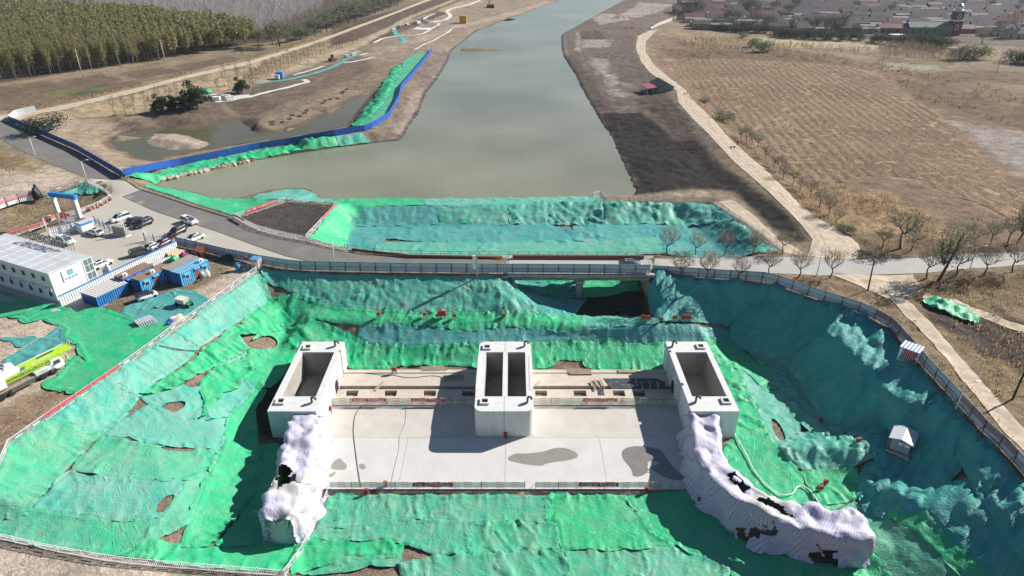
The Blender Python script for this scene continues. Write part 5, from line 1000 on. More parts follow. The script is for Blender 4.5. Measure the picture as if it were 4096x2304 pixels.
def run_attr(me, runs):
 at = me.attributes.new('run', 'FLOAT_VECTOR', 'POINT'); at.data.foreach_set('vector', np.array([(r, 0, 0) for r in runs], np.float32).ravel())
def hoarding(label, P, h=2.1, L=3.0, m=HOARD, pm=POSTG, side=-1, group=None, cat='fence', skip=(), cloth=(), clothm=REDC, lift=.12, braces=True):
 Q = walk(P, L); c = Q[len(Q)//2].copy(); t = empty('site_fence', c, 0, label, cat, group); acc = 0
 for k in range(len(Q)-1):
  a, b = Q[k]-c, Q[k+1]-c; d = (b-a); Lk = d.length; d.normalize(); nr = Vector((-d.y, d.x, 0)).normalized()*side; tilt = random.uniform(-.05, .05)
  if k not in skip:
   V = []; th = .04
   for p in (a+d*.03, b-d*.03):
    for zz in (lift, h):
     for s_ in (0, 1): V.append(p+Vector((0, 0, zz))-nr*(s_*th)+nr*(tilt*(zz/h)))
   me = mesh_from('panel', V, [(0, 4, 6, 2), (1, 3, 7, 5), (2, 6, 7, 3), (0, 1, 5, 4), (0, 2, 3, 1), (4, 5, 7, 6)]); run_attr(me, [acc]*4+[acc+Lk]*4); link('panel', me, m, t)
  acc += Lk
  mb = MB()
  for zz in (h*.5, h*.96): mb.bar(a+nr*.05+Vector((0, 0, zz)), b+nr*.05+Vector((0, 0, zz)), .05)
  mb.bar(a+nr*.08, a+nr*.08+Vector((0, 0, h+.08)), .09)
  if braces: mb.bar(a+nr*1.0+Vector((0, 0, .05)), a+nr*.08+Vector((0, 0, h*.6)), .06)
  mb.build('frame', pm, t)
  if k in cloth: mb = MB(); mb.bar(a+nr*.10+d*.1+Vector((0, 0, h*.72)), b+nr*.10-d*.1+Vector((0, 0, h*.68)), .02, h*.34); mb.build('banner_cloth', clothm, t)
 return t
H2 = [W(x, y, 0) for x, y in [(1049,1058),(1177,1080),(1355,1085),(1604,1089),(2040,1093),(2320,1094),(2600,1097)]]
hoarding('long blue grey hoarding along the road with green posts, crossing the bridge', H2, 2.1, 3.0, group='site hoardings')
hoarding('grey hoarding behind the scrap pile and blue cabins', path3([(708,985),(800,1005),(900,1030),(1000,1050),(1047,1060)], 0), 2.2, 3.0, pm=POSTR, group='site hoardings')
hoarding('long pale blue hoarding curving along the right rim of the pit with faded red banners', path3(RIM_E, None), 2.1, 3.0, HOARD, POSTR, group='site hoardings', cloth=(14, 15, 16, 17, 22, 23, 24, 25), skip=(27,), clothm=mat('washed_red_cloth', (.34,.16,.18), .7, var=.15))
hoarding('dark blue hoarding along the asphalt road at the upper left', path3([(41,486),(120,520),(306,600),(400,655),(499,714)], 0), 2.0, 3.0, BLUEF, POSTR, 1, group='blue hoardings')
hoarding('long blue hoarding winding between the pond and the river', path3([(501,706),(704,665),(868,632),(1024,599),(1190,572),(1322,548),(1426,530),(1459,526),(1496,512),(1558,470),(1597,400),(1606,357),(1655,300),(1705,240),(1730,205)]), 2.2, 3.5, BLUEF, POSTR, 1, group='blue hoardings', braces=False)
hoarding('short white hoarding closing the upper end of the asphalt road', path3([(41,485),(70,463),(147,446)]), 2.2, 3, HOARDW, POSTR, 1, group='site hoardings')
hoarding('pale hoarding with a pink banner above the grassy gully', path3([(-120,880),(0,838),(60,815),(135,797)], 0), 2.3, 3, HOARDW, POSTR, -1, cloth=(2, 3, 4), clothm=PINK, group='site hoardings')
hoarding('white ribbed fence beside the guard booth', path3([(205,948),(290,928),(384,905)], 0), 2.0, 2.2, HOARDW, WHT, -1, group='site hoardings', braces=False)
def barrier(label, P, L=2.6, h=1.15, red=(), group='white picket barriers', m=PVC, plaque=True, redm=REDC):
 Q = walk(P, L); c = Q[len(Q)//2].copy(); t = empty('picket_barrier', c, 0, label, 'barrier', group)
 for k in range(len(Q)):
  a = Q[k]-c; mb = MB(); mb.tube([a, a+Vector((0, 0, h+.06))], .055, 6); mb.bar(a+Vector((-.25, -.0, .03)), a+Vector((.25, .0, .03)), .12, .06); mb.build('post', m, t)
  if k == len(Q)-1: break
  b = Q[k+1]-c; d = b-a; mb = MB(); U = Vector((0, 0, 1))
  for zz in (.16, h*.93): mb.bar(a+U*zz, b+U*zz, .055)
  n = 13
  for q in range(1, n): p = a+d*(q/n); mb.bar(p+U*.16, p+U*(h*.93), .038)
  mb.build('panel', m, t)
  if plaque: mb = MB(); mb.bar(a+d*.3+U*h*.55, a+d*.7+U*h*.55, .07, .16); mb.build('plaque', PVC if k % 2 else PLAQ, t)
  if k in red: mb = MB(); mb.bar(a+d*.02+U*(h*.74)+Vector((.04, -.05, 0)), a+d*.98+U*(h*.74)+Vector((.04, -.05, 0)), .02, h*.42); mb.build('red_cloth', redm, t)
 return t
rimP = path3([(1042,1075),(857,1210),(687,1330),(472,1488),(199,1674),(45,1783)])
barrier('long white picket barrier on the left rim with red cloth on some panels', rimP, red=(14, 15, 16, 17, 18, 21, 22, 23))
barrier('short white picket barrier bending down at the far left edge', path3([(40,1788),(12,1850),(-20,1925),(-80,2010)]))
barrier('white picket barrier along the bottom left edge of the pit', path3([(-120,2140),(0,2158),(207,2206),(476,2254),(760,2278),(1024,2298),(1134,2307)]), 2.9, 1.2)
barrier('white picket barrier climbing beside the straight wrapped wall', path3([(1140,2305),(1175,2260),(1222,2190),(1270,2085),(1312,1985)]), 2.2, 1.2)
sq = path3([(942,876),(1149,807),(1349,827),(1226,958)], None)
barrier('white picket barrier behind the red banner of the dark soil square', [sq[0], sq[1]], 3, 1.3, red=()); barrier('white picket barrier on the river side of the dark soil square', [sq[1], sq[2]], 3, 1.3)
barrier('white picket barrier on the slope side of the dark soil square with red cloth', [sq[3], sq[2]], 2.6, 1.3, red=(4, 5, 6, 7)); barrier('white picket barrier between the asphalt road and the dark soil square', path3([(935,872),(1024,920),(1130,948),(1226,966)], 0), 2.8, 1.3, red=(0, 1))
barrier('white picket barrier running on from the soil square along the road', path3([(1228,966),(1300,984),(1390,1000)], 0), 2.6, 1.1)
GRB = mat('grey_galvanised', (.42,.44,.46), .5, metal=.3)
barrier('grey picket barrier around the right end of the drained basin', path3([(2425,805),(2640,804),(2851,809),(2996,916),(3072,974),(3132,1018)]), 3, 1.3, m=GRB, plaque=False)
barrier('short white picket barrier at the water by the right shore', path3([(2372,788),(2402,780),(2425,803)]), 1.8, 1.3, plaque=False)
barrier('grey white picket barrier on the upper edge of the gully', path3([(168,785),(260,757),(350,730)], 0), 2.8, 1.3, m=GRB); barrier('white picket barrier bending round the end of the gully', path3([(352,732),(405,757),(440,784)], 0), 2.6, 1.1)
barrier('white picket barrier with orange weights between gully and car park', path3([(268,868),(326,853),(390,828),(446,795)], 0), 2.4, 1.2)
barrier('white picket barrier with a long red banner left of the guard booth', path3([(20,955),(66,942),(130,922),(193,900),(222,877)], 0), 2.6, 1.2, red=(0, 1, 2, 3, 4))
tb = empty('slogan_banner', (sq[0]+sq[1])/2+Vector((0, 0, .5)), 0, 'long red slogan banner on the far fence of the dark soil square', 'banner', 'red slogan banners')
d_ = (sq[1]-sq[0]); an = math.atan2(d_.y, d_.x); tb.rotation_euler = (0, 0, an); m = MB(); m.box(-4.6, -.08, .1, 4.6, -.05, .95); m.build('cloth', REDB, tb); text_obj('lettering', '百年大计  质量第一  努力打造精品工程  争创优质工程', .6, LETTER, tb, (0, -.1, .52), PI/2, 0, 8.6)
# guard rail and rusty railing on the far side of the road
def guard(label, px, m_, rails, L, h, off=0, name='guard_rail', beam=None):
 P = path3(px, 0); Q = walk(P, L); c = Q[len(Q)//2].copy(); t = empty(name, c, 0, label, 'railing'); U = Vector((0, 0, 1))
 for k in range(len(Q)):
  a = Q[k]-c; mb = MB(); mb.bar(a, a+U*h, .08); mb.build('post', m_ if k % 3 else mat('yellow_paint', (.45,.28,.05), .6), t)
 for zz, ww, hh in rails:
  mb = MB()
  for k in range(len(Q)-1): mb.bar(Q[k]-c+U*zz, Q[k+1]-c+U*zz, ww, hh)
  mb.build('rail', m_, t)
 return t
guard('grey steel guard rail between the asphalt road and the green bank', [(513,716),(571,755),(662,784),(787,826),(928,870)], GRB, ((.6, .06, .3),), 3, .75)
guard('long thin rusty railing along the drained basin', [(1392,1000),(1500,1016),(1640,1024),(2013,1028),(2300,1029),(2578,1030),(2752,1028),(3072,1025),(3125,1022)], RUST, ((.6, .05, .05), (1.15, .05, .05)), 2.0, 1.2, name='steel_railing')
for lb, px in (('long brown steel pipe lying along the railing, left piece', [(1410,1006),(1640,1030),(2010,1034)]), ('long brown steel box beam along the railing above the bridge', [(2050,1034),(2575,1036)])):
 P = path3(px, 0); c = P[0].lerp(P[-1], .5); mb = MB()
 if 'pipe' in lb: mb.tube([p-c+Vector((0, 0, .4)) for p in P], .3, 10)
 else: mb.bar(P[0]-c+Vector((0, 0, .4)), P[1]-c+Vector((0, 0, .4)), .45, .8)
 o = mb.build('steel_beam', RUST, None, 'pipe' in lb); o.location = c; tag(o, lb, 'steel beam')
br = empty('road_bridge', (13.5, 122.5, 0), 0, 'low two-span concrete road bridge over the dark channel', 'bridge')
m = MB(); m.box(-14.2, -6.0, -.35, 14.2, 2.5, .02); m.build('deck', ROADG, br); m = MB(); m.box(-14.4, -6.6, -.3, 14.4, -5.98, .22); m.build('parapet', RAWC, br)
for k in range(4): m = MB(); yy = -5.9+k*2.2; m.box(-13.7, yy, -1.35, 13.7, yy+1.2, -.36); m.build('girder', RAWC, br)
m = MB(); m.box(-.8, -6.1, -2.0, .8, 2.2, -1.36); m.build('pier_cap', RAWC, br)
for yy in (-4.4, .8): m = MB(); m.tube([(0, yy, -6.2), (0, yy, -2.01)], .75, 16); m.build('column', RAWC, br, True)
for sx in (-1, 1): m = MB(); m.box(min(sx*13.2, sx*15.4), -6.8, -5.6, max(sx*13.2, sx*15.4), 2.6, -1.36); m.box(min(sx*14.3, sx*15.6), -6.8, -1.36, max(sx*14.3, sx*15.6), 2.6, -.04); m.build('abutment', RAWC, br)
for k in range(13):
 o = MB(); o.tube([(0, 0, .22), (0, 0, .75)], .09, 8); q = o.build('edge_bollard', WHT, br); q.location = (-13+k*2.15, -6.3, 0)
for k, (a, b, s_) in enumerate(((-13, -3, 1.2), (-6, 4, 1.0), (2, 13, 1.3), (-12, 12, .5))):
 m = MB(); m.tube([(a+(b-a)*u, -6.7, -.2-s_*math.sin(PI*u)) for u in np.linspace(0, 1, 13)], .035, 5); m.build('hanging_cable', DARK, br)
def lamp_post(label, base, top, arms=1, m_=WHT, group='street lamps', z=0):
 b = W(*base, z); Y = b.y; v = (top[1]-1152)/FPX; zc = Y/(CP-v*SP); h = max(4.5, H-zc*(SP+v*CP)-z); t = empty('street_lamp', b, 0, label, 'street lamp', group)
 m = MB(); m.tube([(0, 0, 0), (0, 0, h*.5), (0, 0, h)], [.11, .09, .06], 8); m.build('pole', m_, t, True); m = MB(); m.tube([(0, 0, 0), (0, 0, .12)], .22, 8); m.build('base_plate', STEEL, t)
 for k in range(arms):
  s_ = 1 if k == 0 else -1; m = MB(); m.tube([(0, 0, h-.1), (s_*1.5, 0, h+.35)], .045, 6); m.build('arm', m_, t); m = MB(); m.box(min(s_*1.3, s_*2.0), -.14, h+.33, max(s_*1.3, s_*2.0), .14, h+.42); m.build('lamp_head', m_, t)
 return t
for a in [('white street lamp beside the dark blue hoarding, upper left', (145,632), (116,551)), ('white street lamp at the end of the dark blue hoarding', (350,729), (327,645)), ('white street lamp on the road by the soil square', (1339,1046), (1330,954)), ('white street lamp in the car park beside the guard booth', (197,946), (168,868))]: lamp_post(*a)
lamp_post('leaning street lamp on the right road near two bare trees', (3266,1104), (3296,1005), 2); lamp_post('street lamp with two arms on the right road between leafy trees', (3875,1084), (3915,990), 2); lamp_post('short white camera pole inside the right hoarding', (3823,1637), (3855,1556), 1, group='posts')
def pole(label, base, top, m_, r=.16, z=None, group='utility poles', cross=True):
 b = g1(*base) if z is None else W(*base, z); Y = b.y; v = (top[1]-1152)/FPX; zc = Y/(CP-v*SP); tp = Vector(((top[0]-2048)/FPX*zc, Y, H-zc*(SP+v*CP))); d = tp-b; d.y = 0
 t = empty('utility_pole', b, 0, label, 'utility pole', group); m = MB(); m.tube([(0, 0, 0), d*.5, d], [r, r*.85, r*.65], 8); m.build('shaft', m_, t, True)
 if cross: m = MB(); m.bar(d*.94+Vector((-1, 0, 0)), d*.94+Vector((1, 0, 0)), .12); m.build('crossarm', m_, t)
 return t
PCON = mat('pole_concrete', (.55,.54,.52), .8, var=.05); PWOOD = mat('dark_pole', (.03,.025,.022), .8)
pole('dark wooden utility pole with a cable coil beside the road junction', (3471,1163), (3498,1036), PWOOD, .15); pole('dark leaning utility pole at the right edge beside the dirt track', (4049,1598), (4120,1440), PWOOD, .16)
for k, (lb, a, b) in enumerate([('pale utility pole in front of the poplars, left one', (331,311), (301,198)), ('pale utility pole with a crossarm in front of the poplars, right one', (664,257), (640,159)), ('thin utility pole on the bare flat beside the river, far right bank', (2610,81), (2614,22)), ('utility pole at the near edge of the reed belt, left of the willow clump', (2853,211), (2864,132)), ('utility pole at the upper left corner of the harvested field', (3089,238), (3104,151)), ('utility pole at the upper edge of the harvested field below the church', (3525,271), (3550,174)), ('utility pole far right below the last houses', (3985,296), (4018,182))]): pole(lb, a, b, PCON, .17)
pp = W(1908, 1106, 0); t = empty('road_sign', pp, 0, 'tall grey post with an edge-on sign board behind the hoarding', 'road sign'); m = MB(); m.tube([(0, 0, -1), (0, 0, 4.6)], .12, 8); m.build('post', STEEL, t); m = MB(); m.box(-.75, -.12, 1.7, -.12, .12, 4.5); m.build('sign_board', WHT, t)
OB = Vector((-82.2, 105.4, 0)); oz = math.atan2(-.418, .909)      # local x runs back along the long side towards the right end
office = empty('site_office', OB, 0, 'long two-storey white prefabricated site office with flat ribbed roof', 'building')
u_ = Vector((-.909, .418, 0)); v_ = Vector((.418, .909, 0)); office.rotation_euler = (0, 0, math.atan2(u_.y, u_.x))   # local x = along the long side (left), local y = -v
OL, OW, OH = 25.2, 8.2, 5.9; yv = -1
PANEL = mat('white_sandwich_panel', (.74,.76,.78), .5, var=.03, scale=.3); ROOFP = mat('office_roof', (.62,.65,.68), .5, metal=.2, var=.05, scale=.4, dirt=(.45,.37,.29), dirt_amt=.7, dscale=.5, stretch=(.35, 1.6, 1))
FRAME = mat('office_frame', (.80,.81,.82), .5, var=.02); GLASS = mat('dark_glass', (.05,.065,.075), .08, var=.1, spec=.6); GLASSG = mat('green_glass', (.16,.22,.20), .08, var=.1, spec=.6)
def ob(m, x0, y0, z0, x1, y1, z1): m.box(min(x0, x1), min(-y0, -y1), z0, max(x0, x1), max(-y0, -y1), z1)
m = MB(); ob(m, 0, 0, 0, OL, OW-1.8, OH-.1); m.build('wall', PANEL, office)
m = MB(); ob(m, .05, OW-1.8, 0, OL, OW, .12); ob(m, .05, OW-1.8, 2.9, OL, OW, 3.05); m.build('gallery_floor', FRAME, office)
m = MB(); ob(m, -.15, -.15, OH-.1, OL+.15, OW-1.75, OH+.06); m.build('roof', ROOFP, office); m = MB(); ob(m, -.15, OW-1.73, OH-.35, OL+.15, OW+.15, OH-.2); gr_ = m.build('gallery_roof', ROOFP, office)
for k in range(9): m = MB(); x = k*2.8; ob(m, x-.025, -.17, OH+.06, x+.025, OW-1.8, OH+.11); m.build('roof_seam', ROOFP, office)
for k in range(10):
 x = min(OL-.01, k*2.8); m = MB(); ob(m, x-.06, -.05, 0, x+.06, .0, OH-.1); m.build('wall_post', FRAME, office)
for z in (0.05, 2.9, OH-.35): m = MB(); ob(m, 0, -.06, z, OL, .0, z+.18); m.build('beam', FRAME, office); m = MB(); ob(m, -.06, 0, z, .0, OW, z+.18); m.build('beam', FRAME, office)
for y in (0.06, OW-1.9, OW-.1): m = MB(); ob(m, -.08, y-.09, 0, .0, y+.09, OH-.1); m.build('wall_post', FRAME, office)
for k in range(9):
 for fl, zz in ((0, 1.0), (1, 3.95)):
  x = k*2.8+1.4+(.5 if fl else -.1); m = MB(); ob(m, x-.5, -.09, zz, x+.5, -.02, zz+1.1); wf = m.build('window', FRAME, office); m = MB(); ob(m, x-.43, -.11, zz+.07, x-.03, -.085, zz+1.03); ob(m, x+.03, -.11, zz+.07, x+.43, -.085, zz+1.03); m.build('pane', GLASS, wf)
 if k % 2 == 0 or k == 3: m = MB(); x = k*2.8+.55; ob(m, x-.42, -.42, 2.35, x+.42, -.1, 2.95); a_c = m.build('air_conditioner', FRAME, office); m = MB(); m.lathe([(.0, 0), (.24, .0), (.24, .02), (0, .02)], 12, Matrix.Translation((x-.1, .425, 2.65)) @ Matrix.Rotation(-PI/2, 4, 'X')); m.build('fan', DGREY, a_c)
m = MB(); m.tube([(0, .2, 2.75), (OL, .2, 2.75)], .05, 6); m.build('drain_pipe', PLAQ, office)
m = MB(); ob(m, 20.6, -.1, 1.2, 21.9, -.05, 2.5); m.build('notice_board', mat('blue_poster', (.03,.10,.45), .5, var=.3, scale=2), office); m = MB(); ob(m, 19.5, -.1, 1.2, 20.5, -.05, 2.5); m.build('notice_board', mat('orange_poster', (.5,.12,.05), .5, var=.3, scale=2), office)
m = MB(); ob(m, -.14, 2.1, 3.15, -.09, 5.0, 5.35); lb_ = m.build('logo_board', WHT, office); TEAL = mat('teal_logo', (.02,.30,.36), .5)
def end_text(nm, s, h, y, z, wd): return text_obj(nm, s, h, TEAL, lb_, (-.17, -y, z), PI/2, -PI/2, wd)
m = MB(); ob(m, -.17, 3.1, 4.2, -.145, 4.1, 5.1); lg = m.build('logo', TEAL, lb_); m = MB(); ob(m, -.18, 3.25, 4.45, -.172, 3.95, 4.52); ob(m, -.18, 3.25, 4.72, -.172, 3.95, 4.8); m.build('logo_mark', LETTER, lg)
end_text('lettering', '中 国 电 建', .5, 3.55, 3.6, 2.3)
for y0 in (OW-1.75, OW-.95):
 for z0 in (.2, 1.6, 3.15, 4.45): m = MB(); ob(m, -.03, y0+.05, z0, .02, y0+.75, z0+1.25); m.build('glazing', GLASSG, office)
for z0 in (1.5, 4.4): m = MB(); ob(m, -.06, OW-1.75, z0, .0, OW, z0+.08); m.build('mullion', FRAME, office)
m = MB(); ob(m, -.07, OW-1.0, .1, .0, OW-.92, OH-.4); m.build('mullion', FRAME, office)
for k in range(9): m = MB(); x = min(OL-.06, k*3.1+.06); ob(m, x-.05, OW-.1, 0, x+.05, OW, OH-.36); m.build('gallery_post', FRAME, office)
# roof sign seen from behind: five open frames on struts
for k in range(5):
 lx = 7.6+k*2.15; p = OB+u_*lx+v_*(OW-.3)+Vector((0, 0, OH-.18)); t = empty('roof_sign_letter', p, math.atan2(u_.y, u_.x), ['first', 'second', 'third', 'fourth', 'fifth'][k]+' open steel letter frame from the right along the far eave of the white office', 'sign letter', 'roof sign letters')
 m = MB()
 for a, b in (((-.8, 0, .5), (.8, 0, .5)), ((-.8, 0, 2.1), (.8, 0, 2.1)), ((-.8, 0, .5), (-.8, 0, 2.1)), ((.8, 0, .5), (.8, 0, 2.1))): m.bar(a, b, .16)
 for q in range(6): m.bar((random.uniform(-.7, .3), 0, random.uniform(.6, 1.9)), (random.uniform(-.2, .7), 0, random.uniform(.6, 2)), .14)
 m.build('letter_frame', DGREY, t)
 for sx in (-.7, .7): m = MB(); m.bar((sx, 1.5, .1), (sx, 0, 1.9), .05); m.bar((sx, 0, 0), (sx, 0, .6), .05); m.build('strut', STEEL, t)
# white ribbed wall with blue cap
BLUEC = mat('blue_cap', (.02,.22,.55), .45, var=.05)
wl = empty('yard_wall', W(455, 1100, 0), 0, 'white ribbed sheet wall with bright blue cap between car park and blue cabins', 'wall'); A_ = W(232,1186,2.1)-wl.location; B_ = W(704,964,2.1)-wl.location; A_.z = B_.z = 0; Q = walk([A_, B_], 3.2)
RIBW = corr_mat('white_ribbed_sheet', (.74,.75,.76), .5, .45, .05)
for k in range(len(Q)-1):
 a, b = Q[k], Q[k+1]; d = (b-a).normalized(); nr = Vector((-d.y, d.x, 0)); V = []
 for p in (a, b):
  for zz in (.05, 2.02):
   for s_ in (-.03, .03): V.append(p+nr*s_+Vector((0, 0, zz)))
 me = mesh_from('panel', V, [(0, 4, 6, 2), (1, 3, 7, 5), (2, 6, 7, 3), (0, 1, 5, 4), (0, 2, 3, 1), (4, 5, 7, 6)]); run_attr(me, [k*3.2]*4+[k*3.2+3.2]*4); link('panel', me, RIBW, wl)
m = MB(); m.bar(A_+Vector((0, 0, 2.1)), B_+Vector((0, 0, 2.1)), .22, .16); m.build('cap', BLUEC, wl)
# blue container cabins
CAZ = math.atan2(.90, .435)
def cab_mat(name, col, d, pitch=.42): return corr_mat(name, col, .5, pitch, .06, d, .45)
BLUE1 = cab_mat('deep_blue_cabin', (.015,.16,.45), (.2,.2,.22)); BLUE2 = cab_mat('sky_blue_cabin', (.05,.33,.62), (.25,.3,.34)); ROOFR = corr_mat('rusty_ribbed_roof', (.34,.205,.145), .7, .42, .07, (.36,.33,.3), .6); ROOFG = corr_mat('grey_ribbed_roof', (.40,.36,.33), .6, .42, .07, (.2,.13,.1), .6); ROOFB = corr_mat('sky_blue_ribbed_roof', (.22,.50,.68), .5, .42, .07, (.5,.55,.6), .5); ROOFWH = corr_mat('white_ribbed_roof', (.66,.64,.62), .5, .4, .06, (.4,.33,.28), .5)
MAROON = mat('rust_red_door', (.26,.07,.05), .6, var=.2)
def cabin(label, corner, L, wd, h, wallm, roofm, rz=CAZ, door=None, wins=(), awn=True, group='blue container cabins', ac=None, slope=0, endm=None):
 """corner = nearest bottom corner; local x along the length, local y towards the back"""
 t = empty('container_cabin', corner, rz, label, 'cabin', group)
 def quad(nm, P, runs, m_):
  me = mesh_from(nm, P, [(0, 1, 2, 3)]); run_attr(me, runs); return link(nm, me, m_, t)
 def slab_(nm, x0, y0, z0, x1, y1, z1, m_, ax=0):
  mb = MB(); mb.box(x0, y0, z0, x1, y1, z1); me = mb.mesh(nm); run_attr(me, [v.co[ax] for v in me.vertices]); return link(nm, me, m_, t)
 e = .08
 slab_('front_wall', 0, 0, .12, L, e, h, wallm); slab_('back_wall', 0, wd-e, .12, L, wd, h, wallm); slab_('end_wall', 0, e, .12, e, wd-e, h, endm or wallm, 1); slab_('end_wall', L-e, e, .12, L, wd-e, h, endm or wallm, 1)
 slab_('roof', -.06, -.06, h, L+.06, wd+.06, h+.09, roofm)
 mb = MB()
 for x in (.06, L-.06):
  for y in (.06, wd-.06): mb.box(x-.075, y-.075, 0, x+.075, y+.075, h)
 mb.box(-.02, -.02, h-.12, L+.02, .02, h); mb.box(-.02, -.02, .05, L+.02, .02, .17); mb.build('corner_frame', wallm, t)
 for wx in wins:
  mb = MB(); mb.box(wx-.5, -.06, 1.0, wx+.5, .0, 2.0); f = mb.build('window', WHT, t); mb = MB(); mb.box(wx-.42, -.075, 1.08, wx+.42, -.055, 1.92); mb.build('pane', GLASS, f)
  if awn: mb = MB(); mb.prism([(-.42, 2.0), (0, 2.3), (0, 2.27), (-.42, 1.97)], wx-.65, wx+.65, Matrix(((0, 0, 1, 0), (1, 0, 0, 0), (0, 1, 0, 0), (0, 0, 0, 1)))); mb.build('awning', wallm, t)
 if door is not None:
  mb = MB(); mb.box(door-.45, -.07, .15, door+.45, .0, 2.15); dd = mb.build('door', MAROON, t); mb = MB(); mb.box(door+.28, -.11, 1.05, door+.36, -.07, 1.15); mb.build('handle', STEEL, dd)
  if awn: mb = MB(); mb.prism([(-.4, 2.2), (0, 2.45), (0, 2.42), (-.4, 2.17)], door-.6, door+.6, Matrix(((0, 0, 1, 0), (1, 0, 0, 0), (0, 1, 0, 0), (0, 0, 0, 1)))); mb.build('awning', wallm, t)
 if ac: mb = MB(); mb.box(ac-.42, .3, h+.1, ac+.42, .75, h+.7); q = mb.build('air_conditioner', FRAME, t); mb = MB(); mb.box(ac-.3, .27, h+.2, ac+.1, .3, h+.6); mb.build('grille', DGREY, q)
 return t
cabin('bright sky blue container cabin with red door, nearest the pit', W(732,1146,0), 6.6, 2.5, 2.6, BLUE2, ROOFB, door=3.7, wins=(1.4, 5.5), ac=5.4, endm=BLUE1)
c3b = W(732,1146,0)+Vector((-math.sin(CAZ)*2.65, math.cos(CAZ)*2.65, 0)); cabin('container cabin with grey ribbed roof behind the sky blue one', c3b, 6.6, 2.4, 2.75, BLUE1, ROOFG, awn=False)
cabin('blue container cabin with rusty roof, middle of the row, red door between two windows', W(573,1174,0), 6.6, 2.4, 2.6, BLUE2, ROOFR, door=3.3, wins=(1.3, 5.3), ac=3.2, endm=BLUE1)
cabin('blue container cabin with rusty roof standing against the white ribbed wall', W(506,1166,0), 6.4, 2.5, 2.6, BLUE1, ROOFR, door=3.2, wins=(1.3, 5.2), ac=.9)
cabin('low blue shed with white ribbed roof beside the white office', W(397,1232,0), 6.2, 4.2, 2.1, BLUE1, ROOFWH, wins=(), awn=False, endm=mat('royal_blue_sheet', (.02,.06,.30), .5))
def lean(label, px, z0, z1, m_, cat='canopy'):
 P = [W(x, y, z0 if k < 2 else z1) for k, (x, y) in enumerate(px)]; c = sum(P, Vector())/4; t = empty('sheet_canopy', (c.x, c.y, 0), 0, label, cat)
 V = [p-Vector((c.x, c.y, 0)) for p in P]; V += [v-Vector((0, 0, .06)) for v in V]; me = mesh_from('sheet_roof', V, [(0, 1, 2, 3), (7, 6, 5, 4), (0, 4, 5, 1), (1, 5, 6, 2), (2, 6, 7, 3), (3, 7, 4, 0)]); run_attr(me, [v[0] for v in V]); link('sheet_roof', me, m_, t)
 for v in V[:4]: m = MB(); m.bar((v.x*.95, v.y*.95, 0), (v.x*.95, v.y*.95, v.z-.08), .08); m.build('leg', RUST, t)
lean('loose grey sheet roof between the rusty cabins and the white wall', [(614,1064),(650,1048),(684,1026),(606,1042)], 2.5, 2.5, ROOFWH); lean('small tilted rust red sheet roof in the scrap pile by the hoarding', [(772,1000),(800,1006),(820,991),(788,983)], 1.9, 2.3, mat('rust_red_sheet', (.30,.10,.09), .6))
lean('second rust red sheet roof in the scrap pile, lower one', [(771,1008),(810,1010),(812,998),(776,996)], 1.5, 1.6, mat('rust_red_sheet', (.30,.10,.09), .6))
TYRE = mat('tyre_rubber', (.018,.018,.018), .85, var=.2); RIM = mat('alloy_rim', (.5,.5,.52), .35, metal=.6, var=.05); LIGHTW = mat('headlight_glass', (.7,.72,.75), .15, var=.02); LIGHTR = mat('tail_light', (.35,.01,.012), .25, var=.05)
def paint_mat(name, c): 
 m = mat('paint_'+name, c, .28, var=.03, scale=.6, spec=.5, dirt=tuple(min(1, x*.7+.08) for x in c), dirt_amt=.25, dscale=1.5); m.node_tree.nodes['Principled BSDF'].inputs['Coat Weight'].default_value = .4; return m
WP = paint_mat('white', (.80,.80,.80)); BP = paint_mat('black', (.018,.019,.022)); GP = paint_mat('dark_grey', (.06,.062,.065)); MP = paint_mat('maroon', (.12,.015,.02)); SP_ = paint_mat('silver', (.20,.22,.25)); LP_ = paint_mat('lilac_white', (.70,.68,.82))
def loft(mb, secs):
 n = len(secs[0]); o = len(mb.V); V = [p for s in secs for p in s]; F = []
 for k in range(len(secs)-1):
  for q in range(n): F.append((k*n+q, k*n+(q+1) % n, (k+1)*n+(q+1) % n, (k+1)*n+q))
 F += [tuple(range(n-1, -1, -1)), tuple((len(secs)-1)*n+q for q in range(n))]; mb.add(V, F)
def wheel(t, x, y, r, wd, side):
 M = Matrix.Translation((x, y, r)) @ Matrix.Rotation(PI/2, 4, 'X'); m = MB()
 m.lathe([(r*.62, -wd/2), (r*.94, -wd/2), (r, -wd*.32), (r, wd*.32), (r*.94, wd/2), (r*.62, wd/2)], 18, M); w_ = m.build('wheel', TYRE, t, True)
 m = MB(); m.lathe([(0, -side*wd*.30), (r*.62, -side*wd*.30), (r*.6, -side*wd*.46), (r*.3, -side*wd*.40), (0, -side*wd*.42)], 12, M); m.build('rim', RIM, w_, True)
CARP = {}
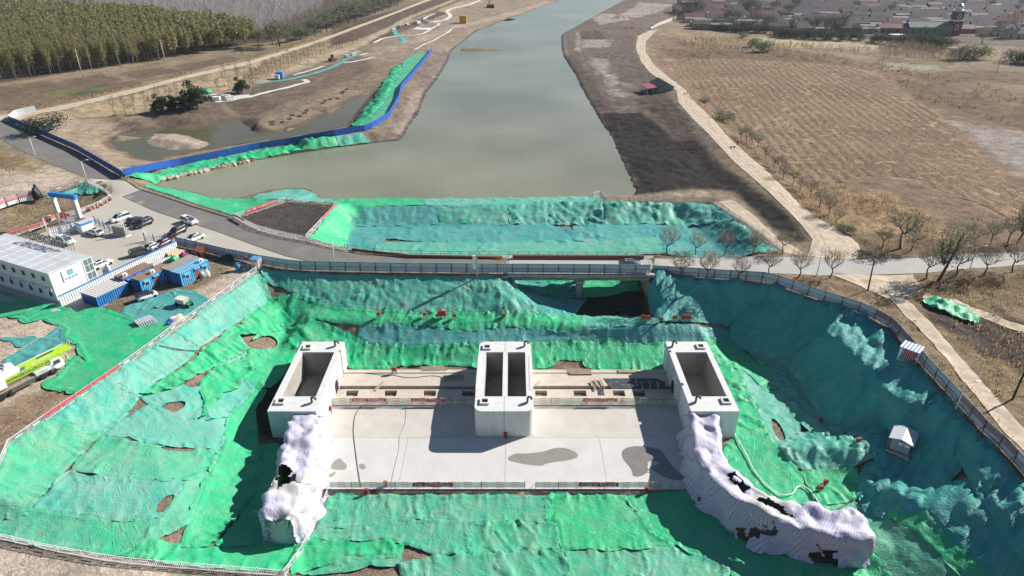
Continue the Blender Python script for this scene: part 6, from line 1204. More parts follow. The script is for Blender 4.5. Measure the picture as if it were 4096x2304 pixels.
def car(label, kind, pm, nose, tail, z=0, roofm=None, rack=False, group='parked cars', name='parked_car'):
 a = W(*nose, z); b = W(*tail, z); mid = (a+b)/2; d = a-b; rz = math.atan2(d.y, d.x); t = empty(name, (mid.x, mid.y, z), rz, label, 'car', group)
 if kind == 'suv': L, Wd, Hh = 4.65, 1.88, 1.68; st = [(-.5,.42,.86,.80),(-.47,.36,1.02,.93),(-.30,.24,1.06,1),(.0,.22,1.03,1),(.24,.22,1.0,1),(.42,.26,.94,.96),(.485,.34,.80,.86),(.5,.42,.66,.74)]; gh = [(-.49,1.04),(-.42,1.66),(.02,1.68),(.08,1.66),(.27,1.0)]
 elif kind == 'sedan': L, Wd, Hh = 4.7, 1.82, 1.45; st = [(-.5,.45,.80,.76),(-.47,.34,.95,.90),(-.30,.22,.98,1),(.0,.20,.95,1),(.24,.20,.92,1),(.42,.24,.82,.95),(.485,.32,.70,.84),(.5,.4,.58,.7)]; gh = [(-.44,.96),(-.24,1.40),(.0,1.45),(.06,1.43),(.27,.92)]
 else: L, Wd, Hh = 3.6, 1.62, 1.56; st = [(-.5,.42,.85,.84),(-.47,.32,1.0,.95),(-.30,.22,1.02,1),(.0,.2,1.0,1),(.26,.2,.98,1),(.42,.24,.9,.95),(.485,.32,.76,.86),(.5,.42,.6,.74)]; gh = [(-.49,1.0),(-.44,1.53),(.05,1.56),(.13,1.52),(.36,.98)]
 secs = []
 for x, z0, z1, wf in st:
  hw = Wd/2*wf; X = x*L; secs.append([Vector((X, s*hw*k, zz)) for s, k, zz in ((-1,.82,z0),(-1,1,z0+.18),(-1,1,z0+(z1-z0)*.68),(-1,.86,z1),(1,.86,z1),(1,1,z0+(z1-z0)*.68),(1,1,z0+.18),(1,.82,z0))])
 m = MB(); loft(m, secs); m.build('body', pm, t, True)
 m = MB(); secs = []
 hwb, hwt = Wd*.43, Wd*.36
 def gsec(x, zt, hw): return [Vector((x, -hwb*.99, .9)), Vector((x, -hw, zt)), Vector((x, hw, zt)), Vector((x, hwb*.99, .9))]
 x0, x1, x2, x3, x4 = [g[0]*L for g in gh]; zb, zt1, zt2, zt3, zf = [g[1] for g in gh]
 m = MB(); loft(m, [gsec(x0, zb, hwb*.97), gsec(x1, zt1-.05, hwt), gsec(x2, zt2-.05, hwt), gsec(x3, zt3-.05, hwt), gsec(x4, zf, hwb*.95)]); m.build('windows', GLASS, t)
 m = MB(); e = .02; P = []
 for x, zz, hw in ((x1-.03, zt1-.05, hwt), (x2, zt2-.05, hwt+.01), (x3+.03, zt3-.05, hwt)): P.append([Vector((x, -hw-e, zz-.06)), Vector((x, -hw*.9, zz+.045)), Vector((x, hw*.9, zz+.045)), Vector((x, hw+e, zz-.06))])
 loft(m, P); m.build('roof', roofm or pm, t, False)
 if kind != 'hatch' or roofm is None: m = MB(); m.box(x2-.75, -hwt*.6, Hh-.012, x2+.35, hwt*.6, Hh+.006); m.build('sunroof', GLASS, t)
 for s in (-1, 1):
  m = MB()
  for q in ((x4, zf, x3, zt3-.06), (x2-.1, .95, x2-.12, zt2-.06), (x0+.08, zb, x1, zt1-.06)): m.bar((q[0], s*(hwb-.0), q[1]), (q[2], s*(hwt+.01), q[3]), .075)
  m.bar((x0, s*hwb*1.0, zb-.02), (x4, s*hwb*1.0, zf-.01), .05); m.build('pillar', roofm or pm, t)
  m = MB(); m.box(L*.425, s*Wd*.25, .60, L*.488, s*Wd*.43, .76) if s > 0 else m.box(L*.425, -Wd*.43, .60, L*.488, -Wd*.25, .76); m.build('headlight', LIGHTW, t)
  m = MB(); m.box(-L*.497, min(s*Wd*.27, s*Wd*.43), .78, -L*.455, max(s*Wd*.27, s*Wd*.43), .93); m.build('tail_light', LIGHTR, t)
  m = MB(); m.box(x4-.35, min(s*hwb, s*(hwb+.2)), .95, x4-.15, max(s*hwb, s*(hwb+.2)), 1.08); m.build('mirror', pm, t)
  for x in (L*.31, -L*.29): wheel(t, x, s*(Wd/2-.10), .33, .22, s)
 m = MB(); m.box(L*.47, -.5, .42, L*.503, .5, .62); m.build('grille', DGREY, t)
 if rack: 
  for s in (-.6, 0, .6): m = MB(); m.bar((x1+.1, s, Hh+.12), (x2+.3, s, Hh+.12), .05); m.build('roof_rack', DGREY, t)
  m = MB(); m.bar((x2, -.7, Hh+.08), (x2, .7, Hh+.08), .05); m.build('roof_rack', DGREY, t)
 return t
car('white SUV with dark sunroof parked beside two black cars by the blue gate', 'suv', WP, (438,897), (527,868)); car('black sedan parked between a white SUV and a black SUV', 'sedan', BP, (488,912), (584,880)); car('black SUV parked to the right of the black sedan', 'suv', BP, (532,922), (616,886))
car('white SUV standing on the asphalt edge facing right', 'suv', WP, (794,905), (726,882)); car('black off-road car with roof rack at the blue lattice gate', 'suv', BP, (672,955), (748,918), rack=True); car('white sedan just outside the grey hoarding', 'sedan', WP, (744,975), (812,948))
car('white sedan near the grey stone block facing left', 'sedan', WP, (345,928), (420,948)); car('white car standing behind the white office under the roof sign', 'suv', WP, (302,985), (232,962)); car('white sedan half hidden behind the right end of the white office', 'sedan', WP, (440,1052), (372,1082))
car('dark grey car behind the white ribbed wall, leftmost of three', 'suv', GP, (612,1006), (524,1030)); car('white car behind the white ribbed wall, middle of three', 'sedan', WP, (566,1016), (640,986)); car('dark red car behind the white ribbed wall, rightmost of three', 'sedan', MP, (622,998), (682,968))
car('small lilac white hatchback with black roof in front of the blue cabins', 'hatch', LP_, (624,1182), (556,1206), roofm=BP); car('silver grey sedan driving on the bridge behind the hoarding', 'sedan', SP_, (2566,1064), (2476,1064), group='cars on the road', name='driving_car')
car('white car parked behind the green crane at the left edge', 'suv', WP, (18,1488), (-45,1512))
# cargo tricycle with its rider
def person_mesh(pose='stand', h=1.7):
 me = bpy.data.meshes.new('body'); bm = bmesh.new()
 J = {'pel': (0, 0, .95), 'ch': (0, 0, 1.3), 'nk': (0, 0, 1.47), 'hd': (0, .02, 1.62), 'sl': (-.19, 0, 1.4), 'el': (-.24, .02, 1.12), 'hl': (-.24, .12, .88), 'sr': (.19, 0, 1.4), 'er': (.24, .02, 1.12), 'hr': (.24, .12, .88), 'kl': (-.11, .03, .5), 'fl': (-.12, -.02, .08), 'tl': (-.12, .14, .04), 'kr': (.11, .03, .5), 'fr': (.12, -.02, .08), 'tr': (.12, .14, .04)}
 if pose == 'sit': J.update({'kl': (-.14, .42, .92), 'fl': (-.14, .45, .5), 'tl': (-.14, .6, .47), 'kr': (.14, .42, .92), 'fr': (.14, .45, .5), 'tr': (.14, .6, .47), 'el': (-.27, .22, 1.15), 'hl': (-.24, .5, 1.2), 'er': (.27, .22, 1.15), 'hr': (.24, .5, 1.2)})
 rad = {'pel': .15, 'ch': .16, 'nk': .06, 'hd': .105, 'sl': .07, 'el': .05, 'hl': .04, 'sr': .07, 'er': .05, 'hr': .04, 'kl': .07, 'fl': .05, 'tl': .04, 'kr': .07, 'fr': .05, 'tr': .04}
 E = [('pel', 'ch'), ('ch', 'nk'), ('nk', 'hd'), ('ch', 'sl'), ('sl', 'el'), ('el', 'hl'), ('ch', 'sr'), ('sr', 'er'), ('er', 'hr'), ('pel', 'kl'), ('kl', 'fl'), ('fl', 'tl'), ('pel', 'kr'), ('kr', 'fr'), ('fr', 'tr')]
 ks = list(J); me.from_pydata([J[k] for k in ks], [(ks.index(a), ks.index(b)) for a, b in E], []); o = bpy.data.objects.new('tmp', me); COL.objects.link(o)
 md = o.modifiers.new('s', 'SKIN'); me.skin_vertices[0].data[0].use_root = True
 for k, n in enumerate(ks): me.skin_vertices[0].data[k].radius = (rad[n], rad[n])
 sb = o.modifiers.new('u', 'SUBSURF'); sb.levels = 1; bpy.context.view_layer.update(); r = bpy.data.meshes.new_from_object(o.evaluated_get(bpy.context.evaluated_depsgraph_get())); bpy.data.objects.remove(o); r.name = 'body'; r.polygons.foreach_set('use_smooth', np.ones(len(r.polygons), bool)); return r
JACK = mat('dark_clothes', (.03,.03,.04), .9); JACKB = mat('grey_clothes', (.15,.15,.17), .9); HAIR = mat('black_hair', (.01,.01,.01), .8)
def person(label, p, rz, pose='stand', m_=None):
 o = link('person', person_mesh(pose), m_ or JACK); o.location = p; o.rotation_euler = (0, 0, rz); tag(o, label, 'person'); m = MB(); m.lathe([(.0, 1.75), (.07, 1.74), (.115, 1.67), (.118, 1.6), (.1, 1.56)], 10, Matrix.Translation((0, .0, 0))); m.build('hair', HAIR, o, True); return o
pz = W(2532, 1052, 0); t = empty('cargo_tricycle', pz, 0, 'black cargo tricycle with loaded bed passing the grey sedan on the bridge', 'tricycle')
m = MB(); m.box(-1.5, -.55, .45, .1, .55, .55); m.box(-1.5, -.55, .55, .1, -.5, .85); m.box(-1.5, .5, .55, .1, .55, .85); m.build('cargo_bed', GP, t); m = MB(); m.tube([(.1, 0, .5), (.6, 0, .55), (1.05, 0, .95)], .05, 6); m.bar((1.0, -.35, 1.05), (1.0, .35, 1.05), .04); m.build('frame', GP, t); m = MB(); m.box(.15, -.2, .72, .65, .2, .82); m.build('seat', DARK, t); m = MB(); m.box(-1.2, -.4, .56, -.3, .4, .8); m.build('load', TANC, t)
for x, y in ((1.15, 0), (-.9, .6), (-.9, -.6)): wheel(t, x, y, .3, .12, 1)
person('person in dark clothes riding the cargo tricycle', pz+Vector((.38, 0, -.12)), -PI/2, 'sit'); 
mp = g1(2948, 585)
person('person in dark clothes standing on the dirt road beside a fallen motorbike', mp+Vector((0, 0, .1)), 0, 'stand'); bk = g1(2930, 594); t = empty('motorbike', bk+Vector((0, 0, .1)), .3, 'motorbike lying on the pale dirt road beside the standing person', 'motorbike'); m = MB(); m.tube([(-.6, 0, .35), (0, .1, .5), (.6, 0, .35)], .09, 6); m.build('frame', DARK, t)
for x in (-.65, .65): wheel(t, x, 0, .3, .12, 1)
cp = g1(1148, 208); t = empty('motorbike', cp+Vector((0, 0, .12)), R(25), 'motorbike ridden along the dike road at the upper left', 'motorbike'); m = MB(); m.tube([(-.6, 0, .35), (0, 0, .65), (.6, 0, .35)], .1, 6); m.build('frame', GP, t)
for x in (-.65, .65): wheel(t, x, 0, .3, .12, 1)
person('person in dark clothes riding the motorbike on the dike road', cp+Vector((0, 0, -.1)), R(25)-PI/2, 'sit', JACKB); person('person standing at the edge of the poplar wood', g1(968, 219), 0, 'stand')
LIME = mat('lime_crane_paint', (.42,.62,.04), .4, var=.06, dirt=(.3,.33,.15), dirt_amt=.3); CWH = mat('white_crane_paint', (.76,.76,.75), .4, var=.04, dirt=(.5,.47,.4), dirt_amt=.3)
cr_d = (W(219,1492,0)-W(10,1600,0)); crz = math.atan2(cr_d.y, cr_d.x); hd = Vector((math.cos(crz), math.sin(crz), 0)); lf = Vector((-hd.y, hd.x, 0))
C0 = W(219,1496,0)+lf*1.15; crane = empty('mobile_crane', C0, crz, 'lime green and white mobile crane truck with folded boom over its cab', 'crane truck')   # origin under the front axle
m = MB(); m.box(-11, -1.2, .75, 1.0, 1.2, 1.15); m.build('chassis', GP, crane); m = MB(); m.box(-11, -1.25, 1.15, -2.6, 1.25, 1.25); m.build('deck', mat('dusty_deck', (.30,.25,.2), .9, var=.2), crane)
for s in (-1, 1): m = MB(); m.box(-6, min(s*.95, s*1.27), .5, -2.7, max(s*.95, s*1.27), 1.14); m.build('side_box', DGREY, crane)
m = MB(); m.prism([(-2.4, 1.1), (.4, 1.1), (.4, 1.75), (-2.4, 1.7)], -1.25, -.35, Matrix(((1, 0, 0, 0), (0, 0, 1, 0), (0, 1, 0, 0), (0, 0, 0, 1)))); m.build('engine_cover', CWH, crane)
m = MB(); m.prism([(-.2, .7), (1.75, .7), (1.85, 1.4), (1.55, 2.25), (.1, 2.3), (-.2, 1.7)], -1.25, .1, Matrix(((1, 0, 0, 0), (0, 0, 1, 0), (0, 1, 0, 0), (0, 0, 0, 1)))); cb = m.build('cab', CWH, crane)
m = MB(); m.prism([(.25, 1.45), (1.35, 1.45), (1.25, 2.1), (.35, 2.12)], -1.27, -1.245, Matrix(((1, 0, 0, 0), (0, 0, 1, 0), (0, 1, 0, 0), (0, 0, 0, 1)))); m.build('side_window', GLASS, cb); m = MB(); m.add([(1.86, -1.15, 1.45), (1.86, 0, 1.45), (1.6, 0, 2.18), (1.6, -1.15, 2.18)], [(0, 1, 2, 3)]); m.build('windscreen', GLASS, cb)
m = MB(); m.box(1.7, -1.2, .55, 1.9, 1.2, .85); m.build('bumper', DGREY, crane)
for x in (0, -1.5, -6.0, -7.4):
 for s in (-1, 1): wheel(crane, x, s*1.08, .56, .34, s)
def boomseg(nm, x0, x1, y, w_, z0, z1, m_): q = MB(); q.box(x0, y-w_/2, z0, x1, y+w_/2, z1); return q.build(nm, m_, crane, bevel=.06)
boomseg('boom_section', -9.5, -3.6, .15, .9, 2.2, 3.1, CWH); boomseg('boom_section', -3.62, 2.6, .15, .86, 2.22, 3.08, LIME); boomseg('boom_section', 2.58, 3.4, .15, .7, 2.3, 3.0, LIME)
m = MB(); m.box(-1.0, -.25, 3.1, 1.4, .05, 3.2); m.build('hose_tray', DGREY, crane); m = MB(); m.tube([(-9, .45, 3.16), (3.2, .45, 3.16)], .05, 6); m.build('cable', CWH, crane)
m = MB(); c_ = [(-.62, 2.05), (-1.05, 2.05), (-.62, 2.65), (-1.05, 2.65)]
for y, z in c_: m.bar((-8.2, y, z), (2.4, y, z), .08)
for k in range(22):
 x = -8.2+k*.48; u = k % 2
 m.bar((x, -1.05, 2.05 if u else 2.65), (x+.48, -1.05, 2.65 if u else 2.05), .05); m.bar((x, -1.05 if u else -.62, 2.65), (x+.48, -.62 if u else -1.05, 2.65), .05); m.bar((x, -.62, 2.05 if u else 2.65), (x+.48, -.62, 2.65 if u else 2.05), .05)
m.build('lattice_jib', LIME, crane)
m = MB(); m.box(2.7, -.3, 2.2, 3.9, .6, 2.5); m.bar((3.3, -.2, 2.2), (3.9, -.2, 3.3), .12); m.bar((3.3, .5, 2.2), (3.9, .5, 3.3), .12); m.bar((3.9, -.2, 3.3), (3.9, .5, 3.3), .12); m.build('boom_head', LIME, crane)
m = MB(); m.box(2.5, -.9, 1.1, 2.8, -.4, 2.0); m.build('hook_block', mat('cream_hook', (.5,.46,.28), .6), crane); m = MB(); m.tube([(2.65, -.65, 1.1), (2.75, -.65, .8), (2.6, -.65, .65), (2.5, -.65, .8)], .06, 6); m.build('hook', RUST, crane); m = MB(); m.tube([(3.9, .1, 3.2), (4.1, .1, 2.4), (3.95, .1, 2.2)], .07, 6); m.build('small_hook', mat('red_hook', (.35,.08,.05), .6), crane)
m = MB(); m.lathe([(0, 1.25), (1.0, 1.25), (1.0, 1.6), (0, 1.6)], 16, Matrix.Translation((-7.0, 0, 0))); m.build('turntable', DGREY, crane); m = MB(); m.box(-9.6, -1.1, 1.6, -6.2, -.35, 2.9); m.build('operator_cab', CWH, crane); m = MB(); m.box(-10.5, -.9, 1.5, -8.6, 1.1, 2.2); m.build('counterweight', CWH, crane)
m = MB(); m.box(-2.6, -1.262, 1.2, .3, -1.255, 1.22); m.build('trim', DGREY, crane); text_obj('lettering', 'ZOOMLION', .32, DGREY, crane, (-1.5, -1.27, 1.42), PI/2, 0, 1.6); text_obj('lettering', 'ZOOMLION', .5, LETTER, crane, (-.7, -.3, 2.66), PI/2, 0, 2.6)
m = MB(); m.add([(-3.9, -.312, 2.25), (-3.2, -.312, 2.25), (-2.9, -.312, 3.05), (-3.6, -.312, 3.05)], [(0, 1, 2, 3)]); m.build('blue_chevron', mat('blue_decal', (.08,.18,.32), .5), crane)
ka, kb, kc = W(3535,1814,-6.5), W(3631,1852,-6.5), W(3659,1792,-6.5); kd = kb-ka; kz = math.atan2(kd.y, kd.x); kg = max(gz(ka.x, ka.y), gz(kc.x, kc.y)); kiosk = empty('transformer_kiosk', Vector((ka.x, ka.y, -6.55)), kz, 'grey transformer kiosk with pitched roof on a concrete plinth on the right slope', 'kiosk')
KG = mat('kiosk_grey', (.30,.34,.37), .5, var=.05); KR = mat('kiosk_roof', (.55,.57,.60), .5, var=.04); KW = kd.length
m = MB(); m.box(0, 0, -1.2, KW, 3.8, .9); m.build('plinth', RAWC, kiosk); m = MB(); m.box(KW*.3, -.02, .35, KW*.55, .0, .55); m.build('vent', DARK, kiosk)
m = MB(); m.box(.35, .55, .9, KW-.3, 3.3, 2.9); m.build('housing', KG, kiosk)
MXZ = Matrix(((1, 0, 0, 0), (0, 0, 1, 0), (0, 1, 0, 0), (0, 0, 0, 1))); m = MB(); cx = KW/2; m.prism([(-.05, 2.85), (cx, 3.3), (KW+.05, 2.85), (KW+.05, 2.98), (cx, 3.43), (-.05, 2.98)], .05, 3.7, MXZ); m.build('roof', KR, kiosk)
for x0, x1, dg in ((.42, 1.05, 0), (1.15, 1.9, 1), (1.92, KW-.36, 1)):
 m = MB(); m.box(x0, .5, 1.0, x1, .55, 2.75); dd = m.build('door', KG, kiosk)
 if dg: m = MB(); m.box(x0+.12, .485, 2.1, x1-.12, .5, 2.5); m.build('label_plate', WHT, dd)
m = MB(); m.box(1.82, .47, 1.75, 1.96, .5, 1.95); m.build('lock', mat('brass_lock', (.35,.28,.08), .4), kiosk); m = MB(); m.lathe([(0, .9), (.09, .9), (.09, 1.35), (.03, 1.45), (0, 1.45)], 8, Matrix.Translation((.2, .3, 0))); m.build('fire_extinguisher', RED, kiosk, True)
# cage sheds
def cage(label, p, rz, Wd, D, Hh, roofm, bars=WHT, inside=REDC):
 t = empty('cage_shed', p, rz, label, 'cage', 'caged electrical sheds'); m = MB(); m.box(-Wd/2-.15, -D/2-.15, Hh, Wd/2+.15, D/2+.15, Hh+.08); me = m.mesh('roof'); run_attr(me, [v.co.x for v in me.vertices]); link('roof', me, roofm, t)
 for sx in (-1, 1):
  for sy in (-1, 1): m = MB(); m.bar((sx*Wd/2, sy*D/2, 0), (sx*Wd/2, sy*D/2, Hh), .09); m.build('corner_post', bars, t)
 for (a, b) in (((-Wd/2, -D/2), (Wd/2, -D/2)), ((Wd/2, -D/2), (Wd/2, D/2)), ((-Wd/2, D/2), (-Wd/2, -D/2)), ((Wd/2, D/2), (-Wd/2, D/2))):
  m = MB(); n = 9
  for k in range(1, n): m.bar((a[0]+(b[0]-a[0])*k/n, a[1]+(b[1]-a[1])*k/n, .1), (a[0]+(b[0]-a[0])*k/n, a[1]+(b[1]-a[1])*k/n, Hh-.05), .035)
  for zz in (.1, Hh-.1): m.bar((a[0], a[1], zz), (b[0], b[1], zz), .05)
  m.build('bar_panel', bars, t)
 m = MB(); m.box(-Wd*.3, -D*.2, .2, Wd*.3, D*.25, Hh*.75); m.build('electrical_cabinet', inside, t); return t
BST = corr_mat('blue_white_stripes', (.40,.52,.72), .5, .5, .06, (.7,.7,.75), .5)
cage('white barred cage shed with blue striped roof on the right rim', g1(3632,1440)+Vector((0, 0, .05)), R(-45), 2.6, 2.2, 2.4, BST); cage('small barred cage shed with blue roof at the end of the left barrier', W(1030,1072,0), R(-10), 1.5, 1.3, 2.2, corr_mat('blue_shed_roof', (.10,.32,.60), .5, .4, .04))
ARCHW = mat('pinkish_white_panel', (.76,.72,.74), .5, var=.03); gb = W(322,874,0); ga = Vector((gb.x-5.9, gb.y+1.6, 0)); dv = (gb-ga); L_ = dv.length; t = empty('entrance_gate', ga, math.atan2(dv.y, dv.x), 'tall white entrance gate frame with a blue top beam', 'gate')
for x in (0, L_): m = MB(); m.box(x-.42, -.42, 0, x+.42, .42, 4.9); m.build('column', ARCHW, t, bevel=.03)
m = MB(); m.box(-.55, -.48, 4.9, L_+.75, .48, 5.9); m.build('beam', BLUEC, t, bevel=.03)
P = [W(x, y, 2.2) for x, y in [(298,893),(321,901),(371,884),(347,873)]]; c = sum(P, Vector())/4; t = empty('guard_booth', (c.x, c.y, 0), 0, 'flat-roofed guard booth with a blue roof edge beside the entrance gate', 'booth'); Q = [(p.x-c.x, p.y-c.y) for p in P]; m = MB(); m.prism(Q, 2.1, 2.25); m.build('roof', PLAQ, t); m = MB(); m.prism([(x*.93, y*.93) for x, y in Q], 0, 2.1); m.build('wall', PANEL, t)
m = MB(); m.bar((*Q[1], 2.19), (*Q[2], 2.19), .1, .32); m.bar((*Q[0], 2.19), (*Q[1], 2.19), .1, .32); m.build('roof_edge', BLUEC, t)
t = empty('ramp_platform', W(285,905,0), R(64), 'paved platform beside the guard booth, its shadow put into the colour', 'platform'); m = MB(); m.box(-3.6, -2.6, 0, 4.2, 2.6, .25); m.build('slab', mat('shadow_toned_paving', (.10,.10,.105), .8), t)  # slab coloured dark for the shadow that lies over this spot
FLAGR = mat('red_flag', (.62,.03,.015), .6, var=.08); FLAGW = mat('white_flag', (.72,.72,.74), .7, var=.04); YEL = mat('yellow_star', (.75,.5,.03), .6)
for k, (bx_, by_, ty, col, lb) in enumerate([(274,997,857,FLAGW,'flagpole with a white flag, leftmost of three behind the white office'), (286,999,848,FLAGR,'flagpole with a red flag, middle of three behind the white office'), (299,1000,858,FLAGW,'flagpole with a white flag, rightmost of three behind the white office')]):
 b = W(bx_, by_, 0); v = (ty-1152)/FPX; zc = b.y/(CP-v*SP); h = H-zc*(SP+v*CP); t = empty('flagpole', b, 0, lb, 'flagpole', 'flagpoles'); m = MB(); m.tube([(0, 0, 0), (0, 0, h)], [.07, .045], 8); m.build('pole', STEEL, t, True); m = MB(); m.lathe([(0, h), (.09, h+.03), (.09, h+.12), (0, h+.17)], 8); m.build('finial', YEL, t, True)
 V = []; F = []; nx_, ny_ = 10, 6
 for i in range(nx_+1):
  for j in range(ny_+1): u, w_ = i/nx_, j/ny_; V.append((.05+1.9*u, .28*math.sin(u*7+w_*1.5)*u, h-.15-1.25*w_-.45*u*u+.1*math.sin(u*9)))
 for i in range(nx_):
  for j in range(ny_): F.append((i*(ny_+1)+j, (i+1)*(ny_+1)+j, (i+1)*(ny_+1)+j+1, i*(ny_+1)+j+1))
 f = link('flag', mesh_from('flag', V, F, True), col, t)
 if col is FLAGR:
  m = MB(); pts = [(.42+(.22 if q % 2 == 0 else .09)*math.sin(q*PI/5), -.16, h-.48+(.22 if q % 2 == 0 else .09)*math.cos(q*PI/5)) for q in range(10)]; m.add(pts, [tuple(range(10))]); m.build('star', YEL, f)
sp = W(486,940,0); t = empty('stone_sign', sp, R(-22), 'grey stone sign block in the car park with a small white ladder frame on top', 'stone sign'); GRAN = mat('grey_granite', (.30,.28,.25), .7, var=.15, scale=3); m = MB(); m.prism([(-1.9, .0), (1.9, 0), (1.85, 2.0), (-1.8, 2.1)], -.45, .45, MXZ); m.build('block', GRAN, t, bevel=.05); m = MB(); m.box(-2.2, -.7, 0, 2.2, .7, .22); m.build('base', PALEC, t)
m = MB(); m.bar((.9, 0, 2.0), (.9, 0, 3.7), .1); m.bar((1.6, 0, 2.0), (1.6, 0, 3.7), .1)
for k in range(5): m.bar((.9, 0, 2.1+k*.38), (1.6, 0, 2.1+k*.38), .08)
m.build('ladder_frame', WHT, t)
GB = mat('gate_blue', (.06,.14,.40), .5)
for lb, px, n in (('blue posted lattice gate left of the stone sign', [(384,896),(418,916),(462,937)], 3), ('blue posted lattice gate right of the stone sign', [(582,965),(625,972),(668,965)], 3)):
 P = path3(px, 0); Q = walk(P, 2.4); c = Q[0].copy(); t = empty('lattice_gate', c, 0, lb, 'gate', 'blue lattice gates')
 for k, q in enumerate(Q):
  m = MB(); m.bar(q-c, q-c+Vector((0, 0, 2.0)), .16); m.build('post', GB, t)
  if k < len(Q)-1:
   a, b = q-c, Q[k+1]-c; m = MB(); n_ = 8
   for j in range(n_): u0, u1 = j/n_, (j+1)/n_; m.bar(a.lerp(b, u0)+Vector((0, 0, .15)), a.lerp(b, u1)+Vector((0, 0, 1.4)), .035); m.bar(a.lerp(b, u0)+Vector((0, 0, 1.4)), a.lerp(b, u1)+Vector((0, 0, .15)), .035)
   m.bar(a+Vector((0, 0, 1.4)), b+Vector((0, 0, 1.4)), .05); m.build('lattice', STEEL, t)
t = empty('sign_post', W(590,968,0), 0, 'white ladder shaped sign post at the left end of the right lattice gate', 'post'); m = MB(); m.bar((-.2, 0, 0), (-.2, 0, 2.8), .1); m.bar((.2, 0, 0), (.2, 0, 2.8), .1)
for k in range(6): m.bar((-.2, 0, .4+k*.42), (.2, 0, .4+k*.42), .07)
m.build('ladder', WHT, t)
def bin_(label, px, py, col, nm='wheelie_bin', s=1):
 p = W(px, py, 0); t = empty(nm, p, random.uniform(-.4, .4), label, 'bin'); m = MB(); loft(m, [[Vector((x*.27*s, y*.3*s, .05)) for x, y in ((-1,-1),(1,-1),(1,1),(-1,1))], [Vector((x*.34*s, y*.38*s, 1.0*s)) for x, y in ((-1,-1),(1,-1),(1,1),(-1,1))]]); m.build('tub', col, t); m = MB(); m.box(-.36*s, -.42*s, 1.0*s, .36*s, .4*s, 1.08*s); m.build('lid', col, t)
 for sx in (-1, 1): m = MB(); m.cyl((sx*.27*s, .3*s, .1), (sx*.33*s, .3*s, .1), .1, 10); m.build('wheel', TYRE, t)
bin_('blue wheelie bin by the white ribbed fence', 352, 920, mat('blue_bin', (.02,.06,.35), .5)); bin_('green wheelie bin by the white ribbed fence', 366, 917, mat('green_bin', (.02,.22,.04), .5)); bin_('tall blue bin standing alone on the bare yard', 956, 1081, mat('light_blue_bin', (.10,.28,.50), .5), s=1.35)
# mixer trailer, sheet stack, sacks, scrap
mx = W(733,1222,0); t = empty('mixer_trailer', mx, R(-18), 'white hopper mixer on a green frame beside the barrier', 'mixer'); GM = mat('machine_green', (.03,.22,.10), .6, var=.2); m = MB(); loft(m, [[Vector((x*.7, y*.5, .6)) for x, y in ((-1,-1),(1,-1),(1,1),(-1,1))], [Vector((x*1.05, y*.7, 1.55)) for x, y in ((-1,-1),(1,-1),(1,1),(-1,1))]]); m.build('hopper', mat('dirty_white_paint', (.68,.64,.58), .6, var=.05, dirt=(.4,.2,.1), dirt_amt=.5), t)
m = MB(); m.box(-1.4, -.5, .45, 1.6, .5, .6); m.bar((1.1, -.5, .5), (1.6, -.5, 1.3), .1); m.bar((1.1, .5, .5), (1.6, .5, 1.3), .1); m.build('frame', GM, t); m = MB(); m.tube([(-1.2, 0, .6), (-1.5, 0, 1.6), (-1.5, 0, 2.2)], .09, 8); m.build('mast', GM, t); m = MB(); m.tube([(-2.1, 0, 2.3), (-1.2, 0, 2.3)], .2, 10); m.build('motor', mat('mint_motor', (.15,.45,.38), .5), t)
for s in (-1, 1): wheel(t, 1.5, s*.55, .36, .16, s); wheel(t, -.9, s*.55, .3, .14, s)
P = [W(x, y, .7) for x, y in [(530,1281),(548,1298),(619,1276),(600,1256)]]; c = sum(P, Vector())/4; t = empty('sheet_stack', (c.x, c.y, 0), 0, 'stack of pale ribbed metal sheets lying on the green net', 'metal sheets'); Q = [(p.x-c.x, p.y-c.y) for p in P]
for k in range(4): m = MB(); s_ = 1-.02*k; dx = .12*(3-k); m.prism([(x*s_+dx, y*s_) for x, y in Q], .12+.16*k, .2+.16*k); me = m.mesh('sheet'); run_attr(me, [v.co.x*.55+v.co.y*.8 for v in me.vertices]); link('sheet', me, corr_mat('pale_ribbed_sheets', (.50,.52,.56), .45, .35, .05), t)
def sack(label, px, py, col, sx, sy, sz, rz, nm='sack_pile', cat='sacks'):
 p = W(px, py, 0); me = bpy.data.meshes.new(nm); bm = bmesh.new(); bmesh.ops.create_icosphere(bm, subdivisions=3, radius=1)
 for v in bm.verts: n = .25*math.sin(v.co.x*5+px)+.2*math.sin(v.co.y*7+py); v.co = Vector((v.co.x*sx*(1+n*.3), v.co.y*sy*(1+n*.3), max(-.3, v.co.z)*sz*(1+n)+.3*sz))
 bm.to_mesh(me); bm.free(); o = link(nm, me, col, None, True); o.location = p; o.rotation_euler = (0, 0, rz); return tag(o, label, cat)
CREAM = mat('cream_sheet', (.55,.47,.28), .8, var=.1); BLS = mat('blue_sheet', (.03,.10,.40), .7)
sack('white sack pile beside the barrier', 702, 1276, CLOTH, 1.3, .45, .5, R(50)); sack('cream sheeted pile against the barrier', 718, 1286, CREAM, 1.9, .5, .5, R(55), 'sheeted_pile', 'pile'); sack('blue sheeted heap against the barrier', 684, 1296, BLS, .8, .5, .5, R(50), 'sheeted_pile', 'pile'); sack('white sheet bag in front of the sky blue cabin', 822, 1106, CLOTH, 1.0, .8, .9, R(40), 'sheeted_pile', 'pile')
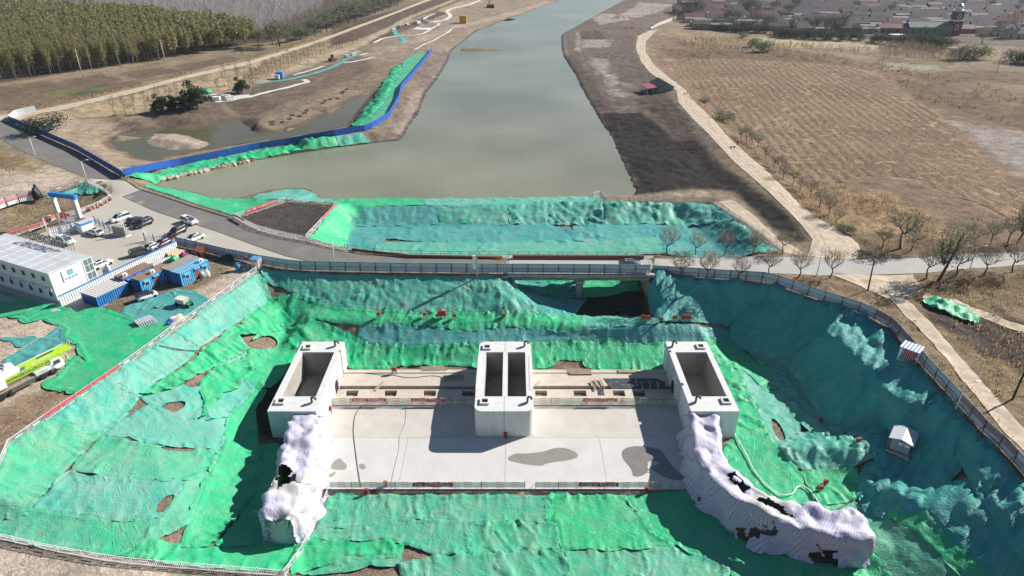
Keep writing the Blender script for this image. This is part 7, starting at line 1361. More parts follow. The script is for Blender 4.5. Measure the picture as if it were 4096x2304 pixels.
sack('heap of green net behind the blue cabins', 690, 1043, NETM['G'], 1.2, .9, .8, 0, 'net_heap', 'net'); sack('heap of red and purple cloth behind the grey roofed cabin', 737, 1026, mat('magenta_cloth', (.30,.06,.16), .8, var=.5, scale=3), 1.2, .7, .6, 0, 'cloth_heap', 'cloth'); sack('dark net heap at the foot of the grey hoarding', 905, 1040, mat('dark_green_heap', (.025,.07,.055), .9, var=.3), 1.8, 1.0, .7, 0, 'net_heap', 'net'); sack('bouquet of white and blue scrap on the low white roofed shed', 440, 1116, mat('scrap_mixed', (.4,.42,.5), .7, var=.6, scale=4), .9, .6, 2.2, 0, 'scrap_heap', 'scrap')
for k, (x, y, r_) in enumerate([(694,1010,-8),(712,1014,4),(706,1026,10),(726,1012,-15)]): p = W(x, y, .4); m = MB(); m.box(-1.3, -.7, 0, 1.3, .7, .08, Matrix.Rotation(R(28), 4, 'X')); o = m.build('plywood_sheet', mat('plywood', (.52,.40,.27), .8, var=.1)); o.location = p; o.rotation_euler = (0, 0, R(60+r_)); tag(o, 'tan plywood sheets leaning together at the end of the white wall', 'plywood', 'leaning plywood sheets')
t = empty('scrap_pile', W(850,1032,0), R(-12), 'pile of dark timber and rusty bars along the grey hoarding', 'scrap')
for k in range(26): m = MB(); a = Vector((random.uniform(-5, 5), random.uniform(-.8, .8), random.uniform(.05, .8))); m.bar(a, a+Vector((random.uniform(-1.6, 1.6), random.uniform(-.8, .8), random.uniform(-.3, .3))), random.uniform(.06, .16)); m.build('bar', random.choice([RUST, WOOD, DGREY, DGREY]), t)
t = empty('barrier_stack', W(668,1018,0), CAZ, 'stack of white picket panels dumped behind the white wall', 'barrier panels')
for k in range(4):
 m = MB()
 for q in range(10): m.bar((-1.4+q*.3, .1*k, .1+.25*k), (-1.4+q*.3, .9+.1*k, .5+.25*k), .05)
 m.bar((-1.5, .1*k, .1+.25*k), (1.5, .1*k, .1+.25*k), .06); m.bar((-1.5, .9+.1*k, .5+.25*k), (1.5, .9+.1*k, .5+.25*k), .06); m.build('panel', PVC if k != 2 else REDC, t)
t = empty('solar_sign', W(994,1074,0), 0, 'slim post with a red information box near the cage shed', 'sign'); m = MB(); m.tube([(0, 0, 0), (0, 0, 3)], .06, 8); m.build('post', WHT, t); m = MB(); m.box(-.5, -.1, 1.9, .35, .1, 2.5); m.build('sign_box', mat('dark_red_sign', (.25,.03,.04), .5), t); m = MB(); m.box(-.4, -.3, 3, .5, .3, 3.06); m.build('panel', DGREY, t)
t = empty('hand_cart', W(800,1128,0), R(60), 'rusty hand cart in front of the sky blue cabin', 'cart'); m = MB(); m.bar((-.7, 0, .3), (.8, 0, .4), .07); m.bar((-.7, .4, .3), (.8, .4, .4), .07); m.bar((.8, 0, .4), (1.1, .2, .8), .06); m.bar((-.7, 0, .3), (-.7, .4, .3), .07); m.build('frame', RUST, t); wheel(t, -.6, .2, .25, .1, 1); wheel(t, .5, .2, .25, .1, 1)
sack('black sheeted heap at the end of the pale hoarding above the gully', 152, 792, mat('black_sheet', (.02,.02,.025), .6), 1.3, 1.1, 2.2, 0, 'sheeted_pile', 'pile')
for k in range(6): sack('orange brown sack weighting the foot of the car park barrier', *[(362,842),(376,836),(392,832),(410,822),(428,812),(443,800)][k], mat('orange_sack', (.40,.20,.12), .8), .45, .4, .6, 0, 'weight_sack', 'sack')['group'] = 'weight sacks at the barrier'
def leaf_mat(name, a, b2, scale=.5):
 m = bpy.data.materials.new(name); t, n, b = nodes(m); L = t.links.new; ge = n.new('ShaderNodeNewGeometry'); tc = n.new('ShaderNodeTexCoord'); oi = n.new('ShaderNodeObjectInfo')
 no = n.new('ShaderNodeTexNoise'); no.inputs['Scale'].default_value = scale; no.inputs['Detail'].default_value = 4; L(tc.outputs['Object'], no.inputs['Vector'])
 ad = n.new('ShaderNodeMath'); ad.operation = 'MULTIPLY_ADD'; L(oi.outputs['Random'], ad.inputs[0]); ad.inputs[1].default_value = .4; L(no.outputs[0], ad.inputs[2])
 rp = n.new('ShaderNodeMath'); rp.operation = 'MULTIPLY_ADD'; L(ge.outputs['Random Per Island'], rp.inputs[0]); rp.inputs[1].default_value = .5; L(ad.outputs[0], rp.inputs[2])
 mr = n.new('ShaderNodeMapRange'); mr.inputs[1].default_value = .5; mr.inputs[2].default_value = 1.3; L(rp.outputs[0], mr.inputs[0])
 mx = n.new('ShaderNodeMix'); mx.data_type = 'RGBA'; L(mr.outputs[0], mx.inputs[0]); mx.inputs[6].default_value = (*a, 1); mx.inputs[7].default_value = (*b2, 1); L(mx.outputs[2], b.inputs['Base Color']); b.inputs['Roughness'].default_value = .8; b.inputs['Specular IOR Level'].default_value = .15
 tr = n.new('ShaderNodeBsdfTranslucent'); L(mx.outputs[2], tr.inputs[0]); ms = n.new('ShaderNodeMixShader'); ms.inputs[0].default_value = .45; L(b.outputs[0], ms.inputs[1]); L(tr.outputs[0], ms.inputs[2]); L(ms.outputs[0], n['Material Output'].inputs[0])
 return m
LPOP = leaf_mat('poplar_leaves', (.15,.175,.06), (.35,.30,.15)); LWIL = leaf_mat('willow_leaves', (.125,.155,.085), (.22,.235,.14)); LPIN = leaf_mat('pine_needles', (.02,.04,.022), (.055,.085,.045)); LGRY = leaf_mat('sparse_leaves', (.12,.135,.085), (.24,.23,.15)); LDRK = leaf_mat('dark_leaves', (.03,.048,.024), (.08,.10,.045))
BARK = mat('dark_bark', (.075,.06,.048), .9, var=.2); BARKP = mat('pale_bark', (.30,.28,.25), .9, var=.15); BARKG = mat('grey_twigs', (.20,.165,.15), .9, var=.15); TWIG = leaf_mat('brown_twigs', (.14,.105,.08), (.27,.215,.17))
DRYG = leaf_mat('dry_grass_blades', (.20,.135,.065), (.46,.35,.20), .3); REEDM = leaf_mat('reed_plumes', (.25,.16,.085), (.55,.43,.30), .3); STUB = leaf_mat('stubble', (.22,.155,.09), (.46,.35,.22), .3)
def quads(c, size, flat=.0, up=False, asp=1.0):
 """one small randomly turned face per centre"""
 n = len(c); a = rng.normal(size=(n, 3)); a /= np.linalg.norm(a, axis=1)[:, None]; b = rng.normal(size=(n, 3)); 
 if up: a = np.array([0, 0, 1.])+.25*rng.normal(size=(n, 3))
 b -= a*np.sum(a*b, 1)[:, None]/np.sum(a*a, 1)[:, None]; b /= np.linalg.norm(b, axis=1)[:, None]; s = size*(.6+.8*rng.random((n, 1)))
 a = a*s*asp; b = b*s; V = np.stack([c-a-b*.6, c+b, c+a-b*.1, c-b*.9+a*.3], 1) if not up else np.stack([c-b, c+b, c+b*.7+a*2, c-b*.7+a*2], 1)
 return V.reshape(-1, 3), np.arange(n*4).reshape(n, 4)
def crown_pts(n, blobs):
 out = []; w_ = np.array([b[3]*b[4]*b[5] for b in blobs])**.8; w_ /= w_.sum()
 for (x, y, z, rx, ry, rz), k in zip(blobs, rng.multinomial(n, w_)):
  d = rng.normal(size=(k, 3)); d /= np.linalg.norm(d, axis=1)[:, None]; r = rng.random((k, 1))**.45; out.append(np.array([x, y, z])+d*r*np.array([rx, ry, rz]))
 return np.concatenate(out)
def arr_mesh(name, V, F):
 me = bpy.data.meshes.new(name); V = np.asarray(V, np.float32); F = np.asarray(F, np.int32); me.vertices.add(len(V)); me.vertices.foreach_set('co', V.ravel()); me.loops.add(F.size); me.loops.foreach_set('vertex_index', F.ravel()); me.polygons.add(len(F)); me.polygons.foreach_set('loop_start', np.arange(0, F.size, F.shape[1], dtype=np.int32)); me.update(); return me
def branches(mb, base, h, spread, n, r, twigs=0, lev=2, up=.6):
 def grow(p, d, L, r_, lv):
  q = p+d*L; m_ = p+d*L*.5+Vector((random.uniform(-1, 1), random.uniform(-1, 1), 0))*L*.08; mb.tube([p, m_, q], [r_, r_*.8, r_*.5], 5 if lv > 1 else 4, False)
  if lv <= 0: return
  for k in range(3 if lv > 1 else 3):
   dd = (d+Vector((random.uniform(-1, 1), random.uniform(-1, 1), random.uniform(-.1, .8)))*.55).normalized(); grow(p+d*L*random.uniform(.55, 1), dd, L*random.uniform(.5, .75), r_*.5, lv-1)
 for k in range(n):
  a = 2*PI*k/n+random.uniform(-.4, .4); d = Vector((math.cos(a)*spread, math.sin(a)*spread, up)).normalized(); grow(Vector((0, 0, base)), d, h*.42, r*.6, lev)
def tree_proto(kind, h, seed):
 """returns (trunk mesh, crown mesh) for one variant"""
 global rng
 random.seed(seed); rng = np.random.default_rng(seed); tb = MB(); r = .018*h+.03
 if kind == 'poplar':
  tb.tube([(0, 0, 0), (0, .1, h*.5), (0, 0, h*.92)], [r*.8, r*.55, r*.15], 6); bl = [(random.uniform(-.4, .4), random.uniform(-.4, .4), h*z, h*w_, h*w_, h*.16) for z, w_ in ((.42, .10), (.55, .135), (.68, .13), (.8, .105), (.92, .06))]; V, F = quads(crown_pts(560, bl), .0175*h)
 elif kind == 'willow':
  tb.tube([(0, 0, 0), (.1, 0, h*.35)], [r*1.3, r], 7); branches(tb, h*.3, h*.8, .8, 5, r, lev=1); bl = [(0, 0, h*.66, h*.3, h*.3, h*.26)]+[(h*.34*math.cos(a), h*.34*math.sin(a), h*random.uniform(.45, .75), h*.2, h*.2, h*.19) for a in (0.3, 1.4, 2.6, 3.9, 5.2)]; V, F = quads(crown_pts(900, bl), .026*h)
 elif kind == 'pine':
  tb.tube([(0, 0, 0), (0, 0, h*.8)], [r, r*.3], 6); bl = [(random.uniform(-.2, .2)*h, random.uniform(-.2, .2)*h, h*z, h*w_, h*w_, h*.14) for z, w_ in ((.2, .30), (.35, .34), (.5, .30), (.66, .24), (.82, .15))]+[(h*.33*math.cos(a), h*.33*math.sin(a), h*.33, h*.15, h*.15, h*.1) for a in (.5, 1.9, 3.1, 4.6)]; V, F = quads(crown_pts(1500, bl), .03*h)
 elif kind == 'bare':
  tb.tube([(0, 0, 0), (.06*h, 0, h*.2), (.03*h, .02*h, h*.34)], [r*1.1, r*.9, r*.75], 7); branches(tb, h*.32, h*.72, .62, 6, r*.85, lev=2); c = crown_pts(330, [(0, 0, h*.66, h*.36, h*.36, h*.27)]); V, F = quads(c, .0035*h, up=True, asp=22)
 elif kind == 'leafy':
  tb.tube([(0, 0, 0), (.05*h, 0, h*.25), (.04*h, .02*h, h*.4)], [r*1.1, r*.85, r*.7], 7); branches(tb, h*.34, h*.7, .6, 6, r*.8, lev=2); bl = [(0, 0, h*.68, h*.3, h*.3, h*.24)]+[(h*.26*math.cos(a), h*.26*math.sin(a), h*random.uniform(.55, .85), h*.17, h*.17, h*.14) for a in (0, 1.1, 2.3, 3.4, 4.4, 5.5)]; V, F = quads(crown_pts(850, bl), .0145*h)
 elif kind == 'tall':
  tb.tube([(0, 0, 0), (.06*h, 0, h*.3), (.13*h, .02*h, h*.7)], [r, r*.75, r*.35], 7); branches(tb, h*.25, h*.7, .35, 6, r*.6, lev=2, up=.9); bl = [(.05*h, 0, h*.42, h*.2, h*.2, h*.2), (.1*h, 0, h*.62, h*.22, h*.22, h*.2), (.2*h, 0, h*.8, h*.12, h*.12, h*.17), (-.08*h, .05*h, h*.6, h*.14, h*.14, h*.2), (.02*h, -.05*h, h*.78, h*.1, h*.1, h*.15)]; V, F = quads(crown_pts(1300, bl), .0095*h)
 elif kind == 'young':
  tb.tube([(0, 0, 0), (0, 0, h*.7)], [.07, .03], 5); branches(tb, h*.4, h*.6, .5, 5, .05, lev=1, up=1.0)
  for a in (0, 2.1, 4.2): tb.bar((1.0*math.cos(a), 1.0*math.sin(a), 0), (0, 0, h*.33), .06)
  V, F = quads(crown_pts(60, [(0, 0, h*.7, h*.2, h*.2, h*.25)]), .004*h, up=True, asp=18)
 else:   # bush
  branches(tb, .05, h*.9, .8, 5, .05*h, lev=1); bl = [(random.uniform(-.45, .45)*h, random.uniform(-.45, .45)*h, h*random.uniform(.35, .6), h*.42, h*.42, h*.36) for _ in range(5)]; V, F = quads(crown_pts(1300, bl), .03*h)
 return tb.mesh('trunk'), arr_mesh('crown', V, F)
PROTO = {}
def plant(name, kind, p, h, label, cat, group, leaf, bark=BARK, sx=1, nvar=4, part='crown'):
 key = (kind, leaf.name, bark.name)
 if key not in PROTO:
  PROTO[key] = [tree_proto(kind, 10.0, 100*len(PROTO)+k) for k in range(nvar)]
  for a, b in PROTO[key]: a.materials.append(bark); b.materials.append(leaf); a.polygons.foreach_set('use_smooth', np.ones(len(a.polygons), bool))
  random.seed(len(PROTO)*7)
 tm, cm = random.choice(PROTO[key]); t = empty(name, p, random.uniform(-.5, .5) if kind == 'tall' else random.uniform(0, 6.28), label, cat, group); s = h/10; t.scale = (s*sx, s*sx, s)
 for nm, me in (('trunk', tm), (part, cm)): o = bpy.data.objects.new(nm, me); COL.objects.link(o); o.parent = t
 return t
random.seed(11); rng = np.random.default_rng(11)
def scatter(poly, sp, jit=.35):
 xs = [p[0] for p in poly]; ys = [p[1] for p in poly]; gx, gy = np.meshgrid(np.arange(min(xs), max(xs), sp), np.arange(min(ys), max(ys), sp)); gx = gx.ravel()+(rng.random(gx.size)-.5)*2*jit*sp; gy = gy.ravel()+(rng.random(gy.size)-.5)*2*jit*sp; m = pip(gx, gy, poly); return gx[m], gy[m]
def in_view(x, y, z=0, m=60):
 d = y*CP-(z-H)*SP; return abs(x/d*FPX) < 2048+m
# poplar wood: front rows tree by tree, the rest one mass
PWD = region([(-250,352),(0,322),(350,283),(700,236),(1000,192),(1030,172),(930,142),(560,92),(200,66),(-250,75)])
gx, gy = scatter(PWD, 4.4); order = np.argsort(gy+gx*.45); near = 0; rest = []
for k in order:
 x, y = gx[k], gy[k]
 if not in_view(x, y, 8): continue
 if near < 285: plant('poplar_tree', 'poplar', (x, y, gz(x, y)), random.uniform(11.5, 15), 'slender olive green poplar at the front of the dense plantation', 'tree', 'poplars along the front of the plantation', LPOP, BARKP, nvar=6); near += 1
 else: rest.append((x, y))
def mass(name, label, cat, pts, makers, m_, hs, group=None):
 Vs = []; Fs = []; o = 0
 for (x, y) in pts:
  V, F = random.choice(makers); s = random.uniform(*hs); a = random.uniform(0, 6.28); c, n_ = math.cos(a), math.sin(a); Q = np.stack([(V[:, 0]*c-V[:, 1]*n_)*s+x, (V[:, 0]*n_+V[:, 1]*c)*s+y, V[:, 2]*s+gz(x, y)], 1); Vs.append(Q); Fs.append(F+o); o += len(V)
 ob_ = link(name, arr_mesh(name, np.concatenate(Vs), np.concatenate(Fs)), m_); return tag(ob_, label, cat, group, 'stuff')
def mk_pop(): h = 10; return quads(crown_pts(170, [(random.uniform(-.4, .4), random.uniform(-.4, .4), h*z, h*w_, h*w_, h*.16) for z, w_ in ((.45, .11), (.6, .14), (.75, .125), (.9, .07))]), .34)
mass('poplar_wood', 'dense olive green poplar plantation receding behind the front rows', 'wood', rest, [mk_pop() for _ in range(5)], LPOP, (1.15, 1.5))
def mk_bare(): return quads(np.column_stack([rng.normal(0, .8, 34), rng.normal(0, .8, 34), rng.random(34)*6+1.5]), .06, up=True, asp=20)
BW = region([(-250,66),(200,60),(560,84),(930,134),(1040,162),(1150,120),(1290,55),(1300,10),(1250,-35),(-250,-35)])
gx, gy = scatter(BW, 5.2); mass('bare_wood', 'leafless grey wood stretching behind the poplar plantation', 'wood', [(x, y) for x, y in zip(gx, gy) if in_view(x, y, 5)], [mk_bare() for _ in range(5)], leaf_mat('grey_wood_twigs', (.27,.235,.225), (.44,.40,.39)), (1.0, 1.35))
gx, gy = scatter(region([(1040,162),(1150,120),(1290,50),(1480,-20),(1640,-35),(1600,-10),(1420,62),(1230,130),(1100,170)]), 6); mass('bare_wood', 'brown leafless thicket behind the willow row on the dike', 'wood', [(x, y) for x, y in zip(gx, gy)], [mk_bare() for _ in range(4)], leaf_mat('brown_wood_twigs', (.16,.125,.10), (.30,.25,.20)), (.7, 1.1))
for k, (x, y, hc, g) in enumerate([(1036,186,62,0),(1119,186,100,1),(1090,178,60,0),(1202,160,50,0),(1228,154,48,0),(1262,145,70,1),(1285,136,60,0),(1308,128,76,1),(1332,118,80,1),(1360,105,60,0),(1394,94,80,1),(1424,82,76,0),(1447,72,60,0),(1472,64,66,0),(1500,56,62,0),(1530,44,50,0),(1560,34,46,0),(1590,24,40,0),(1180,164,40,0),(1150,172,46,0)]):
 p = g1(x, y); h = hc/(FPX/p.y)*1.06; plant('willow_tree', 'willow', p, h, 'round pale green willow in the row behind the dike road' if g else 'round grey green willow in the row behind the dike road', 'tree', 'willows behind the dike road', LWIL if g or k % 2 else LGRY, nvar=3)
for k in range(44):
 u = k/43; x = 1000+455*u; y = 335-172*u-6*math.sin(u*3); plant('young_tree', 'young', g1(x, y), random.uniform(5.5, 7.5), 'thin leafless young tree staked on the dike slope above the park', 'tree', 'young staked trees on the dike slope', TWIG, TWIG, nvar=4, part='twigs')
for k in range(26):
 u = k/25; x = 1010+400*u; y = 318-155*u; plant('young_tree', 'young', g1(x, y), random.uniform(4.5, 6.5), 'thin leafless young tree staked on the dike slope above the park', 'tree', 'young staked trees on the dike slope', TWIG, TWIG, nvar=4, part='twigs')
for x, y in [(460,465),(503,459),(543,456),(585,447),(607,452),(640,420),(668,405),(690,408),(715,400),(872,368),(900,352),(920,365),(960,345),(985,352),(1015,375),(1005,300),(950,310),(905,325)]: plant('young_tree', 'young', g1(x, y), random.uniform(6, 8), 'leafless young tree with stakes near the dark pines', 'tree', 'young staked trees near the pines', TWIG, TWIG, nvar=4, part='twigs')
for lb, x, y, h in [('dark round pine by the pond, leftmost of the row', 650,449,7.5), ('small dark pine second in the row by the pond', 698,441,6.5), ('dark pine third in the row by the pond', 745,446,8), ('tallest dark pine at the right end of the row by the pond', 790,436,11), ('dark pine standing alone by the white stone yard', 969,372,7)]: plant('pine_tree', 'pine', g1(x, y), h, lb, 'tree', 'dark pines by the pond', LPIN, sx=1.15)
plant('evergreen_bush', 'bush', g1(178,530)+Vector((0, 0, -.3)), 6.5, 'wide dark evergreen bush behind the dark blue hoarding', 'bush', None, LPIN, sx=1.5)
T_ = [('bare',2669,1020,7,'reddish bare tree at the left end of the row beyond the road railing'),('bare',2783,1020,5.5,'bare tree before the green mound beyond the road railing'),('bare',2899,1022,6,'bare tree third in the row beyond the road railing'),('bare',3009,1022,5.5,'bare tree fourth in the row beyond the road railing'),('leafy',3130,1016,5.5,'small half leafy tree at the corner of the drained basin'),
('leafy',2717,1122,6.8,'grey green leafy tree on the pit rim nearest the bridge'),('bare',2824,1122,6.5,'bare tree with a white band on the pit rim'),('bare',2955,1126,5.2,'small bare tree on the pit rim, third from the bridge'),('bare',3076,1100,5.5,'bare tree on the near roadside left of the dirt road mouth'),('bare',3190,1115,6.5,'wide bare tree on the near roadside, left of the leaning lamp'),('bare',3318,1112,6.2,'wide bare tree on the near roadside, right of the leaning lamp'),
('leafy',3525,995,5.2,'small leafy tree at the far roadside, left of the wide one'),('leafy',3600,995,9.5,'wide leafy tree at the far roadside with many trunks'),('leafy',3640,1005,6,'leafy tree leaning out beside the wide roadside tree'),('tall',3751,1128,14.5,'tall leaning leafy poplar on the near side of the right road'),('leafy',3706,1113,7,'small leafy tree left of the tall leaning poplar'),('bare',3830,1097,7,'half bare tree right of the tall leaning poplar'),('bare',3933,1103,7,'half bare tree right of the two armed lamp'),('bare',4049,1091,7,'half bare tree at the right edge of the near roadside'),
('leafy',3879,995,6.5,'grey leafy tree on the far roadside behind the two armed lamp'),('leafy',3962,978,6,'round dark leafy tree on the far roadside'),('tall',4066,975,11,'dark leafy tall tree at the right edge of the picture'),('leafy',4030,972,6.5,'leafy tree in front of the dark tall one at the right edge')]
for kd_, x, y, h, lb in T_: plant('tree', kd_, g1(x, y), h, lb, 'tree', 'roadside trees', TWIG if kd_ == 'bare' else (LWIL if kd_ == 'tall' else LGRY), BARK, part='twigs' if kd_ == 'bare' else 'crown')
for k, (x, y) in enumerate([(3093,672),(3118,692),(3134,717),(3171,738),(3200,767),(3238,792),(3277,833),(3310,862),(3345,899),(2963,556),(2985,570),(3005,580),(3029,590),(3060,640)]): plant('small_tree', 'bare' if k % 3 else 'leafy', g1(x, y), random.uniform(4.2, 5.4), 'small scrubby tree in the row along the right side of the dirt road', 'tree', 'small trees along the dirt road', TWIG if k % 3 else LGRY, BARK, part='twigs' if k % 3 else 'crown')
for lb, x, y, h in [('green bush beside the dirt road below the river house',2889,482,4.2),('low green bush beside the dirt road, nearer the river house',2818,412,2.6),('brown bush at the bend of the dirt road',3378,930,2.6),('pale green willow clump among the reeds',3030,190,6),('second pale green willow clump among the reeds',3064,210,6.5),('yellow green bush at the end of the reed belt',2975,150,4)]: plant('bush', 'bush', g1(x, y), h, lb, 'bush', None, LWIL, sx=1.3)
# grasses
def tufts(name, label, px, sp, size, asp, m_, cat='grass', n=6, spread=.55, world=None, keep=1.0):
 gx, gy = scatter(world or region(px), sp); m = rng.random(len(gx)) < keep*np.clip(.55+1.3*fbm(gx/9, gy/9, 55, 3), .08, 1); gx, gy = gx[m], gy[m]; c = np.repeat(np.column_stack([gx, gy]), n, 0)+rng.normal(0, spread, (len(gx)*n, 2)); P = np.column_stack([c, zgrid(c[:, 0], c[:, 1])-.05]); V, F = quads(P, size, up=True, asp=asp)
 return tag(link(name, arr_mesh(name, V, F), m_), label, cat, None, 'stuff')
tufts('dry_reeds', 'tall pale plumed reeds at the near corner of the harvested field', [(3140,710),(3300,725),(3500,765),(3740,850),(3760,960),(3500,1005),(3400,935),(3250,835)], 1.1, 0.049, 7.8, REEDM, 'reeds')
tufts('dry_grass', 'dry brown grass on the verge along the dirt road', [(2700,345),(2800,410),(2880,470),(2990,580),(3100,680),(3220,800),(3400,930),(3560,1000),(3560,1036),(3440,985),(3370,925),(3280,880),(3200,820),(3076,692),(2970,600),(2855,476)], 1.0, 0.049, 5.1, DRYG)
tufts('dry_grass', 'dry brown grass between the right hoarding and the dirt track', [(3080,1108),(3330,1112),(3480,1168),(3560,1205),(3670,1315),(3735,1382),(3815,1485),(3900,1590),(4096,1812),(4200,1960),(4100,1890),(3950,1735),(3780,1550),(3700,1460),(3620,1360),(3550,1290),(3430,1236),(3250,1182)], .75, 0.038, 5.4, DRYG, keep=.8)
tufts('dry_grass', 'rough dry grass and weeds on the right verge below the road', [(3560,1105),(3700,1125),(4300,1070),(4300,1600),(3990,1590),(3860,1440),(3740,1300),(3640,1195),(3700,1160)], 1.0, 0.049, 5.1, DRYG, keep=.7)
tufts('dry_grass', 'dry grass on the slopes of the gully beside the entrance', [(-60,842),(60,820),(150,800),(230,800),(290,800),(230,870),(120,900),(0,935),(-80,960)], .8, 0.046, 4.4, DRYG)
tufts('dry_grass', 'dry grass on the open ground left of the asphalt road', [(-60,600),(0,600),(130,660),(160,690),(60,700),(-60,760)], 1.1, 0.046, 4.1, DRYG, keep=.8)
tufts('dry_grass', 'yellow grass strip along the dike road', [(0,440),(145,424),(290,396),(538,342),(745,288),(1024,224),(1272,146),(1500,60),(1500,70),(1272,156),(1024,235),(745,298),(538,352),(290,410),(145,440),(0,456)], 1.8, 0.095, 4.1, DRYG)
tufts('dry_grass', 'tawny reeds and grass beyond the harvested field', [(2640,200),(3200,205),(3480,250),(3900,330),(4300,430),(4300,560),(3950,480),(3650,390),(3560,290),(3200,240),(2760,232)], 3.0, 0.122, 4.4, DRYG, keep=.7)
tufts('dry_reeds', 'pale reed belt in front of the village', [(2690,150),(2900,150),(3200,178),(3500,195),(3560,215),(3300,205),(3000,200),(2750,195)], 2.6, 0.114, 7.1, REEDM, 'reeds')
tufts('crop_stubble', 'dry maize stubble and straw lying in rows on the harvested field', None, 1.7, .07, 2.2, STUB, 'stubble', n=3, spread=.8, world=FW, keep=.9)
tufts('dry_grass', 'thin grass on the bank between the black soil and the river house', [(2480,480),(2560,470),(2640,540),(2720,620),(2800,700),(2880,690),(2800,590),(2760,480),(2700,420),(2600,330),(2560,330)], 1.3, 0.046, 3.4, TWIG, keep=.35)
BRICK = mat('brick_wall', (.30,.20,.15), .9, var=.2, scale=1.5); PLAST = mat('pale_gable', (.5,.43,.36), .9, var=.12); VR = [mat('grey_tile_roof', (.115,.10,.10), .85, var=.25, scale=.8, dirt=(.19,.165,.155), dirt_amt=.6), mat('mauve_tile_roof', (.135,.10,.105), .85, var=.2, scale=.8, dirt=(.2,.17,.16), dirt_amt=.6), mat('pale_flat_roof', (.20,.18,.17), .85, var=.15, dirt=(.13,.115,.11), dirt_amt=.6), mat('red_sheet_roof', (.22,.09,.10), .6, var=.1)]
HP = {}
def house_meshes(Lx, D, hw, hr):
 k = (Lx, D, hw, hr)
 if k not in HP:
  m = MB(); x, y = Lx/2, D/2; m.add([(-x,-y,0),(x,-y,0),(x,y,0),(-x,y,0),(-x,-y,hw),(x,-y,hw),(x,y,hw),(-x,y,hw),(-x,0,hw+hr),(x,0,hw+hr)], [(0,1,5,4),(2,3,7,6),(1,2,6,9,5),(3,0,4,8,7)]); w_ = m.mesh('wall'); e = .35
  m = MB(); t = .16; m.prism([(-y-e, hw-e*hr/y), (0, hw+hr), (y+e, hw-e*hr/y), (y+e, hw-e*hr/y+t), (0, hw+hr+t), (-y-e, hw-e*hr/y+t)], -x-e, x+e, Matrix(((0, 0, 1, 0), (1, 0, 0, 0), (0, 1, 0, 0), (0, 0, 0, 1)))); r = m.mesh('roof'); HP[k] = (w_, r)
 return HP[k]
VIL = {}
def vhouse(p, rz, sz, ri, wi, label, group, detail=False):
 key = (sz, ri, wi)
 if key not in VIL:
  w_, r = house_meshes(*sz); w_, r = w_.copy(), r.copy(); w_.materials.append((BRICK, PLAST)[wi]); r.materials.append(VR[ri]); VIL[key] = (w_, r)
 t = empty('village_house', p, rz, label, 'house', group)
 for nm, me in zip(('wall', 'roof'), VIL[key]): o = bpy.data.objects.new(nm, me); COL.objects.link(o); o.parent = t
 if detail:
  for k in range(3): m = MB(); xx = -sz[0]*.32+k*sz[0]*.32; m.box(xx-.6, -sz[1]/2-.06, .9, xx+.6, -sz[1]/2-.005, 2.1) if k != 1 else m.box(xx-.5, -sz[1]/2-.06, 0, xx+.5, -sz[1]/2-.005, 2.1); m.build('window' if k != 1 else 'door', GLASS if k != 1 else MAROON, t)
 return t
random.seed(5); cnt = 0; y = 412; row = 0; chp = W(3808, 140, -.8)
RN = ['grey roofed', 'mauve roofed', 'pale flat roofed', 'red roofed']
while y < 700:
 x = 95+random.uniform(0, 8)
 while x < 500:
  Lx = random.choice((11, 14)); px_ = FPX*x/(y*CP+(H)*SP)+2048; edge = 125+ (px_-2700)*.02
  v = (SP*y-H*CP)/(CP*y+H*SP); pyv = 1152+v*-FPX if False else None
  zc = y*CP+H*SP; py = 1152+FPX*((H+.8)*CP-y*SP)/zc
  lim = 118+.028*(px_-2700)
  if px_ > 2690 and px_ < 4180 and py < lim and not (abs(x-chp.x+14) < 27 and abs(y-chp.y) < 9) and random.random() < .93 and cnt < 290:
   ri = random.choice((0, 0, 0, 1, 1, 2, 2, 3) if random.random() < .3 else (0, 1, 0, 2)); fr = py > lim-16; where = 'in the front rows beside the hedges' if fr else ('in the middle rows of the village' if py > 45 else 'in the far rows of the village')
   vhouse((x+Lx/2, y+random.uniform(-1, 1), gz(x, y)-.05), R(random.uniform(-3, 3)-4), (Lx, 6.5 if ri != 2 else 7.5, random.choice((2.9, 3.3)), 2.1 if ri != 2 else .6), ri, random.randint(0, 1), 'low %s village house %s' % (RN[ri], where), '%s houses %s' % (RN[ri], where), fr); cnt += 1
  x += Lx+random.choice((.8, 1.2, 3.5))
 y += random.uniform(11.5, 13.5)
# church with tower
cz = chp.copy(); t = empty('village_church', cz, R(-3), 'brick village church with a domed tower and long green grey nave roof', 'church'); BRK = mat('dark_red_brick', (.16,.06,.045), .85, var=.2, scale=2)
m = MB(); m.box(-3, -3, 0, 3, 3, 8.5); m.box(-2.5, -2.5, 9.3, 2.5, 2.5, 14.2); m.build('tower', BRK, t); m = MB(); m.box(-3.3, -3.3, 8.5, 3.3, 3.3, 9.3); m.build('cornice', WHT, t); m = MB(); m.box(-2.8, -2.8, 14.2, 2.8, 2.8, 14.8); m.build('cornice', WHT, t)
m = MB(); m.lathe([(2.2, 14.8), (2.3, 16.0), (2.0, 17.2), (1.2, 18.2), (.2, 18.7), (.1, 19.6), (0, 19.7)], 16); m.build('dome', mat('silver_dome', (.62,.64,.68), .25, metal=.7, var=.05), t, True)
for z, h in ((3.2, 3.4), (10, 3.0)):
 A = arch(0, z, 1.9, h); n_ = len(A); m = MB(); yy = -3.05 if z < 9 else -2.55; m.add([(p[0], yy, p[1]) for p in A], [tuple(range(n_))]); w_ = m.build('arched_window', WHT, t); m = MB(); A = arch(0, z+.3, 1.1, h-.6); m.add([(p[0], yy-.04, p[1]) for p in A], [tuple(range(n_))]); m.build('pane', GLASS, w_)
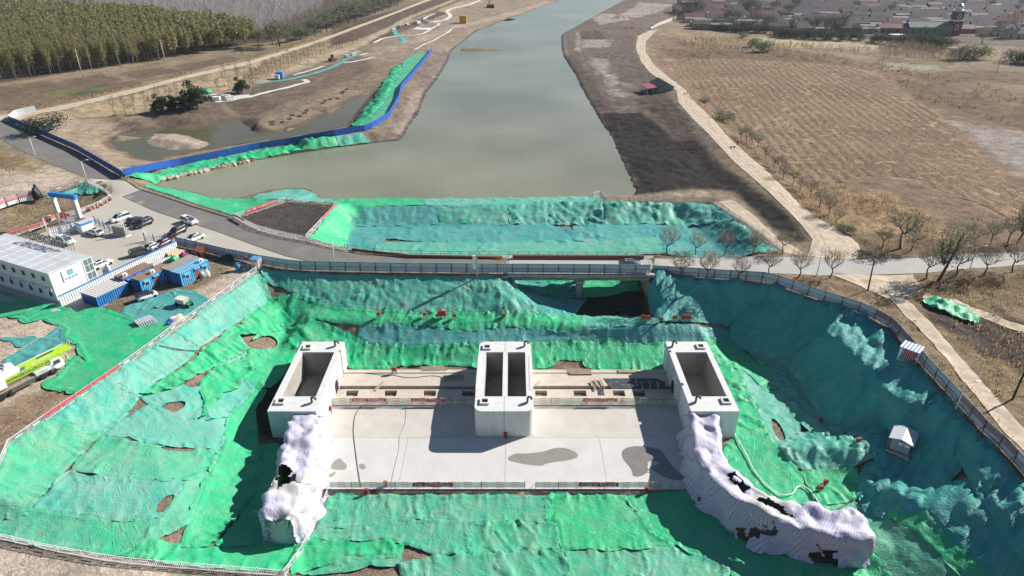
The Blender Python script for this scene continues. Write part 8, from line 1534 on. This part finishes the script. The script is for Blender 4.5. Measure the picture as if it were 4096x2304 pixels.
m = MB(); m.box(-29, -4, 0, -3, 4.5, 5); m.build('nave_wall', mat('grey_plaster', (.25,.25,.26), .9), t); m = MB(); m.prism([(-4.6, 4.8), (.25, 7.6), (5.1, 4.8), (5.1, 5.0), (.25, 7.8), (-4.6, 5.0)], -29.5, -2.95, Matrix(((0, 0, 1, 0), (1, 0, 0, 0), (0, 1, 0, 0), (0, 0, 0, 1)))); m.build('nave_roof', mat('green_grey_roof', (.22,.25,.22), .8, var=.1), t)
for k in range(6): A = arch(-27+k*4.4, 1.3, 1.4, 2.6); m = MB(); m.add([(p[0], -4.04, p[1]) for p in A], [tuple(range(len(A)))]); m.build('nave_window', GLASS, t)
t = empty('white_shed', g1(3585, 158), R(-4), 'small white shed with open front by the hedge below the church', 'shed'); m = MB(); m.box(-4, -2, 0, 1.5, 2, 2.8); m.build('wall', PANEL, t); m = MB(); m.box(-4.3, -2.4, 2.8, 4, 2.3, 3.0); m.build('roof', WHT, t)
P = [W(2601,121,0), W(2640,98,0), W(2706,72,0)]; c = P[1].copy(); t = empty('garden_wall', c, 0, 'low cream wall running beside the dirt road into the village', 'wall'); m = MB()
for a, b in zip(P[:-1], P[1:]): m.bar(a-c+Vector((0, 0, .5)), b-c+Vector((0, 0, .5)), .4, 2.2)
m.build('masonry', mat('cream_wall', (.55,.50,.40), .9), t)
for k, (x, y, h, kd_) in enumerate([(2735,78,15,'tall'),(2752,72,16,'tall'),(2775,66,14,'tall'),(2790,70,13,'leafy'),(2830,20,13,'leafy'),(2850,16,12,'leafy'),(3000,95,17,'leafy'),(3017,118,13,'leafy'),(2985,70,15,'leafy'),(3090,60,12,'leafy'),(3150,70,11,'leafy'),(3180,50,12,'leafy'),(3130,95,9,'leafy'),(3296,145,15,'tall'),(3366,130,15,'tall'),(3270,120,10,'leafy'),(3345,140,12,'leafy'),(3220,115,8,'leafy'),(2900,100,13,'tall'),(2940,108,12,'leafy'),(3050,125,12,'tall'),(3075,118,10,'leafy'),(3160,130,11,'tall'),(3250,140,11,'leafy'),(3320,138,13,'tall'),(3420,150,9,'leafy'),(3480,155,8,'leafy'),(3700,165,9,'leafy'),(3770,170,8,'leafy'),(3920,180,11,'bare'),(4090,110,12,'leafy'),(3560,60,9,'leafy'),(2960,30,12,'leafy'),(3420,40,8,'leafy'),(4000,140,13,'bare'),(4060,150,15,'bare'),(4040,120,14,'bare'),(3960,40,9,'leafy'),(3640,20,8,'leafy'),(3720,24,9,'leafy'),(3850,30,9,'leafy'),(4080,40,9,'leafy'),(3880,8,10,'leafy')]):
 plant('village_tree', kd_, W(x, y, -.8), h, ['tall tree among the village houses', 'leafy tree rising over the village roofs', 'bare tree at the right edge of the village'][0 if kd_ == 'tall' else 1 if kd_ == 'leafy' else 2], 'tree', {'tall': 'tall village trees', 'leafy': 'leafy village trees', 'bare': 'bare village trees'}[kd_], LDRK if kd_ != 'bare' else TWIG, BARK, part='twigs' if kd_ == 'bare' else 'crown')
for k, (x, y, h) in enumerate([(2845,112,6),(2875,114,7),(2910,118,7),(2950,122,7),(2990,128,6),(3030,132,6),(3120,148,7),(3160,152,7),(3210,155,7),(3260,158,7),(3300,160,7),(3360,162,6),(3520,172,7),(3570,176,6),(3610,182,8),(3680,190,8),(3720,195,8),(3760,198,8),(2830,118,5),(2860,122,5),(2890,124,6),(2930,128,6),(2965,132,5),(3060,132,6),(3100,138,6),(3140,145,6),(3180,148,5),(3230,150,6),(3320,155,5),(3400,158,6),(3440,162,5),(3490,168,5),(3660,178,7),(3700,186,8),(3740,190,8),(3780,192,7),(3630,170,6)]): plant('hedge_bush', 'bush', W(x, y, -.8), h, 'dark bush in the hedge between village and reeds', 'bush', 'dark hedge bushes below the village', LDRK, sx=1.2)
for lb, x, y, h in [('big round green bush right of the church',3892,236,9),('second big round bush right of the church',3850,240,8),('dark round bush at the right edge below the village',4066,250,8),('dark bush at the far right edge below the village',4110,255,8)]: plant('bush', 'bush', W(x, y, -.8), h, lb, 'bush', None, LWIL if 'green' in lb else LDRK, sx=1.3)
gx, gy = scatter(region([(3500,205),(3560,200),(3700,205),(3860,245),(3820,262),(3650,248),(3520,240)]), 3.0); mass('bare_thicket', 'leafless grey brown thicket below the church', 'thicket', list(zip(gx, gy)), [mk_bare() for _ in range(3)], TWIG, (.45, .7))
# river house
hp = W(2629, 380, -.9); t = empty('river_house', hp, R(8), 'small grey house with a red lean-to porch by the dirt road near the river', 'house'); GRW = mat('grey_house_wall', (.24,.245,.25), .9, var=.1); m = MB(); m.add([(0,0,-1),(6.8,0,-1),(6.8,10.5,-1),(0,10.5,-1),(0,0,3.0),(6.8,0,3.0),(6.8,10.5,3.0),(0,10.5,3.0),(3.4,0,4.8),(3.4,10.5,4.8)], [(0,1,5,8,4),(2,3,7,9,6),(1,2,6,5),(3,0,4,7)]); m.build('wall', GRW, t)
m = MB(); m.prism([(-.35, 2.85), (3.4, 4.82), (7.15, 2.85), (7.15, 3.05), (3.4, 5.02), (-.35, 3.05)], -.3, 10.9, MXZ); m.build('roof', mat('dark_slate_roof', (.07,.06,.065), .7, var=.3, stretch=(1, 4, 1)), t); m = MB(); m.prism([(-4.4, 2.5), (-.3, 2.95), (-.3, 3.08), (-4.4, 2.63)], .1, 8.5, MXZ); m.build('porch_roof', mat('porch_red_roof', (.36,.10,.11), .6, var=.08), t)
for x, y in ((-4.2, .3), (-4.2, 3), (-4.2, 5.8), (-4.2, 8.3), (-1.8, .3)): m = MB(); m.bar((x, y, -1), (x, y, 2.5), .2); m.build('porch_post', WHT, t)
m = MB(); m.box(-4.3, .4, -1, -4.15, 2.4, .1); m.box(-4.3, 5.9, -1, -4.15, 8.2, .1); m.build('porch_parapet', WHT, t); m = MB(); m.bar((-.1, 3.8, -1), (-.1, 3.8, 1.6), 1.0, .1, (1, 0, 0)); m.build('doorway', DARK, t)
TEALP = mat('teal_path', (.10,.30,.29), .85, var=.12); PALES = mat('pale_paving', (.60,.58,.55), .85, var=.08)
def ribbon(px, wd, m_, nm='garden_path'):
 P = [np.array(q) for q in G(px)]; P = [np.array((*c, 0)) for c in chaikin([p[:2] for p in P], 1, False)]; A = offs(P, wd/2, 0); B = offs(P, -wd/2, 0); sheet(nm, [tuple(q[:2]) for q in A]+[tuple(q[:2]) for q in B[::-1]], m_, 2.5, .16)
ribbon([(1024,338),(1100,328),(1190,314),(1270,291),(1347,265),(1397,229),(1430,220)], 3, TEALP); ribbon([(1575,122),(1587,141),(1612,153),(1620,166),(1600,178)], 3.4, TEALP)
for px, wd in [([(990,392),(1060,372),(1148,352),(1205,336),(1235,329),(1214,319)], 2.5), ([(1173,302),(1230,287),(1297,265)], 1.6), ([(1372,253),(1430,246),(1500,230)], 2.2), ([(1440,222),(1473,213)], 2), ([(1496,172),(1533,153),(1595,144),(1682,141),(1720,120),(1765,97),(1728,89),(1691,81),(1703,70),(1740,54)], 1.8), ([(1728,89),(1777,83),(1807,66),(1782,46),(1811,33),(1873,21),(1922,2)], 3), ([(1660,113),(1690,116),(1722,115)], 9), ([(1660,200),(1740,158),(1840,104)], 1.2), ([(850,405),(930,395),(1000,385)], 6)]: ribbon(px, wd, PALES)
def box_thing(nm, label, cat, px, py, sx, sy, sz, m_, rz=0, grp=None, lift=.15):
 p = g1(px, py); t = empty(nm, p+Vector((0, 0, lift-.1)), rz, label, cat, grp); m = MB(); m.box(-sx/2, -sy/2, .25, sx/2, sy/2, sz); m.build('body', m_, t, bevel=.06); m = MB(); m.box(-sx/2-.08, -sy/2-.08, sz, sx/2+.08, sy/2+.08, sz+.12); m.build('lid', m_, t); m = MB(); m.box(-sx/2+.1, -sy/2+.1, 0, sx/2-.1, sy/2-.1, .25); m.build('skid', DGREY, t); return t
YELM = mat('yellow_box_paint', (.62,.36,.02), .5); box_thing('site_container', 'yellow container on the far bank by the river', 'container', 1853, 93, 5, 3.2, 5, YELM); box_thing('site_container', 'small blue container beside the teal path', 'container', 1121, 315, 3, 2.2, 2.8, BLUEC); box_thing('site_container', 'small white container beside the blue one on the teal path', 'container', 1111, 318, 2, 1.6, 2, WHT)
for k, (x, y) in enumerate([(855,395),(868,402),(905,398),(920,402),(1415,224),(1428,218),(1390,230),(1574,122),(1595,112),(1630,102),(1672,96),(1708,92),(1702,84)]): box_thing('stone_pallet', 'pale pallet of stone slabs along the park path', 'pallet', x, y, random.uniform(2, 3.4), random.uniform(1.5, 2.5), random.uniform(1, 1.9), [PALES, WHT, PLAQ][k % 3], random.uniform(0, 1), 'pallets of stone in the park')
sack('green net bundle at the edge of the white stone yard', 823, 372, NETM['G'], 3, 1.6, 1.3, 0, 'net_heap', 'net'); p_ = g1(823, 372); bpy.data.objects['net_heap.002'].location = p_ if 'net_heap.002' in bpy.data.objects else p_
t = empty('road_roller', g1(1330, 245)+Vector((0, 0, .1)), .6, 'red and black road roller on the park track', 'roller'); m = MB(); m.box(-1.6, -.9, .7, .6, .9, 1.7); m.build('body', REDC, t, bevel=.05); m = MB(); m.box(-.6, -.8, 1.7, .6, .8, 3.0); m.build('cab', GLASS, t); m = MB(); m.box(-.8, -.95, 3.0, .8, .95, 3.15); m.build('roof', DGREY, t); m = MB(); m.cyl((1.7, -.95, .7), (1.7, .95, .7), .7, 16); m.build('drum', STEEL, t)
for s in (-1, 1): wheel(t, -1.2, s*.9, .7, .45, s)
t = empty('drilling_rig', g1(1962, 31)+Vector((0, 0, .1)), 0, 'dark drilling rig with a tall mast on the far left bank', 'drilling rig'); m = MB(); m.box(-3, -2, .8, 3, 2, 2.6); m.build('body', RUST, t); m = MB(); m.bar((-1, 0, 2), (-1.5, 0, 14), .7); m.bar((2, 0, 2), (-1.4, 0, 11), .35); m.build('mast', DGREY, t)
for s in (-1, 1): m = MB(); m.box(-3.4, s*2.2-.5, 0, 3.4, s*2.2+.5, 1); m.build('track', DARK, t)
# rubble along the water below the blue hoarding
STN = mat('rubble_stone', (.45,.37,.30), .9, var=.15, scale=1)
for k, (x, y) in enumerate([(640,722),(655,718),(672,716),(690,711),(706,708),(722,702),(742,698),(760,694),(778,690),(800,684),(822,680),(845,673),(868,668),(890,664),(912,660),(935,656),(960,650),(985,645)]):
 bm = bmesh.new(); bmesh.ops.create_icosphere(bm, subdivisions=1, radius=1)
 for v in bm.verts: v.co = Vector((v.co.x*random.uniform(1, 2), v.co.y*random.uniform(.8, 1.2), v.co.z*random.uniform(.5, .9)))
 me = bpy.data.meshes.new('boulder'); bm.to_mesh(me); bm.free(); o = link('boulder', me, STN); o.location = W(x, y, WZ+.3); o.rotation_euler = (0, 0, random.uniform(0, 3)); tag(o, 'pale broken stone slab at the waterline below the green bank', 'boulder', 'stones along the green bank')
# planting pits on the long mound
pitm = MB(); pitm.lathe([(.55, 0), (.95, .0), (1.0, .22), (.75, .28), (.5, .05)], 10); pm_ = pitm.mesh('planting_pit'); pm_.materials.append(mat('dug_soil', (.10,.075,.055), .95, var=.2)); gx, gy = scatter(region([(1030,500),(1190,450),(1400,345),(1440,330),(1390,375),(1200,480),(1060,512)]), 3.8, .25)
for x, y in zip(gx, gy): o = bpy.data.objects.new('planting_pit', pm_); COL.objects.link(o); o.location = (x, y, gz(x, y)); tag(o, 'small round planting pit dug on the long bare mound', 'planting pit', 'planting pits on the mound')
hz = MB(); hz.box(-1500, -120, -12, 1500, 1400, H+12); ho = hz.build('haze', None); ho['kind'] = 'stuff'; ho['label'] = 'thin bluish haze lying over the far fields and village'; ho['category'] = 'haze'
hm = bpy.data.materials.new('haze'); hm.use_nodes = True; hn = hm.node_tree; hn.nodes.remove(hn.nodes['Principled BSDF']); pv = hn.nodes.new('ShaderNodeVolumePrincipled'); pv.inputs['Color'].default_value = (.78, .86, 1, 1); pv.inputs['Density'].default_value = .00008; pv.inputs['Anisotropy'].default_value = .2; hn.links.new(pv.outputs[0], hn.nodes['Material Output'].inputs['Volume']); ho.data.materials.append(hm)
